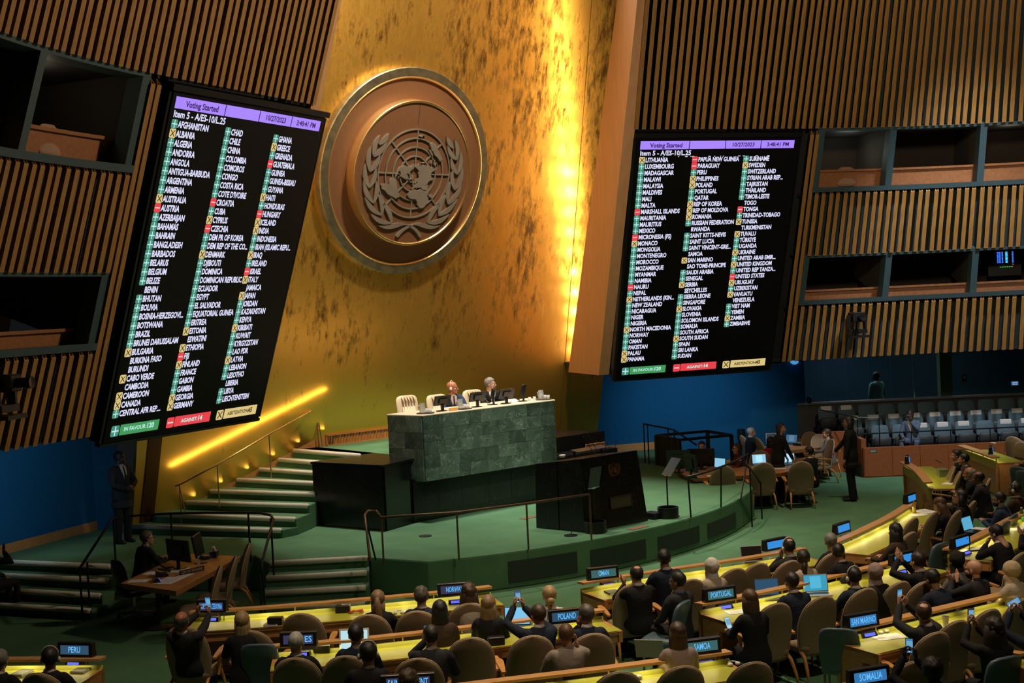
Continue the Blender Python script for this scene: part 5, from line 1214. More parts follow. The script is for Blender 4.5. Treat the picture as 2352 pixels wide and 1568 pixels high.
def body_geo(pose):
    key = repr(sorted((k, v) for k, v in pose.items()))
    if key in _geo: return _geo[key]
    f = pose['sex'] == 'f'; st = pose['kind'] == 'stand'
    pel = V((0, 0, .93 if st else .55))
    le, tw, sd = math.radians(pose['lean']), math.radians(pose['twist']), math.radians(pose['side'])
    def spine(t):
        u = min(1, max(0, t / .3)); a = le * (u if not st else u)
        return pel + V((math.sin(sd) * t, math.sin(le) * (t - .1 if t > .1 else 0) + math.sin(le) * min(t, .1) * .5, math.cos(le) * max(t, 0) if t > 0 else t))
    up = V((math.sin(sd), math.sin(le), math.cos(le))).normalized()
    def fr(t):
        a = tw * min(1, max(0, t / .45)); x = V((math.cos(a), math.sin(a), 0)); x = (x - up * x.dot(up) * min(1, max(0, t / .2))).normalized(); return x, up.cross(x) if t > .05 else V((-x.y, x.x, 0))
    sw = .178 if f else .205
    prof = [(-.13, .165, .12), (-.06, .185, .135), (.02, .18, .13), (.14, .155 if not f else .14, .115), (.26, .168 if not f else .15, .122), (.36, .182 if not f else .158, .125), (.44, sw, .105), (.49, sw * .86, .085), (.525, .10, .068), (.56, .060, .058)]
    def ringt(t, rx, ry, infl=0, n=18):
        x, y = fr(t); c = spine(t)
        return [c + x * ((rx + infl) * math.cos(2 * PI * k / n)) + y * ((ry + infl) * math.sin(2 * PI * k / n)) for k in range(n)]
    neck = spine(.545); hc = neck + up * .045 + V((0, .028, .085))
    body, jack, trou = MB(), MB(), MB()
    body.loft([ringt(t, rx * .93, ry * .93) for t, rx, ry in prof])
    cap_tube(body, [spine(.5), neck, neck.lerp(hc, .5)], [.062, .058, .054], 12)
    lowest = -.30 if st and not f else -.10
    jp = ([(-.26, .20, .145), (-.16, .20, .145)] if st else []) + prof[:-2] + [(.515, .115, .082), (.54, .078, .07)]
    jack.loft([ringt(t, rx, ry, .018 if t < .5 else .008) for t, rx, ry in jp])
    arms = {}
    x4, y4 = fr(.45)
    for s, k in ((-1, 'L'), (1, 'R')):
        S = spine(.445) + x4 * (s * (sw - .012))
        hk, T = pose[k][0], V(pose[k][1])
        if st and not f: pass
        pole = pose[k][2] if len(pose[k]) > 2 else (s * .75, -.35, -1.0)
        E, Wr = ik(S, T, .285 * (.94 if f else 1), .262 * (.94 if f else 1), pole)
        fa = (Wr - E).normalized()
        A, B = S.lerp(E, .5), E.lerp(Wr, .5)
        cap_tube(body, [S, A, E, B, Wr], [.046, .041, .036, .034, .025], 10)
        q = .012 if f else .018
        cap_tube(jack, [S - x4 * s * .03 + up * .012, S.lerp(E, .15), A, E, B, E.lerp(Wr, .93)], [.062 + q * .6, .060 + q * .6, .046 + q, .041 + q, .036 + q * .8, .029 + q * .8], 12)
        fd = V(pose[k][3]) if len(pose[k]) > 3 and pose[k][3] else fa
        bk = V(pose[k][4]) if len(pose[k]) > 4 else (V((0, 0, 1)) if abs(fd.z) < .8 else V((0, 1, 0)))
        Yv = fd.normalized(); Zv = (bk - Yv * bk.dot(Yv)).normalized(); Xv = Yv.cross(Zv)
        M = Matrix((Xv, Yv, Zv)).transposed().to_4x4() @ Matrix.Diagonal((-1 if k == 'R' else 1, 1, 1, 1))
        M.translation = Wr + Yv * .012
        arms[k] = (M, hk, Wr, fa)
    if st:
        for s in (-1, 1):
            H = pel + V((s * .095, 0, -.03)); K = V((s * .105, .02, .49)); A = V((s * .115, -.02, .09))
            cap_tube(body, [H, H.lerp(K, .5), K, K.lerp(A, .4), A], [.085, .075, .056, .054, .040], 10)
            cap_tube(trou, [H + V((0, 0, .05)), H.lerp(K, .5), K, K.lerp(A, .5), A + V((0, 0, -.03))], [.105, .095, .078, .074, .076 if f else .072], 12)
        trou.loft([ringt(t, rx, ry, .004) for t, rx, ry in ((-.14, .17, .125), (-.06, .185, .135), (.04, .175, .125))])
        feet = [V((s * .115, -.02, 0)) for s in (-1, 1)]
    else:
        feet = []
        for s in (-1, 1):
            H = pel + V((s * .095, 0, -.03)); K = V((s * (.125 + pose['knee'] * .1), .42, .52)); A = V((s * .13, .40, .09)); 
            cap_tube(body, [H, H.lerp(K, .5), K, K.lerp(A, .4), A], [.085, .075, .056, .054, .038], 10)
            cap_tube(trou, [H, H.lerp(K, .5), K, K.lerp(A, .5), A + V((0, 0, .0))], [.10, .093, .074, .066, .060], 12)
            feet.append(V((A.x, A.y, 0)))
        trou.loft([ringt(t, rx, ry, .004) for t, rx, ry in ((-.13, .165, .12), (-.06, .185, .135), (.04, .175, .125))])
    B = remesh(body, .022, 2)
    for k, (M, hk, Wr, fa) in arms.items():
        h = hand_mesh(hk)
        fl = M.to_3x3().determinant() < 0
        B.add([M @ V(v) for v in h.v], [t[::-1] if fl else t for t in h.f])
    shoe = []
    for p in feet:
        mb = MB(); cap_tube(mb, [p + V((0, -.05, .045)), p + V((0, .06, .045)), p + V((0, .17, .032))], [(.038, .042), (.045, .04), (.04, .028)], 10, side=(1, 0, 0)); shoe.append(mb.mesh('shoe', [], True))
    J = remesh(jack, .017, 3); T = remesh(trou, .021, 2)
    x, y = fr(.5)
    g_ = dict(body=B, jacket=J.mesh('jacket', [], True), trousers=T.mesh('trousers', [], True), shoes=shoe, head=hc, up=up, neck=neck, arms=arms, fr=fr, spine=spine, prof=prof)
    # collar, shirt front, tie
    c = MB(); n = 18
    rings = []
    for h, r in ((-.012, .078), (.012, .074), (.034, .064), (.036, .060), (.01, .060)):
        rings.append([neck + up * (h + (.012 if math.sin(2 * PI * k / n) < -.2 else 0) - .022) + x * (r * math.cos(2 * PI * k / n)) + y * (r * math.sin(2 * PI * k / n)) for k in range(n)])
    c.loft(rings, cap=False); g_['collar'] = c.mesh('collar', [], True)
    def chest(t, xo, dy):
        # point on the front of the jacket
        for (ta, rxa, rya), (tb, rxb, ryb) in zip(prof[:-1], prof[1:]):
            if ta <= t <= tb: k = (t - ta) / (tb - ta); rx, ry = rxa + (rxb - rxa) * k, rya + (ryb - rya) * k
        xx, yy = fr(t); return spine(t) + xx * xo + yy * ((ry + .018) * math.sqrt(max(0, 1 - (xo / (rx + .02)) ** 2)) + dy)
    sh = MB(); rows = [(.20, .004), (.28, .022), (.36, .042), (.44, .062), (.50, .070), (.535, .058)]
    sh.loft([[chest(t, -w_, .001), chest(t, -w_ * .5, .006), chest(t, 0, .008), chest(t, w_ * .5, .006), chest(t, w_, .001)] for t, w_ in rows], cap=False, closed=False)
    g_['shirt'] = sh.mesh('shirt', [], True)
    ti = MB(); ti.loft([[chest(t, -w_, .010), chest(t, 0, .017), chest(t, w_, .010)] for t, w_ in ((.19, .006), (.22, .030), (.34, .026), (.46, .018), (.50, .016), (.52, .024))], cap=False, closed=False)
    g_['tie'] = ti.mesh('tie', [], True)
    cu = MB()
    for k, (M, hk, Wr, fa) in arms.items():
        cu.tube([Wr - fa * .045, Wr - fa * .004], .0345, 12, cap=False)
    g_['cuffs'] = cu.mesh('cuffs', [], True)
    _geo[key] = g_; return g_
def skinm(n): 
    c = dict(pale=(.58, .34, .25), light=(.50, .27, .18), olive=(.40, .21, .125), tan=(.30, .15, .085), brown=(.16, .072, .042), dark=(.045, .022, .015), red=(.42, .15, .075))[n]
    return mat('skin_' + n, c, .5, noise=60, noise_col=tuple(x * .88 for x in c))
HC = dict(black=(.010, .009, .009), dark=(.022, .014, .010), brown=(.06, .032, .016), chest=(.11, .052, .022), blond=(.42, .27, .12), dblond=(.25, .15, .07), grey=(.22, .20, .18), white=(.55, .52, .48), greyb=(.10, .085, .07))
def hairm(n): return mat('hair_' + n, HC[n], .55, noise=70, noise_col=tuple(x * .55 for x in HC[n]), stretch=(1, 1, .12))
CC = dict(black=(.010, .010, .012), char=(.022, .022, .025), navy=(.012, .018, .036), blue=(.028, .05, .10), greyblue=(.10, .14, .22), lgrey=(.26, .215, .175), beige=(.42, .34, .26), white=(.58, .50, .44), brown=(.055, .033, .022), grey=(.16, .145, .125), wool=(.17, .16, .145), red=(.55, .03, .035), cyan=(.30, .55, .58), mauve=(.30, .22, .20), sand=(.48, .36, .22), offwhite=(.62, .57, .53), blk2=(.014, .012, .012), wine=(.10, .02, .03))
def clothm(n): return mat('cloth_' + n, CC[n], .85, noise=120, noise_col=tuple(x * .8 for x in CC[n]), bump=(16, .35), spec=.25)
eyew = mat('eye_white', (.7, .68, .65), .3); eyed = mat('eye_dark', (.01, .008, .006), .2); lipm = mat('lips', (.30, .10, .08), .5); earm = mat('headset_white', (.62, .60, .54), .4)
glassf = mat('glasses_frame', (.012, .010, .010), .3)
EYE = MB().ell((0, 0, 0), (.0125, .008, .006), 10, 6).mesh('eye', eyew, True); PUP = MB().ell((0, .005, 0), (.005, .005, .005), 8, 6).mesh('iris', eyed, True)
BROW = MB().ell((0, 0, 0), (.017, .005, .0035), 8, 5).mesh('eyebrow', [], True); LIP = MB().ell((0, 0, 0), (.021, .006, .0065), 10, 6).mesh('lips', lipm, True)
gm = MB()
for s in (-1, 1):
    gm.tube([V((s * .033 + .024 * math.cos(a), .097, .0 + .017 * math.sin(a))) for a in [2 * PI * k / 14 for k in range(15)]], .0026, 5)
    gm.tube([(s * .057, .096, .005), (s * .078, .04, .008), (s * .080, -.02, .002)], .0026, 5)
gm.tube([(-.01, .098, .004), (.01, .098, .004)], .0026, 5)
GLASSES = gm.mesh('glasses', glassf)
hs = MB()
for s in (-1, 1):
    hs.ell((s * .090, -.008, -.012), (.016, .026, .033), 12, 8)
hs.tube([(-.088, -.01, .02), (-.080, -.012, .09), (-.045, -.014, .128), (0, -.014, .138), (.045, -.014, .128), (.080, -.012, .09), (.088, -.01, .02)], .006, 6)
HEADSET = hs.mesh('headset', earm, True)
BEARD = MB(); 
_b = MB().ell((0, .034, -.050), (.066, .070, .066), 18, 14)
_c = [sum((V(_b.v[i]) for i in f), V()) / len(f) for f in _b.f]
BEARD.v = _b.v; BEARD.f = [f for f, c in zip(_b.f, _c) if c.z < -.048 and c.y > -.01 and not (abs(c.x) < .022 and c.z > -.075 and c.y > .07)]; BEARD.m = [0] * len(BEARD.f)
BEARDM = noise_disp(BEARD, .003, 60).mesh('beard', [], True)
_pm = {}
def withmat(me, m):
    k = (me.name, m.name)
    if k not in _pm:
        c = me.copy(); c.materials.clear(); c.materials.append(m); _pm[k] = c
    return _pm[k]
_bodyc = {}
def person(px, py, label, pose, skin='light', hair=('short', 'dark'), jacket='black', trousers=None, view=None, hview=None, hp=0, hr=0, z=0, sc=None, face=False, suit=True, glasses=False, headset=False, tie=None, shirt='white', beard=None, pos=None, phone=None, hidez=None, group=None):
    po = POSES[pose] if isinstance(pose, str) else pose
    g_ = body_geo(po)
    if sc is None: sc = .935 if po['kind'] == 'sit' else 1.0
    hz = g_['head'].z * sc + z
    hw = at(px, py, hz) if pos is None else None
    base = hw if hw is not None else V(pos)
    vd = math.atan2(base.y - CAMP.y, base.x - CAMP.x) - PI / 2
    rz = face_rz(base, (-.5, 2, 0)) if view is None else vd + math.radians(view)
    Rm = Matrix.Rotation(rz, 3, 'Z')
    root = (hw - Rm @ (g_['head'] * sc)) if hw is not None else V(pos)
    root.z = z
    o = thing('person', label, 'person', root, rz, group); o.scale = (sc, sc, sc)
    # head orientation
    hy = (vd + math.radians(hview) - rz) if hview is not None else math.radians(po['twist']) * .6
    HM = Matrix.Translation(g_['head']) @ Matrix.Rotation(hy, 4, 'Z') @ Matrix.Rotation(math.radians(hp), 4, 'X') @ Matrix.Rotation(math.radians(hr), 4, 'Y') @ Matrix.Scale(1.13 if po['kind'] == 'sit' else 1.04, 4)
    key = (id(g_), round(hy, 3), hp, hr, po['sex'], skin)
    h = head_mesh(po['sex'])
    mb = MB(); mb.v = list(g_['body'].v); mb.f = list(g_['body'].f); mb.m = list(g_['body'].m)
    mb.add([HM @ V(v) for v in h.v], h.f)
    link('body', mb.mesh('body', skinm(skin), True), o)
    link('jacket' if suit else 'top', withmat(g_['jacket'], clothm(jacket)), o)
    link('trousers', withmat(g_['trousers'], clothm(trousers or (jacket if suit else 'black'))), o)
    for s_ in g_['shoes']: link('shoe', withmat(s_, black), o)
    if hair:
        st = hair[0]
        if st == 'hijab': link('headscarf', withmat(hair_mesh('hijab'), clothm(hair[1])), o, M=HM)
        else: link('hair', withmat(hair_mesh(st), hairm(hair[1])), o, M=HM)
    if suit:
        link('collar', withmat(g_['collar'], clothm(shirt)), o)
        if face: link('shirt', withmat(g_['shirt'], clothm(shirt)), o)
        if tie: link('tie', withmat(g_['tie'], clothm(tie)), o)
        link('cuffs', withmat(g_['cuffs'], clothm(shirt)), o)
    if face:
        for s in (-1, 1):
            e = link('eye', EYE, o, M=HM @ Matrix.Translation((s * .033, .083, .0)))
            link('iris', PUP, e)
            link('eyebrow', withmat(BROW, hairm(hair[1] if hair and hair[0] != 'hijab' and hair[1] not in ('white',) else 'greyb')), o, M=HM @ Matrix.Translation((s * .033, .089, .021)))
        link('lips', LIP, o, M=HM @ Matrix.Translation((0, .093, -.068)))
    if beard: link('beard', withmat(BEARDM, hairm(beard)), o, M=HM)
    if glasses: link('glasses', GLASSES, o, M=HM)
    if headset: link('headset', HEADSET, o, M=HM)
    o['_rz'] = rz
    WM = Matrix.Translation(root) @ Matrix.Rotation(rz, 4, 'Z') @ Matrix.Scale(sc, 4)
    return o, WM, g_
def phone_at(WM, loc, rot, label, scr=(.06, .22, .42), on=True):
    o = thing('phone', label, 'phone', M=Matrix.Translation(WM @ V(loc)) @ WM.to_3x3().normalized().to_4x4() @ Matrix.Rotation(math.radians(rot[0]), 4, 'X') @ Matrix.Rotation(math.radians(rot[1]), 4, 'Y'))
    b = MB().box((0, 0, 0), (.074, .009, .150)).mesh('case', black); part('case', bevel(b, .004, 2), None, o)
    part('screen', MB().box((0, -.0052, 0), (.066, .001, .138)), emat('phone_%0.2f' % scr[2], scr, 1.0) if on else black, o)
    if on:
        part('viewfinder', MB().box((.004, -.0060, .012), (.056, .0006, .07)), emat('phone_img', (.16, .36, .55), 1.0), o)
        part('shutter', MB().lathe([(.001, 0), (.008, 0)], 10, c=(0, -.0064, -.052), axis='y'), emat('phone_dot', (.7, .75, .8), 1), o)
    return o

PM, PF = dict(sex='m'), dict(sex='f')
POSES.update(
 m=P_(lean=4, **DESK), m2=P_(lean=12, **DESK), mb=P_(lean=-8), ms=P_(lean=3, side=-3, **DESK), f=P_(sex='f', lean=5, **DESK), f2=P_(sex='f', lean=10, **DESK), fl=P_(sex='f', lean=2),
 mfwd=P_(lean=24, L=('relax', (-.14, .55, .77)), R=('relax', (.14, .55, .77))),
 ffwd=P_(sex='f', lean=22, L=('relax', (-.12, .52, .79)), R=('relax', (.12, .52, .79))),
 phone2=P_(lean=2, L=('grip', (-.055, .40, 1.26), (-.9, .1, -.7), (.15, .15, 1), (-.9, .3, .1)), R=('grip', (.055, .40, 1.24), (.9, .1, -.7), (-.15, .15, 1), (.9, .3, .1))),
 phoneup=P_(lean=6, L=('grip', (-.26, .34, 1.30), (-1, -.1, -.5), (.2, .1, 1), (-.9, .3, .1)), R=('grip', (-.14, .34, 1.28), (.7, .1, -.9), (-.15, .1, 1), (.9, .3, .1))),
 phonelean=P_(lean=-20, L=('grip', (.02, .42, 1.20), (-.8, .2, -.8), (.1, .3, 1), (-.9, .3, .1)), R=('grip', (.13, .42, 1.16), (.8, .1, -.8), (-.1, .3, 1), (.9, .3, .1))),
 phone1=P_(lean=8, L=('grip', (-.05, .36, 1.12), (-.9, 0, -.8), (.1, .4, 1), (-.8, .5, 0)), R=('relax', (.16, .42, .77))),
 fphone=P_(sex='f', lean=0, L=('grip', (-.15, .38, 1.20), (-.9, .1, -.8), (.1, .2, 1), (-.9, .3, .1)), R=('grip', (-.06, .38, 1.16), (.8, .1, -.9), (-.1, .2, 1), (.9, .3, .1))),
 clap=P_(lean=8, L=('open', (-.06, .42, 1.02), (-.9, 0, -.8), (-.25, .25, .9), (-1, 0, .2)), R=('open', (.07, .42, 1.0), (.9, 0, -.8), (.25, .25, .9), (1, 0, .2))),
 clapup=P_(lean=8, L=('open', (-.10, .36, 1.22), (-1, 0, -.6), (.0, .15, 1), (-1, 0, .1)), R=('open', (.0, .38, 1.18), (.9, 0, -.8), (-.1, .2, 1), (1, 0, .1))),
 chinL=P_(lean=8, L=('relax', (-.07, .20, 1.06), (-.8, .1, -.9), (.25, .2, 1), (0, 1, .2)), R=('relax', (.16, .40, .77))),
 chinR=P_(lean=8, R=('relax', (.09, .18, 1.08), (.8, .1, -.9), (-.1, .1, 1), (.2, 1, .2)), L=('relax', (-.16, .40, .77))),
 earR=P_(lean=3, R=('flat', (.14, .10, 1.05), (.9, .1, -.8), (-.1, .0, 1), (1, .2, 0)), L=('relax', (-.16, .40, .77))),
 facehand=P_(lean=20, L=('relax', (-.03, .38, 1.0), (-.8, .2, -.8), (.3, -.3, .9), (0, 1, .2)), R=('relax', (.16, .5, .77))),
 type=P_(lean=14, L=('relax', (-.13, .46, .80)), R=('relax', (.10, .46, .80))),
 turnL=P_(lean=0, twist=8, L=('relax', (-.16, .30, .66)), R=('relax', (.05, .32, .66))),
 pres=P_(lean=10, L=('relax', (-.12, .42, .80)), R=('relax', (.10, .44, .80))),
 lap=P_(lean=12, L=('relax', (-.08, .40, .82)), R=('relax', (.08, .40, .82))),
 gal=P_(lean=-4, side=4, knee=.9, L=('relax', (-.02, .14, 1.04), (-.9, 0, -.8), (.2, .1, 1), (0, 1, .2)), R=('relax', (.18, .30, .62))),
 stand=P_(kind='stand', lean=-1, L=('relax', (-.07, .24, 1.06), (-.9, -.3, -.5), (.7, .25, .0), (0, 1, .4)), R=('relax', (.07, .26, 1.03), (.9, -.3, -.5), (-.7, .25, .0), (0, 1, .4))),
 fstand=P_(kind='stand', sex='f', lean=0, L=('relax', (-.22, .10, .86)), R=('relax', (.20, .34, .98), (.9, -.3, -.5))),
 flean=P_(kind='stand', sex='f', lean=10, L=('relax', (-.20, .36, .86)), R=('relax', (.22, .30, .84))),
 mstand2=P_(kind='stand', lean=2, L=('relax', (-.24, .06, .84)), R=('relax', (.24, .06, .84))))
A = person
A(0, 1517, 'grey haired man with glasses cut off by the frame edge beside PERU', 'm', 'light', ('short', 'grey'), 'black', hview=-20, glasses=True, face=True)
A(116, 1512, 'dark haired man with a white headset at the PERU sign', 'ms', 'olive', ('short', 'black'), 'black', hview=-12, headset=True)
o, WM, g_ = A(418, 1426, 'balding man leaning back to hold a phone up at the NORTH MACEDONIA sign', 'phonelean', 'red', ('thin', 'greyb'), 'char', hview=-14, hp=18)
phone_at(WM, (.075, .50, 1.28), (12, 0), 'lit phone held up by the balding man at NORTH MACEDONIA')
A(556, 1428, 'woman with long straight blond hair near the NORTH MACEDONIA sign', 'f', 'light', ('straight', 'blond'), 'black', suit=False, view=0)
A(868, 1378, 'woman in black with a long light brown ponytail', 'f', 'light', ('pony', 'dblond'), 'black', suit=False, view=-6, hview=-4)
A(968, 1370, 'man in navy with shaggy greying hair and white collar', 'm', 'light', ('shaggy', 'greyb'), 'navy', hview=-8)
A(1077, 1362, 'woman in beige with long curly brown hair by the NORWAY sign', 'f', 'light', ('curly', 'brown'), 'beige', suit=False, view=0)
A(1010, 1402, 'woman with long black hair behind the front row chairs', 'fl', 'light', ('long', 'black'), 'brown', suit=False, view=5)
A(1122, 1390, 'woman with half tied long dark blond hair in black', 'fl', 'light', ('long', 'dblond'), 'black', suit=False, view=-8)
A(1262, 1368, 'woman in white with a low blond bun', 'fl', 'pale', ('bun', 'blond'), 'offwhite', suit=False, view=4)
A(680, 1476, 'white haired man in a dark suit at the second row desk end', 'm', 'light', ('crop', 'white'), 'black', hview=-6)
A(818, 1458, 'man with short black hair in front of a white tablet', 'm', 'tan', ('short', 'black'), 'navy', hview=-10)
A(845, 1502, 'man in black with a white earpiece sitting behind the tablet user', 'm', 'olive', ('short', 'black'), 'black', hview=8, headset=True, sc=.97)
o, WM, g_ = A(990, 1461, 'dark haired man in charcoal taking a picture in the second row', 'phone1', 'light', ('short', 'dark'), 'char', hview=6)
phone_at(WM, (-.05, .44, 1.20), (8, 0), 'phone held by the man in charcoal in the second row', (.05, .12, .2))
o, WM, g_ = A(1236, 1412, 'man in glasses raising a phone with both hands near the POLAND sign', 'phoneup', 'light', ('short', 'brown'), 'navy', hview=24, glasses=True)
phone_at(WM, (-.20, .40, 1.40), (5, 0), 'phone raised with both hands near the POLAND sign', (.05, .14, .3))
A(1300, 1458, 'man in a pale grey jacket with a hand at his ear', 'earR', 'light', ('crop', 'chest'), 'lgrey', hview=8, shirt='lgrey')
A(1346, 1412, 'navy suited man with a hand to his glasses at the POLAND sign', 'chinL', 'light', ('short', 'greyb'), 'navy', hview=28, glasses=True)
A(938, 1567, 'brown haired person at the bottom edge below the SAINT VINCENT sign', 'f', 'light', ('curly', 'brown'), 'brown', suit=False, view=0)
A(1462, 1320, 'clapping man in black with thinning hair at the OMAN sign', 'clap', 'light', ('receding', 'dark'), 'black', hview=16)
A(1526, 1283, 'tall man in a navy suit in the front row next to OMAN', 'm', 'tan', ('short', 'black'), 'navy', hview=-5, sc=.98)
A(1556, 1335, 'man in black turned sideways on a blue chair behind OMAN', 'turnL', 'tan', ('crop', 'black'), 'char', view=38, hview=62, face=True, shirt='greyblue')
A(1634, 1303, 'woman in a white headscarf and pale jacket in the front row', 'f', 'light', ('hijab', 'offwhite'), 'beige', suit=False, hview=30)
A(1811, 1256, 'balding man with a hand and device at his mouth in the front row', 'chinL', 'light', ('receding', 'black'), 'char', hview=28, headset=True)
A(1845, 1283, 'woman in beige with dark tied back hair', 'f', 'light', ('tied', 'dark'), 'beige', suit=False, hview=6)
A(1908, 1243, 'grey haired man in black beside the blue sign of the far front desk', 'm', 'light', ('short', 'grey'), 'black', hview=10)
A(1926, 1268, 'man in black with black hair in a tan front row chair', 'm2', 'tan', ('crop', 'black'), 'black', hview=0)
A(1556, 1455, 'woman in pale mauve with long brown hair behind the SAMOA desk', 'fl', 'light', ('long', 'brown'), 'mauve', suit=False, view=12, hview=14)
o, WM, g_ = A(1722, 1378, 'woman in black with reddish brown hair at the PORTUGAL sign', 'f2', 'light', ('bob', 'chest'), 'black', suit=False, hview=26, hp=-10)
phone_at(WM, (-.16, .42, .88), (-35, 0), 'phone with a pale screen in front of the PORTUGAL delegate', (.35, .62, .75))
A(1818, 1336, 'man in a navy suit typing on a dark blue laptop', 'type', 'light', ('short', 'dark'), 'navy', hview=24)
A(1960, 1325, 'bearded man in navy with white headphones at the second row desk', 'm', 'olive', ('short', 'black'), 'navy', hview=34, headset=True, glasses=True, beard='black', face=True)
A(2010, 1316, 'woman in black with a mauve grey headscarf', 'f', 'light', ('hijab', 'mauve'), 'blk2', suit=False, hview=24)
A(2108, 1288, 'man in black clapping with raised hands behind the blue sign', 'clapup', 'light', ('short', 'dark'), 'black', hview=40, face=True)
A(2141, 1330, 'man in dark navy bending forward in the second row', 'mfwd', 'tan', ('short', 'black'), 'navy', hview=38, hp=-16)
A(2197, 1288, 'woman in a black headscarf and grey jacket', 'f', 'light', ('hijab', 'blk2'), 'grey', suit=False, hview=30)
A(2236, 1308, 'bald bearded man in glasses clapping', 'clap', 'light', None, 'char', hview=60, glasses=True, beard='black', face=True, shirt='char')
A(2322, 1312, 'woman in a beige headscarf and cream jacket', 'f', 'light', ('hijab', 'sand'), 'beige', suit=False, hview=62, face=True)
o, WM, g_ = A(2122, 1407, 'man in charcoal photographing at the SAN MARINO sign', 'phone2', 'light', ('receding', 'brown'), 'char', hview=2, hp=10)
phone_at(WM, (0, .46, 1.36), (6, 0), 'lit phone held up at the SAN MARINO sign')
o, WM, g_ = A(2283, 1445, 'woman in sleeveless black with long dark curly hair holding a phone', 'fphone', 'light', ('curly', 'dark'), 'black', suit=False, view=22, hview=24)
phone_at(WM, (-.105, .42, 1.31), (5, 0), 'dark phone held by the curly haired woman', (.03, .04, .05))
o, WM, g_ = A(2393, 1432, 'person cut off by the frame edge holding a phone beside the curly haired woman', 'phoneup', 'light', ('short', 'dark'), 'navy', view=20)
phone_at(WM, (-.20, .40, 1.40), (5, 60), 'phone seen edge on at the frame edge', (.12, .3, .5))
o, WM, g_ = A(2142, 1542, 'person with black curly hair photographing at the SOMALIA sign', 'phoneup', 'dark', ('afro', 'black'), 'black', view=4, hview=8)
phone_at(WM, (-.20, .40, 1.40), (5, 0), 'lit phone held up at the SOMALIA sign')
A(2056, 1220, 'woman in a dark coat with long black hair at the far front desk', 'f', 'light', ('long', 'black'), 'brown', suit=False, hview=40)
A(2158, 1160, 'woman in black with auburn hair writing at the far front desk', 'ffwd', 'light', ('long', 'chest'), 'black', suit=False, view=78, hview=74, hp=-22)
A(2205, 1142, 'woman in glasses with long black hair looking up', 'f', 'light', ('long', 'black'), 'black', suit=False, view=70, hview=88, hp=10, glasses=True, face=True)
A(2196, 1046, 'dark haired man in a black suit at the curved desk', 'lap', 'light', ('short', 'black'), 'black', view=85, hview=92, face=True, tie='char')
A(2213, 1055, 'man in a brown suit at the curved desk', 'lap', 'light', ('short', 'black'), 'brown', view=80, hview=86, face=True, tie='black')
A(2226, 1088, 'bald man with a white beard and red tie at the curved desk', 'lap', 'red', ('thin', 'white'), 'black', view=78, hview=88, face=True, tie='red', beard='white')
A(2246, 1098, 'bald man in dark grey at the curved desk', 'lap', 'brown', ('thin', 'black'), 'char', view=72, hview=82, face=True)
A(2294, 1147, 'bearded man in a navy suit and glasses reading papers', 'lap', 'olive', ('short', 'black'), 'blue', view=72, hview=80, glasses=True, face=True, beard='black', tie='red', shirt='greyblue')
A(2330, 1124, 'man in brown with a white earpiece at the frame edge', 'm', 'brown', ('crop', 'black'), 'brown', view=66, hview=70, headset=True, face=True)
A(2288, 1225, 'man in black resting his face on his hand', 'facehand', 'light', ('short', 'black'), 'black', view=52, hview=58, hp=-28)
A(2392, 1205, 'clapping person cut off by the frame edge at the second row', 'clap', 'light', ('short', 'dark'), 'black', view=55)
A(2368, 1030, 'person in a blue sleeve cut off by the frame edge at the far desk', 'lap', 'light', ('short', 'dark'), 'blue', view=85)
# officials beside the stage
A(1693, 1030, 'woman in glasses with long dark hair at the officials table', 'f', 'light', ('long', 'dark'), 'wine', suit=False, view=110, hview=110, glasses=True, face=True)
A(1726, 992, 'bald man in navy with glasses at the officials table', 'm', 'pale', ('thin', 'white'), 'navy', view=-70, hview=-78, glasses=True, face=True)
A(1794, 984, 'woman with long black hair leaning on the table', 'flean', 'light', ('long', 'black'), 'black', suit=False, view=-60, hview=-110, face=True)
A(1771, 1015, 'person in a red top behind the leaning woman', 'f', 'light', ('bob', 'black'), 'red', suit=False, view=-40)
A(1898, 996, 'woman in a grey wrap with tied hair', 'f', 'light', ('tied', 'brown'), 'wool', suit=False, view=80, hview=112, face=True, trousers='wool')
A(1948, 970, 'standing woman in black with short dark hair and glasses', 'fstand', 'tan', ('bob', 'black'), 'black', suit=False, view=85, hview=95, glasses=True, face=True, sc=1.09)
A(1857, 1038, 'man in a dark suit and bow tie seated by the laptops', 'm', 'light', ('short', 'black'), 'black', view=50, hview=70, face=True)
A(1612, 1026, 'screen operator hidden behind black monitors', 'm', 'pale', ('short', 'dark'), 'black', view=170, hview=172, face=True, suit=False)
# gallery and corridor
A(2108, 958, 'man in a grey blue suit leaning his chin on his hand in the gallery', 'gal', 'dark', ('crop', 'black'), 'greyblue', view=165, hview=150, hr=12, face=True, z=.30, pos=tuple(gat(2096, 1000, .72)))
A(1937, 872, 'man in a pale cyan shirt walking behind the gallery glass', 'mstand2', 'dark', ('crop', 'black'), 'cyan', suit=False, view=40, hview=70, z=.58, pos=g(1.55, 4.6, .58))
# podium
A(1036, 895, 'bald man in a blue suit with a white earpiece on the podium', 'pres', 'red', None, 'blue', view=-160, z=1.86, sc=1.0, pos=(-.35, 1.42, 1.86), hview=-105, headset=True, glasses=True, face=True, tie='wine')
A(1121, 884, 'grey haired man in glasses and a black suit on the podium', 'pres', 'light', ('short', 'grey'), 'black', view=-150, z=1.86, sc=1.0, pos=(.66, 1.42, 1.86), hview=-100, glasses=True, face=True, tie='blue')
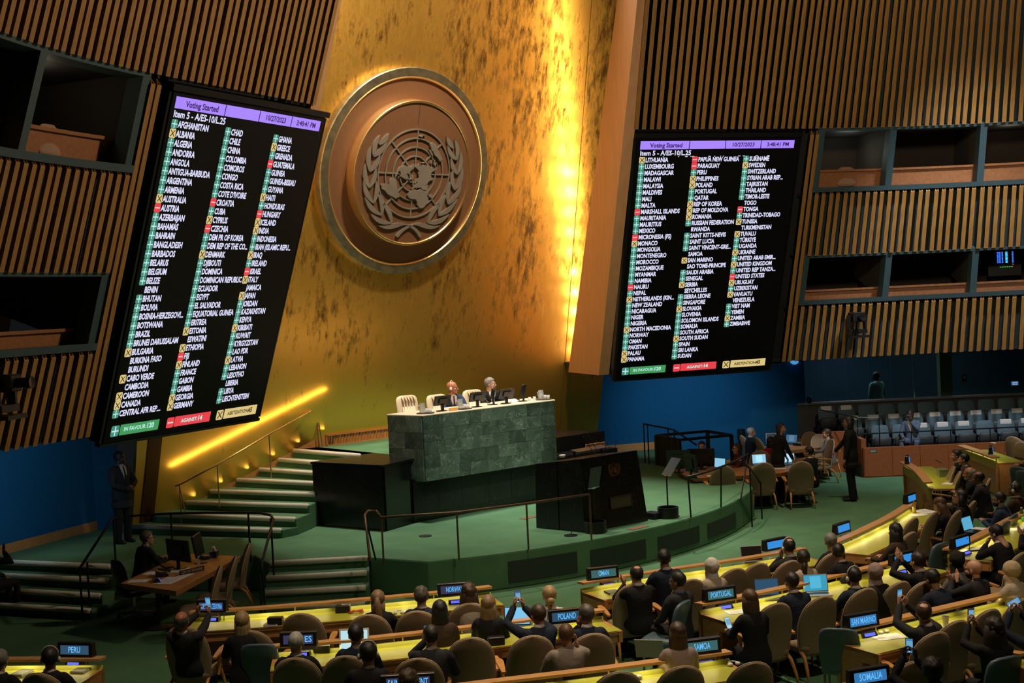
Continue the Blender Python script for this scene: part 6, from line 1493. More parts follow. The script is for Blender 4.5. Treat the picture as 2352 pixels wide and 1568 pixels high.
# far side
A(275, 1047, 'man in a dark suit standing guard by the blue wall', 'stand', 'dark', ('crop', 'black'), 'char', view=-140, hview=-100, z=.62, pos=tuple(at(285, 1246, .62)), face=True, tie='char', trousers='black')
A(338, 1236, 'man in glasses working at the speakers list desk', 'type', 'light', ('short', 'greyb'), 'black', view=-62, hview=-72, glasses=True, face=True, tie='navy', shirt='greyblue')
A(-22, 1255, 'person in black raising a hand at the frame edge by the steps', P_(lean=0, R=('open', (.20, .16, 1.12), (.9, 0, -.8), (0, .1, 1), (0, -1, 0)), L=('relax', (-.15, .35, .62))), 'brown', ('short', 'black'), 'black', view=-60)

# ------------------------------------------------------------------ tables for the officials and the speakers list, and what lies on them
def slab_table(label, pts, legs, h=.74, th=.05, skirt=.09, mt=None):
    t = thing('conference_table', label, 'table')
    P = [at(x, y, h) for x, y in pts]; c = sum(P, V()) / len(P)
    a = sum(P[i].x * P[(i + 1) % len(P)].y - P[(i + 1) % len(P)].x * P[i].y for i in range(len(P)))
    if a < 0: P = P[::-1]
    low = [V((c.x + (p.x - c.x) * .965, c.y + (p.y - c.y) * .965, h - skirt)) for p in P]
    part('table_top', MB().hexa(low, P), mt or wood, t)
    for x, y in legs:
        p = at(x, y, h); part('leg', MB().tube([(p.x, p.y, .02), (p.x, p.y, h - skirt)], .035, 8), mat('table_leg', (.06, .05, .04), .4, metal=.4), t)
        part('foot', MB().lathe([(.22, 0), (.22, .02), (.05, .05)], 16, c=(p.x, p.y, 0)), MATS['table_leg'], t)
    return t
slab_table('long oak table of the speakers list desk below the curved rail', [(277, 1339), (404, 1357), (554, 1277), (425, 1271)], [(360, 1333), (480, 1287)])
slab_table('oak officials table with two bright laptops beside the stage end', [(1545, 1078), (1590, 1098), (1700, 1092), (1795, 1086), (1885, 1064), (1850, 1050), (1740, 1064), (1640, 1070)], [(1620, 1086), (1830, 1068)])
slab_table('oak officials table with papers by the blue wall', [(1760, 1020), (1800, 1036), (1888, 1026), (1880, 1008), (1800, 1006)], [(1790, 1026), (1870, 1018)])
def laptop(px, py, rz, label, scr, z=.742, open_=105, shell=None, w_=.33, img=True, dark=False):
    p = at(px, py, z + .02); p.z = z; shell = shell or mat('laptop_grey', (.10, .10, .105), .35, metal=.4)
    o = thing('laptop', label, 'laptop', p, rz)
    b = MB().box((0, 0, .009), (w_, .23, .016)).mesh('base', shell); part('base', bevel(b, .004, 1), None, o)
    part('keyboard', MB().box((0, .02, .0176), (w_ * .86, .11, .001)), black, o)
    M = Matrix.Translation((0, .115, .015)) @ Matrix.Rotation(math.radians(180 - open_ - 90 + 0), 4, 'X')
    M = Matrix.Translation((0, .115, .015)) @ Matrix.Rotation(-math.radians(open_ - 90), 4, 'X')
    l = part('lid', bevel(MB().box((0, 0, .115), (w_, .008, .23)).mesh('lid', shell), .003, 1), None, o, M=M)
    part('screen', MB().box((0, -.0045, .117), (w_ * .93, .001, .205)), black if dark else emat('lap_%.2f_%.2f' % (scr[0], scr[2]), scr, 1.0), l)
    if img and not dark: part('page', MB().box((0, -.0055, .125), (w_ * .45, .0006, .16)), emat('lap_page_%.2f' % scr[2], tuple(min(1, c * 1.35 + .03) for c in scr), 1.0), l)
    return o
def vdir(px, py, z, ang):
    p = at(px, py, z); return math.atan2(p.y - CAMP.y, p.x - CAMP.x) - PI / 2 + math.radians(ang)
sky = (.30, .58, .78)
laptop(1746, 1066, vdir(1746, 1066, .7, 8), 'open laptop with a pale blue screen on the officials table, nearest the stage', sky)
laptop(1811, 1064, vdir(1811, 1064, .7, 6), 'open laptop with a pale blue screen beside the man in a bow tie', sky)
laptop(1812, 1018, vdir(1812, 1018, .7, -30), 'laptop with a dim blue screen on the table by the blue wall', (.05, .13, .22))
laptop(1733, 1291, vdir(1733, 1291, .7, 16), 'open silver laptop with a dark screen on the front row desk', sky, dark=True, shell=mat('laptop_silver', (.45, .43, .42), .35, metal=.5))
laptop(1768, 1372, vdir(1768, 1372, .7, 14), 'open laptop with a dark blue screen before the man typing', (.02, .075, .14), img=False)
laptop(1880, 1362, vdir(1880, 1362, .7, 14), 'open laptop with a cyan web page beside the man typing', (.04, .32, .48), shell=MATS['laptop_silver'])
laptop(1187, 1440, vdir(1187, 1440, .7, -5), 'open laptop with a glowing blue screen under the raised phone at POLAND', (.20, .55, .85), img=False)
laptop(1497, 1500, vdir(1497, 1500, .6, 170), 'white laptop lid held open behind the SAMOA desk', sky, z=.62, shell=mat('laptop_white', (.62, .6, .58), .4), open_=110)
laptop(2240, 1218, vdir(2240, 1218, .6, 62), 'laptop with a bright blue screen on the lap of the bearded man in navy', (.10, .40, .62), z=.62, img=False)
# tablet of the second row man
p = at(813, 1474, .85); tb = thing('tablet', 'white framed tablet showing a pale page in the second row', 'tablet', (p.x, p.y, .745), face_rz(p))
M = Matrix.Rotation(math.radians(-14), 4, 'X')
part('frame', bevel(MB().box((0, 0, .13), (.36, .010, .26)).mesh('frame', mat('tablet_white', (.65, .66, .66), .4)), .004, 1), None, tb, M=M)
part('screen', MB().box((0, -.006, .13), (.32, .001, .22)), emat('tab_pale', (.48, .74, .80), 1.0), tb, M=M); part('stand', MB().box((0, .04, .004), (.2, .1, .008)), MATS['tablet_white'], tb)
# monitors
def monitor(p, rz, label, w_=.50, h=.30, glow=None, stand=True, tilt=-6, side=1):
    o = thing('monitor', label, 'monitor', p, rz)
    M = Matrix.Translation((0, 0, .12)) @ Matrix.Rotation(math.radians(tilt), 4, 'X')
    part('panel', bevel(MB().box((0, 0, h / 2), (w_, .035, h)).mesh('panel', black), .006, 1), None, o, M=M)
    part('screen', MB().box((0, -.0185, h / 2), (w_ * .94, .001, h * .9)), emat('mon_%.2f' % glow[2], glow, 1.0) if glow else scr_black, o, M=M)
    part('rear_hump', MB().box((0, .03, h * .5), (w_ * .5, .03, h * .5)), black, o, M=M)
    part('stand', MB().box((0, .03, .08), (.06, .03, .2)), black, o); part('foot', MB().lathe([(.11, 0), (.11, .012), (.03, .02)], 16), black, o)
    return o
def mon(px, py, z, ang, label, **k): 
    p = at(px, py, z); monitor(p, vdir(px, py, z, ang), label, **k)
mon(414, 1305, .742, 128, 'large black monitor seen from behind on the speakers list desk', w_=.56, h=.36)
mon(461, 1292, .742, 75, 'black monitor seen edge on at the speakers list desk', w_=.5, h=.36, tilt=-10)
for px, rz_, l in ((1014, 172, 'black monitor before the empty cream chair on the podium'), (1095, 172, 'black monitor before the man in blue on the podium'), (1162, 172, 'black monitor before the man in black on the podium')):
    p = atp(px, 935, (0, .42, 0), (0, 1, 0)); monitor(V((p.x, .42, 2.71)), math.radians(rz_ + 8), l, w_=.40, h=.20, tilt=-22)
for px, rz_, l in ((1131, 215, 'upright black screen facing the grey haired man on the podium'), (1200, 215, 'upright black screen nearest the water jug on the podium')):
    p = atp(px, 930, (0, .5, 0), (0, 1, 0)); monitor(V((p.x, .5, 2.71)), math.radians(rz_), l, w_=.26, h=.24, tilt=-14)
# jugs and glasses
jug_glass = make_glass('jug_glass', (.75, .75, .70), .38, .05)
def jug(p, label):
    o = thing('water_jug', label, 'jug', p)
    part('bowl', MB().lathe([(.055, 0), (.06, .02), (.058, .12), (.052, .17), (.055, .19)], 16, cap=False), jug_glass, o, True)
    part('handle', MB().tube([(-.055, 0, .16), (-.10, 0, .15), (-.105, 0, .09), (-.06, 0, .05)], .008, 6), jug_glass, o, True)
    part('water', MB().lathe([(.05, .005), (.052, .11), (.001, .11)], 14), make_glass('jug_water', (.6, .58, .5), .3, .05), o, True)
def tumbler(p, label):
    o = thing('tumbler', label, 'glass', p, group='water glasses on the podium')
    part('bowl', MB().lathe([(.03, 0), (.036, .08), (.034, .08), (.028, .006)], 12, cap=False), jug_glass, o, True)
    part('water', MB().lathe([(.028, .008), (.031, .045), (.001, .045)], 12), MATS['jug_water'], o, True)
def tray(p, label): single('tray', MB().lathe([(.001, 0), (.17, 0), (.18, .012), (.165, .006), (.001, .006)], 20), mat('tray_dark', (.03, .02, .016), .4), label, 'tray', loc=p)
for px, l in ((975, 'before the empty cream chair'), (1062, 'between the two men'), (1248, 'at the far end')):
    p = atp(px, 944 if px < 1000 else 935, (0, .36, 0), (0, 1, 0)); p = V((p.x, .33, 2.712)); tray(p, 'round dark tray on the podium desk ' + l)
    jug(p + V((-.05, .03, .012)), 'glass water jug on the tray ' + l)
    for k in range(2): tumbler(p + V((.07 + .0 * k, -.06 + .1 * k, .012)), '%s water glass on the podium tray %s' % ('nearer' if k == 0 else 'farther', l))
for px, l in ((1217, 'clear water glass by the upright screen on the podium'), (1228, 'second clear water glass near the podium end')): tumbler(V((atp(px, 925, (0, .4, 0), (0, 1, 0)).x, .4, 2.712)), l)
single('name_block', bevel(MB().box((0, 0, .03), (.20, .06, .06)).mesh('name_block', mat('amber_block', (.75, .40, .10), .5)), .006, 1), None, 'small amber wooden block on the podium desk before the man in blue', 'block', loc=(atp(1042, 942, (0, .25, 0), (0, 1, 0)).x, .25, 2.712))
single('paper', MB().box((0, 0, .002), (.22, .30, .004)), white, 'white papers on the podium beside the upright screen', 'paper', loc=(atp(1188, 922, (0, .5, 0), (0, 1, 0)).x, .55, 2.712), rot=(.35, 0, 0))
m_ = thing('desk_microphone', 'thin gooseneck microphone before the man with the earpiece on the podium', 'microphone', (-.02, .9, 2.712))
part('stem', MB().tube([(.25, 0, 0), (.22, .1, .12), (.0, .2, .24), (-.1, .24, .26)], .006, 6), brass, m_); part('base', MB().lathe([(.04, 0), (.04, .02), (.01, .03)], 12, c=(.25, 0, 0)), black, m_)
m_ = thing('desk_microphone', 'short gooseneck microphone at the mouth of the grey haired man', 'microphone', (.88, 1.0, 2.712))
part('stem', MB().tube([(.08, -.2, 0), (.08, -.1, .16), (.04, 0, .28), (.03, .02, .32)], [.006, .006, .006, .014], 6), black, m_); part('base', MB().lathe([(.04, 0), (.04, .02), (.01, .03)], 12, c=(.08, -.2, 0)), black, m_)
# papers, folders, small things on tables
def sheet(px, py, z, sz, ang, label, mt=None, th=.003, name='paper', cat='paper', lines=0):
    p = at(px, py, z); p.z = z
    o = thing(name, label, cat, p, vdir(px, py, z, ang))
    part('sheet', MB().box((0, 0, th / 2), (sz[0], sz[1], th)), mt or white, o)
    if lines:
        mb = MB()
        for k in range(lines): rect(mb, -sz[0] * .38, sz[0] * (.38 - .2 * (k % 3 == 2)), sz[1] * (.36 - .72 * k / lines) - .006, sz[1] * (.36 - .72 * k / lines), th + .001, 0)
        part('print', mb, mat('print_grey', (.25, .25, .25), .8), o, kind='stuff')
sheet(318, 1334, .742, (.22, .30), 70, 'printed sheet at the near corner of the speakers list desk', lines=6)
sheet(388, 1333, .742, (.50, .32), 60, 'wide printed chart on the speakers list desk', lines=9)
sheet(350, 1315, .742, (.3, .2), 60, 'blank sheet under a pen before the man at the speakers list desk')
sheet(410, 1309, .742, (.36, .25), 62, 'white papers beside the keyboard on the speakers list desk')
sheet(425, 1321, .742, (.24, .18), 55, 'small loose note beside the LIST OF SPEAKERS sign', lines=3)
p = at(441, 1315, .742); lo_ = thing('desk_sign', 'dark desk sign lettered LIST OF SPEAKERS', 'sign', (p.x, p.y, .742), vdir(441, 1310, .7, 36))
part('plate', MB().box((0, 0, .035), (.46, .03, .075)), mat('dark_sign', (.03, .022, .016), .5), lo_)
mb = MB(); put_text(mb, 'LIST OF SPEAKERS', 0, 0, .055, 'CENTER', .001, maxw=.40, z=0)
part('lettering', mb, mat('sign_tan', (.45, .33, .2), .6), lo_, M=Matrix.Translation((0, -.0165, .037)) @ Matrix.Rotation(PI / 2, 4, 'X'), kind='stuff')
console(360, 1331, 'dark desk phone console with a violet light at the speakers list desk', rz=math.radians(30), tgt=(-12, 3, 0), mic=False)
console(470, 1279, 'console with a violet light behind the edge on monitor', rz=math.radians(30), tgt=(-12, 3, 0), mic=False)
single('desk_phone', bevel(MB().hexa([V((-.11, -.1, 0)), V((.11, -.1, 0)), V((.11, .1, 0)), V((-.11, .1, 0))], [V((-.10, -.09, .03)), V((.10, -.09, .03)), V((.10, .09, .10)), V((-.10, .09, .10))]).box((-.07, 0, .11), (.05, .2, .035), Matrix.Rotation(.3, 4, 'X')).mesh('desk_phone', black), .006, 1), None, 'black desk telephone beside the man at the speakers list desk', 'telephone', loc=at(372, 1322, .742), rot=(0, 0, 1.2))
single('keyboard', bevel(MB().box((0, 0, .012), (.42, .15, .02)).mesh('keyboard', black), .004, 1), None, 'black keyboard under the hands of the man at the speakers list desk', 'keyboard', loc=at(384, 1300, .742), rot=(0, 0, 1.3))
bt = thing('sanitizer_bottle', 'small clear pump bottle on the speakers list desk', 'bottle', at(456, 1301, .742))
part('bottle', MB().lathe([(.03, 0), (.03, .09), (.012, .12), (.012, .13)], 12), jug_glass, bt, True); part('pump', MB().tube([(0, 0, .12), (0, 0, .16), (.03, 0, .165)], .007, 6), white, bt)
tx_ = thing('tissue_box', 'black tissue box with a white tissue on the speakers list desk', 'tissue box', at(492, 1278, .742), .9)
part('box', MB().box((0, 0, .05), (.22, .12, .10)), black, tx_); part('tissue', MB().hexa([V((-.05, -.03, .1)), V((.05, -.03, .1)), V((.05, .03, .1)), V((-.05, .03, .1))], [V((-.07, -.02, .16)), V((.01, -.01, .2)), V((.05, .01, .18)), V((-.05, .02, .17))]), white, tx_)
oc = thing('office_chair', 'dark office chair behind the man at the speakers list desk', 'chair', at(312, 1420, 0), vdir(312, 1420, 0, -62))
part('backrest', MB().loft([ring(w_, .03, -.24 - dy, z, cv=.08) for z, w_, dy in ((.50, .2, 0), (.7, .24, .02), (.9, .23, .05), (.98, .16, .06), (1.0, .08, .06))]), black, oc, True)
part('seat', MB().loft([ring(.22, .22, 0, .40, p=5), ring(.25, .25, 0, .44, p=5), ring(.22, .22, 0, .48, p=5)]), black, oc, True)
part('column', MB().tube([(0, 0, .08), (0, 0, .40)], .03, 8), chrome, oc)
for k in range(5):
    a = 2 * PI * k / 5; e_ = V((.3 * math.cos(a), .3 * math.sin(a), .075))
    l_ = part('base_arm', MB().tube([(0, 0, .11), e_], [.022, .014], 6), chrome, oc); part('caster', MB().lathe([(.001, -.015), (.03, -.015), (.03, .015), (.001, .015)], 12, c=(e_.x, e_.y, .032), axis='y'), black, l_)
oc2 = thing('office_chair', 'office chair at the frame edge under the person raising a hand', 'chair', at(-30, 1408, 0), vdir(0, 1408, 0, -60))
part('seat', MB().loft([ring(.22, .22, 0, .40, p=5), ring(.25, .25, 0, .44, p=5), ring(.22, .22, 0, .48, p=5)]), black, oc2, True); part('column', MB().tube([(0, 0, .08), (0, 0, .40)], .03, 8), chrome, oc2)
part('armrest', MB().box((.29, .02, .66), (.07, .26, .04)).tube([(.29, -.02, .42), (.29, -.02, .65)], .018, 6), black, oc2)
for k in range(5):
    a = 2 * PI * k / 5; e_ = V((.3 * math.cos(a), .3 * math.sin(a), .075))
    l_ = part('base_arm', MB().tube([(0, 0, .11), e_], [.022, .014], 6), blackm, oc2); part('caster', MB().lathe([(.001, -.015), (.03, -.015), (.03, .015), (.001, .015)], 12, c=(e_.x, e_.y, .032), axis='y'), black, l_)
# officials: black frames, monitors, papers
fr_ = thing('equipment_cage', 'black open equipment frame with panels beside the blue wall', 'frame', at(1545, 1060, .62) + V((0, 0, -.62)))
c_ = V(fr_.location)
q4 = [at(1507, 1000, 1.35), at(1560, 1010, 1.35), at(1680, 999, 1.35), at(1625, 990, 1.35)]
q4 = [p - c_ for p in q4]
for a_, b_ in zip(q4, q4[1:] + q4[:1]): part('beam', MB().tube([a_, b_], (.045, .045), 4), black, fr_)
for p in q4: part('post', MB().tube([p, V((p.x, p.y, .02))], (.05, .05), 4), black, fr_)
part('side_panel', MB().hexa([V((q4[0].x, q4[0].y, .1)), V((q4[1].x, q4[1].y, .1)), V((q4[1].x + .02, q4[1].y + .02, .1)), V((q4[0].x + .02, q4[0].y + .02, .1))], [q4[0], q4[1], q4[1] + V((.02, .02, 0)), q4[0] + V((.02, .02, 0))]), black, fr_)
mon(1560, 1085, .742, 172, 'black monitor seen from behind at the near end of the officials table', w_=.55, h=.40)
mon(1612, 1077, .742, 176, 'wide black monitor hiding the screen operator', w_=.62, h=.36)
mon(1590, 1096, .742, 120, 'dark monitor turned sideways at the table corner', w_=.5, h=.40)
mon(1655, 1086, .742, -40, 'small monitor with a pale blue screen before the woman in glasses', w_=.32, h=.22, glow=(.25, .55, .75))
console(1596, 1093, 'console with a blue light on the officials table', mic=False); console(1831, 1020, 'console with a blue light on the table by the blue wall', mic=False)
sheet(1640, 1092, .742, (.3, .22), 20, 'white papers on the officials table beside the rail')
sheet(1790, 1076, .742, (.3, .2), 10, 'papers between the two bright laptops'); sheet(1850, 1017, .742, (.5, .3), 10, 'pile of papers on the table by the blue wall', th=.03)
sheet(1864, 1014, .742, (.36, .26), 30, 'open book on a stand before the woman in grey', mat('book_tan', (.3, .22, .13), .7), th=.02, name='book', cat='book')
sgn = thing('notice_board', 'white framed notice standing by the blue wall', 'sign', at(1772, 1018, .742), vdir(1772, 1018, .7, 10))
part('frame', MB().box((0, 0, .26), (.28, .012, .02)).box((0, 0, .01), (.28, .012, .02)).box((-.13, 0, .14), (.02, .012, .27)).box((.13, 0, .14), (.02, .012, .27)), white, sgn)
part('panel', MB().box((0, .004, .135), (.26, .004, .24)), mat('notice_blue', (.06, .16, .28), .5), sgn)
mb = MB()
for k in range(5): rect(mb, -.09, .09 - .03 * (k % 2), .20 - k * .03, .206 - k * .03, 0, 0)
part('lettering', mb, white, sgn, M=Matrix.Translation((0, -.002, 0)) @ Matrix.Rotation(PI / 2, 4, 'X'), kind='stuff')
single('loudspeaker', bevel(MB().box((0, 0, .15), (.16, .16, .30)).mesh('loudspeaker', black), .012, 1), None, 'small black box speaker behind the bald man in navy', 'speaker', loc=at(1703, 1010, .75))
cv_ = thing('lectern_stand', 'black cloth covered stand with a pale top beside the gallery steps', 'stand', at(1880, 1035, 0))
part('cover', MB().loft([ring(.26, .22, 0, .0, p=4), ring(.25, .2, 0, .6, p=4), ring(.24, .18, 0, 1.1, p=4), ring(.15, .12, 0, 1.16, p=4)]), mat('black_cloth', (.01, .01, .011), .9), cv_, True)
part('top_sheet', MB().box((0, -.02, 1.18), (.3, .24, .01), Matrix.Rotation(.0, 4, 'X')), mat('grey_sheet', (.3, .3, .28), .8), cv_)
for q, l in (((1775, 1125), 'dark bag on the floor beside the officials chairs'), ((1870, 1118), 'dark red bag on the floor beside the man in a bow tie')):
    b_ = thing('bag', l, 'bag', at(q[0], q[1], 0), .4)
    part('body', MB().loft([ring(.18, .10, 0, .0, p=4), ring(.20, .12, 0, .12, p=4), ring(.17, .09, 0, .26, p=4), ring(.10, .04, 0, .30, p=4)]), mat('bag_dark', (.02, .012, .012), .7), b_, True)
    part('handle', MB().tube([(-.07, 0, .28), (-.05, 0, .38), (.05, 0, .38), (.07, 0, .28)], .01, 6), black, b_, True)
# things on delegate desks
def small(px, py, kind, label, z=.742, ang=0):
    p = at(px, py, z + .01); p.z = z; rz = face_rz(p) + math.radians(ang)
    if kind == 'headphone':
        o = thing('earphone', label, 'earphone', p, rz, 'cream conference earphones on the desks')
        for s in (-1, 1): part('ear_cup', MB().ell((s * .045, 0, .02), (.03, .035, .02), 10, 6), earm, o, True)
        part('band', MB().tube([(-.045, 0, .03), (-.04, .05, .03), (0, .075, .03), (.04, .05, .03), (.045, 0, .03)], .008, 6), earm, o, True)
    elif kind == 'box':
        o = thing('junction_box', label, 'box', p, rz, 'black boxes on the desks')
        part('case', bevel(MB().box((0, 0, .05), (.20, .10, .10)).mesh('case', black), .008, 1), None, o); part('slots', MB().box((0, -.051, .05), (.15, .003, .03)), darkm, o)
    elif kind == 'notebook':
        o = thing('notebook', label, 'notebook', p, rz); part('cover', MB().box((0, 0, .012), (.17, .23, .024)), mat('notebook_dark', (.03, .025, .022), .5), o); part('pages', MB().box((.002, -.003, .012), (.168, .228, .018)), white, o)
    elif kind == 'bottle':
        o = thing('water_bottle', label, 'bottle', p, rz); part('bottle', MB().lathe([(.033, 0), (.035, .02), (.034, .15), (.014, .20), (.014, .22)], 14), mat('bottle_amber', (.5, .33, .08), .2), o, True); part('cap', MB().lathe([(.016, .22), (.016, .24), (.001, .24)], 12), white, o)
    elif kind == 'green':
        o = thing('water_bottle', label, 'bottle', p, rz); part('bottle', MB().lathe([(.033, 0), (.035, .02), (.034, .15), (.014, .20), (.014, .22)], 14), mat('bottle_green', (.06, .35, .08), .3), o, True); part('cap', MB().lathe([(.016, .22), (.016, .24), (.001, .24)], 12), white, o)
    elif kind == 'cup':
        o = thing('paper_cup', label, 'cup', p, rz); part('cup', MB().lathe([(.03, 0), (.042, .11), (.044, .115), (.040, .11)], 16, cap=False), mat('cup_cream', (.6, .58, .5), .6), o, True); part('coffee', MB().lathe([(.04, .10), (.001, .10)], 14), MATS['cup_cream'], o)
    elif kind == 'lanyard':
        o = thing('lanyard', label, 'lanyard', p, rz)
        part('cord', MB().tube([(.09 * math.cos(a * 2.1) + .02 * math.sin(a * 5), .05 * math.sin(a * 3.3), .02 + .01 * math.sin(a * 4)) for a in [k * .35 for k in range(24)]], .008, 5), mat('lanyard_red', (.55, .08, .02), .6), o, True)
    elif kind == 'block':
        o = thing('document_box', label, 'box', p, rz); part('case', MB().box((0, 0, .07), (.34, .18, .14)), mat('box_olive', (.16, .2, .08), .6), o); part('lid', MB().box((0, 0, .145), (.35, .19, .012)), MATS['box_olive'], o)
    return o
for a_ in [(633, 1432, 'box', 'black junction box before the empty tan chair in the front row'), (788, 1404, 'box', 'black junction box beside the red lanyard'), (740, 1496, 'box', 'black junction box beside the white haired man'), (1316, 1562, 'box', 'black junction box on the SAMOA desk'), (1140, 1478, 'box', 'grey junction box near the glowing laptop'),
           (657, 1426, 'headphone', 'cream earphone before the woman with straight blond hair'), (916, 1408, 'headphone', 'cream earphone beside the brown ponytail'), (1460, 1557, 'headphone', 'cream earphone on the SAMOA desk near its middle'), (1686, 1526, 'headphone', 'cream earphone at the SAMOA sign'), (1430, 1340, 'headphone', 'cream earphone before the clapping man at OMAN'), (2012, 1211, 'headphone', 'cream earphone on the yellow lit far front desk'), (2030, 1452, 'headphone', 'cream earphone beside the SAN MARINO console'), (2140, 1121, 'headphone', 'cream earphone on the curved desk'), (1885, 1348, 'headphone', 'cream earphone beside the cyan laptop'), (1690, 1302, 'headphone', 'cream earphone beside the open dark laptop'),
           (818, 1405, 'lanyard', 'red lanyard heaped on the front row desk'), (188, 1538, 'notebook', 'dark notebook at the PERU sign'), (50, 1545, 'notebook', 'dark notebook beside the grey haired man at the frame edge'), (625, 1432, 'notebook', 'dark notebook in front of the black box'), (1407, 1360, 'notebook', 'dark notebook before the clapping man at OMAN'), (2100, 1176, 'bottle', 'amber bottle on the tip of the far front desk'), (2347, 1196, 'green', 'green bottle at the frame edge of the second row'),
           (2172, 1434, 'cup', 'paper cup behind the man photographing at SAN MARINO'), (2238, 1438, 'cup', 'paper cup beside the empty chair of the third row'), (2165, 1092, 'block', 'olive document box on the curved desk'), (2282, 1018, 'headphone', 'cream earphone on the far wooden desk')]: small(*a_)
sheet(2040, 1462, .742, (.36, .24), 30, 'blank white paper on the SAN MARINO desk'); sheet(1690, 1405, .742, (.24, .2), 20, 'white notepad with a pen at the PORTUGAL sign', lines=3)
sheet(2125, 1174, .742, (.3, .4), 40, 'white papers under the writing hands at the far front desk', lines=6); sheet(2110, 1182, .742, (.3, .2), 40, 'white envelope at the edge of the far front desk')
sheet(2253, 1214, .70, (.2, .28), 60, 'pale papers held by the bearded man in navy'); sheet(2340, 1215, .742, (.3, .22), 30, 'white papers at the frame edge of the second row')
sheet(2240, 1262, .742, (.3, .2), 30, 'black folder before the man resting his face', mat('folder_black', (.012, .012, .013), .5), th=.02, name='folder', cat='folder')
sheet(2178, 1110, .742, (.28, .2), 70, 'white papers before the bald men at the curved desk')
sheet(1790, 1284, .742, (.24, .3), 20, 'white papers before the balding man in the front row')
phone_at(Matrix.Translation(at(2156, 1060, .88)) @ Matrix.Rotation(1.0, 4, 'Z'), (0, 0, 0), (-60, 0), 'dark phone in the hand of the man at the curved desk', on=False)
# speakers and sockets in the desk fascias
# booth furniture
def booth_chair(side, s, z0, label):
    M = wframe(side, s, z0, .62)
    o = thing('booth_chair', label, 'chair', M=Matrix.Translation(M.translation + V((0, 0, .12))) @ Matrix.Rotation(math.atan2(M[1][0], M[0][0]), 4, 'Z'))
    part('backrest', MB().loft([ring(w_, .03, -.25, z, cv=.05, p=3) for z, w_ in ((.0, .20), (.08, .25), (.30, .25), (.40, .22), (.46, .12))]), mat('booth_chair', (.36, .20, .11), .7), o, True)
    part('seat', MB().box((0, 0, -.05), (.46, .44, .08)), MATS['booth_chair'], o)
booth_chair(1, 5.7, 7.05, 'round backed chair in the upper booth nearest the right board'); booth_chair(1, 10.3, 7.05, 'round backed chair in the upper booth at the far right'); booth_chair(-1, 6.0, 7.05, 'round backed chair in the upper booth nearest the left board')
def booth_sheet(side, px, py, s, z0, w_, h, mt, label, name='notice', cat='notice', dep=2.0):
    p = wpt(side, s, z0, dep); n = V((p.x - wpt(side, s, z0, 0).x, p.y - wpt(side, s, z0, 0).y, 0)).normalized()
    q = atp(px, py, p, n); x = V((-n.y, n.x, 0));
    if (q - CAMP).cross(x).z > 0: x = -x
    M = Matrix((x, V((0, 0, 1)), x.cross(V((0, 0, 1))))).transposed().to_4x4(); M.translation = q
    o = thing(name, label, cat, M=M); part('sheet', MB().box((0, 0, 0), (w_, h, .01)), mt, o); return o
booth_sheet(1, 1848, 346, 5.0, 7.2, .16, .26, emat('panel_pale', (.40, .50, .42), 1.0), 'small pale lit panel in the booth beside the right board', 'glowing_square', 'light')
booth_sheet(1, 2316, 323, 11.0, 7.2, .28, .26, emat('paper_glow', (.30, .27, .15), 1.0), 'pale yellow paper square in the far right upper booth', 'glowing_square', 'light')  # a sheet of paper, its brightness painted on as a glow
booth_sheet(-1, 177, 212, 6.2, 7.2, .22, .38, mat('paper_dim', (.12, .11, .10), .8), 'grey notice on the back wall of the upper left booth')
booth_sheet(-1, 54, 690, 6.2, 4.6, .2, .3, MATS['paper_dim'], 'grey notice on the back wall of the lower left booth')
lamp('booth_glow', 'POINT', wpt(1, 6.0, 8.0, 1.2), 5, (.8, .85, .75), shadow_soft_size=.2); lamp('booth_glow', 'POINT', wpt(1, 9.6, 8.2, 1.0), 4, WARM, shadow_soft_size=.2)
lamp('booth_glow', 'POINT', wpt(-1, 6.0, 8.2, .9), 4, WARM, shadow_soft_size=.2)
rk = thing('rack_display', 'equipment rack with blue level lights in the lower right booth', 'rack', M=Matrix.Identity(4))
p = wpt(1, 11.0, 5.0, 1.2); nn_ = (wpt(1, 11.0, 5, 1.0) - wpt(1, 11.0, 5, 0)).normalized(); pc_ = atp(2307, 590, p, nn_)
x = V((-nn_.y, nn_.x, 0)); x = -x if (pc_ - CAMP).cross(x).z > 0 else x
RM = Matrix((x, V((0, 0, 1)), x.cross(V((0, 0, 1))))).transposed().to_4x4(); RM.translation = pc_; rk.matrix_world = RM
part('cabinet', MB().box((0, -.1, -.12), (.8, .75, .2)), black, rk)
bl_ = emat('led_blue', (.04, .16, 1.0), 2.0); cy_ = emat('led_cyan', (.05, .55, .9), 2.0); gn_ = emat('led_green', (.1, .5, .08), 1.2); rd_ = emat('led_red', (.8, .05, .03), 1.2)
led_b = MB().box((0, 0, 0), (.034, .018, .006)).mesh('led', bl_); led_c = MB().box((0, 0, 0), (.034, .018, .006)).mesh('led', cy_)
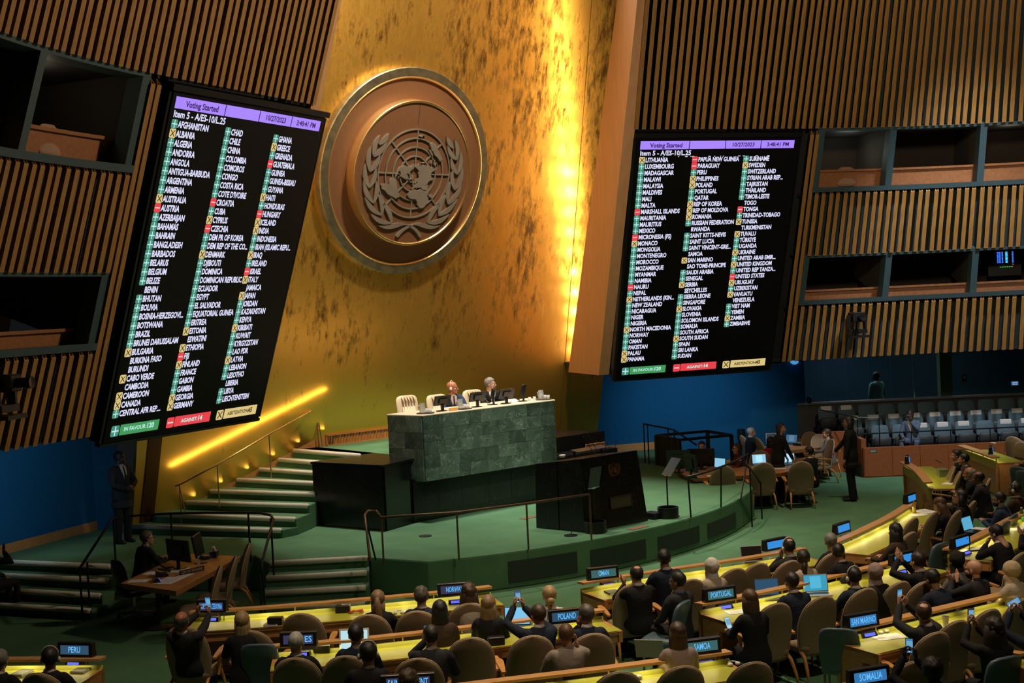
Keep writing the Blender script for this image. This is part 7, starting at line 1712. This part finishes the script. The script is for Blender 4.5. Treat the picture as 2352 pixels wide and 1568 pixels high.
for cx_ in (-.16, -.11, -.05, .04, .06, .2):
    for k in range(9): link('led', led_c if cx_ in (.04, .06) else led_b, rk, (cx_, .12 - k * .032, 0))
for k in range(6): link('led', withmat(led_b, gn_), rk, (-.1 + k * .055, -.25, 0))
link('led', withmat(led_b, rd_), rk, (.2, -.19, 0))
for px, py, l, m_ in ((2256, 656, 'small cyan screen in the lower right booth', emat('booth_cyan', (.04, .25, .40), 1.0)), (1993, 606, 'small red indicator light at the lower booth mullion', rd_)):
    q = atp(px, py, p, nn_); M = RM.copy(); M.translation = q
    o = thing('indicator', l, 'light', M=M); part('lens', MB().box((0, 0, 0), (.09 if 'cyan' in l else .02, .09 if 'cyan' in l else .02, .01)), m_, o); part('rim', MB().box((0, 0, -.01), (.11 if 'cyan' in l else .03, .11 if 'cyan' in l else .03, .01)), black, o)
# remote cameras hanging on the slats
def tvcam(px, py, side, s, z, label):
    p0 = wpt(side, s, z, -.35); n = (wpt(side, s, z, .5) - wpt(side, s, z, 0)); n.z = 0; n.normalize()
    q = atp(px, py, p0, n)
    o = thing('television_camera', label, 'camera', q, math.atan2(-n.y, -n.x) - PI / 2)
    part('head', bevel(MB().box((0, 0, .15), (.30, .42, .24)).mesh('head', black), .02, 1), None, o); part('lens', MB().lathe([(.07, -.1), (.07, .16), (.085, .17), (.085, .24), (.001, .23)], 16, c=(0, .0, .15)).xf(Matrix.Translation((0, .2, .15)) @ Matrix.Rotation(-PI / 2, 4, 'X') @ Matrix.Translation((0, 0, -.15))), black, o)
    part('yoke', MB().box((-.2, 0, .0), (.05, .14, .4)).box((.2, 0, .0), (.05, .14, .4)).box((0, 0, -.2), (.45, .2, .1)), black, o)
    part('bracket', MB().box((0, -.25, -.22), (.2, .5, .08)).box((.0, .05, -.32), (.5, .3, .06)), black, o)
tvcam(1968, 742, 1, 7.0, 4.0, 'black remote television camera mounted on the slats below the lower booth'); tvcam(8, 905, -1, 8.0, 3.8, 'black remote television camera on the left slats at the frame edge')
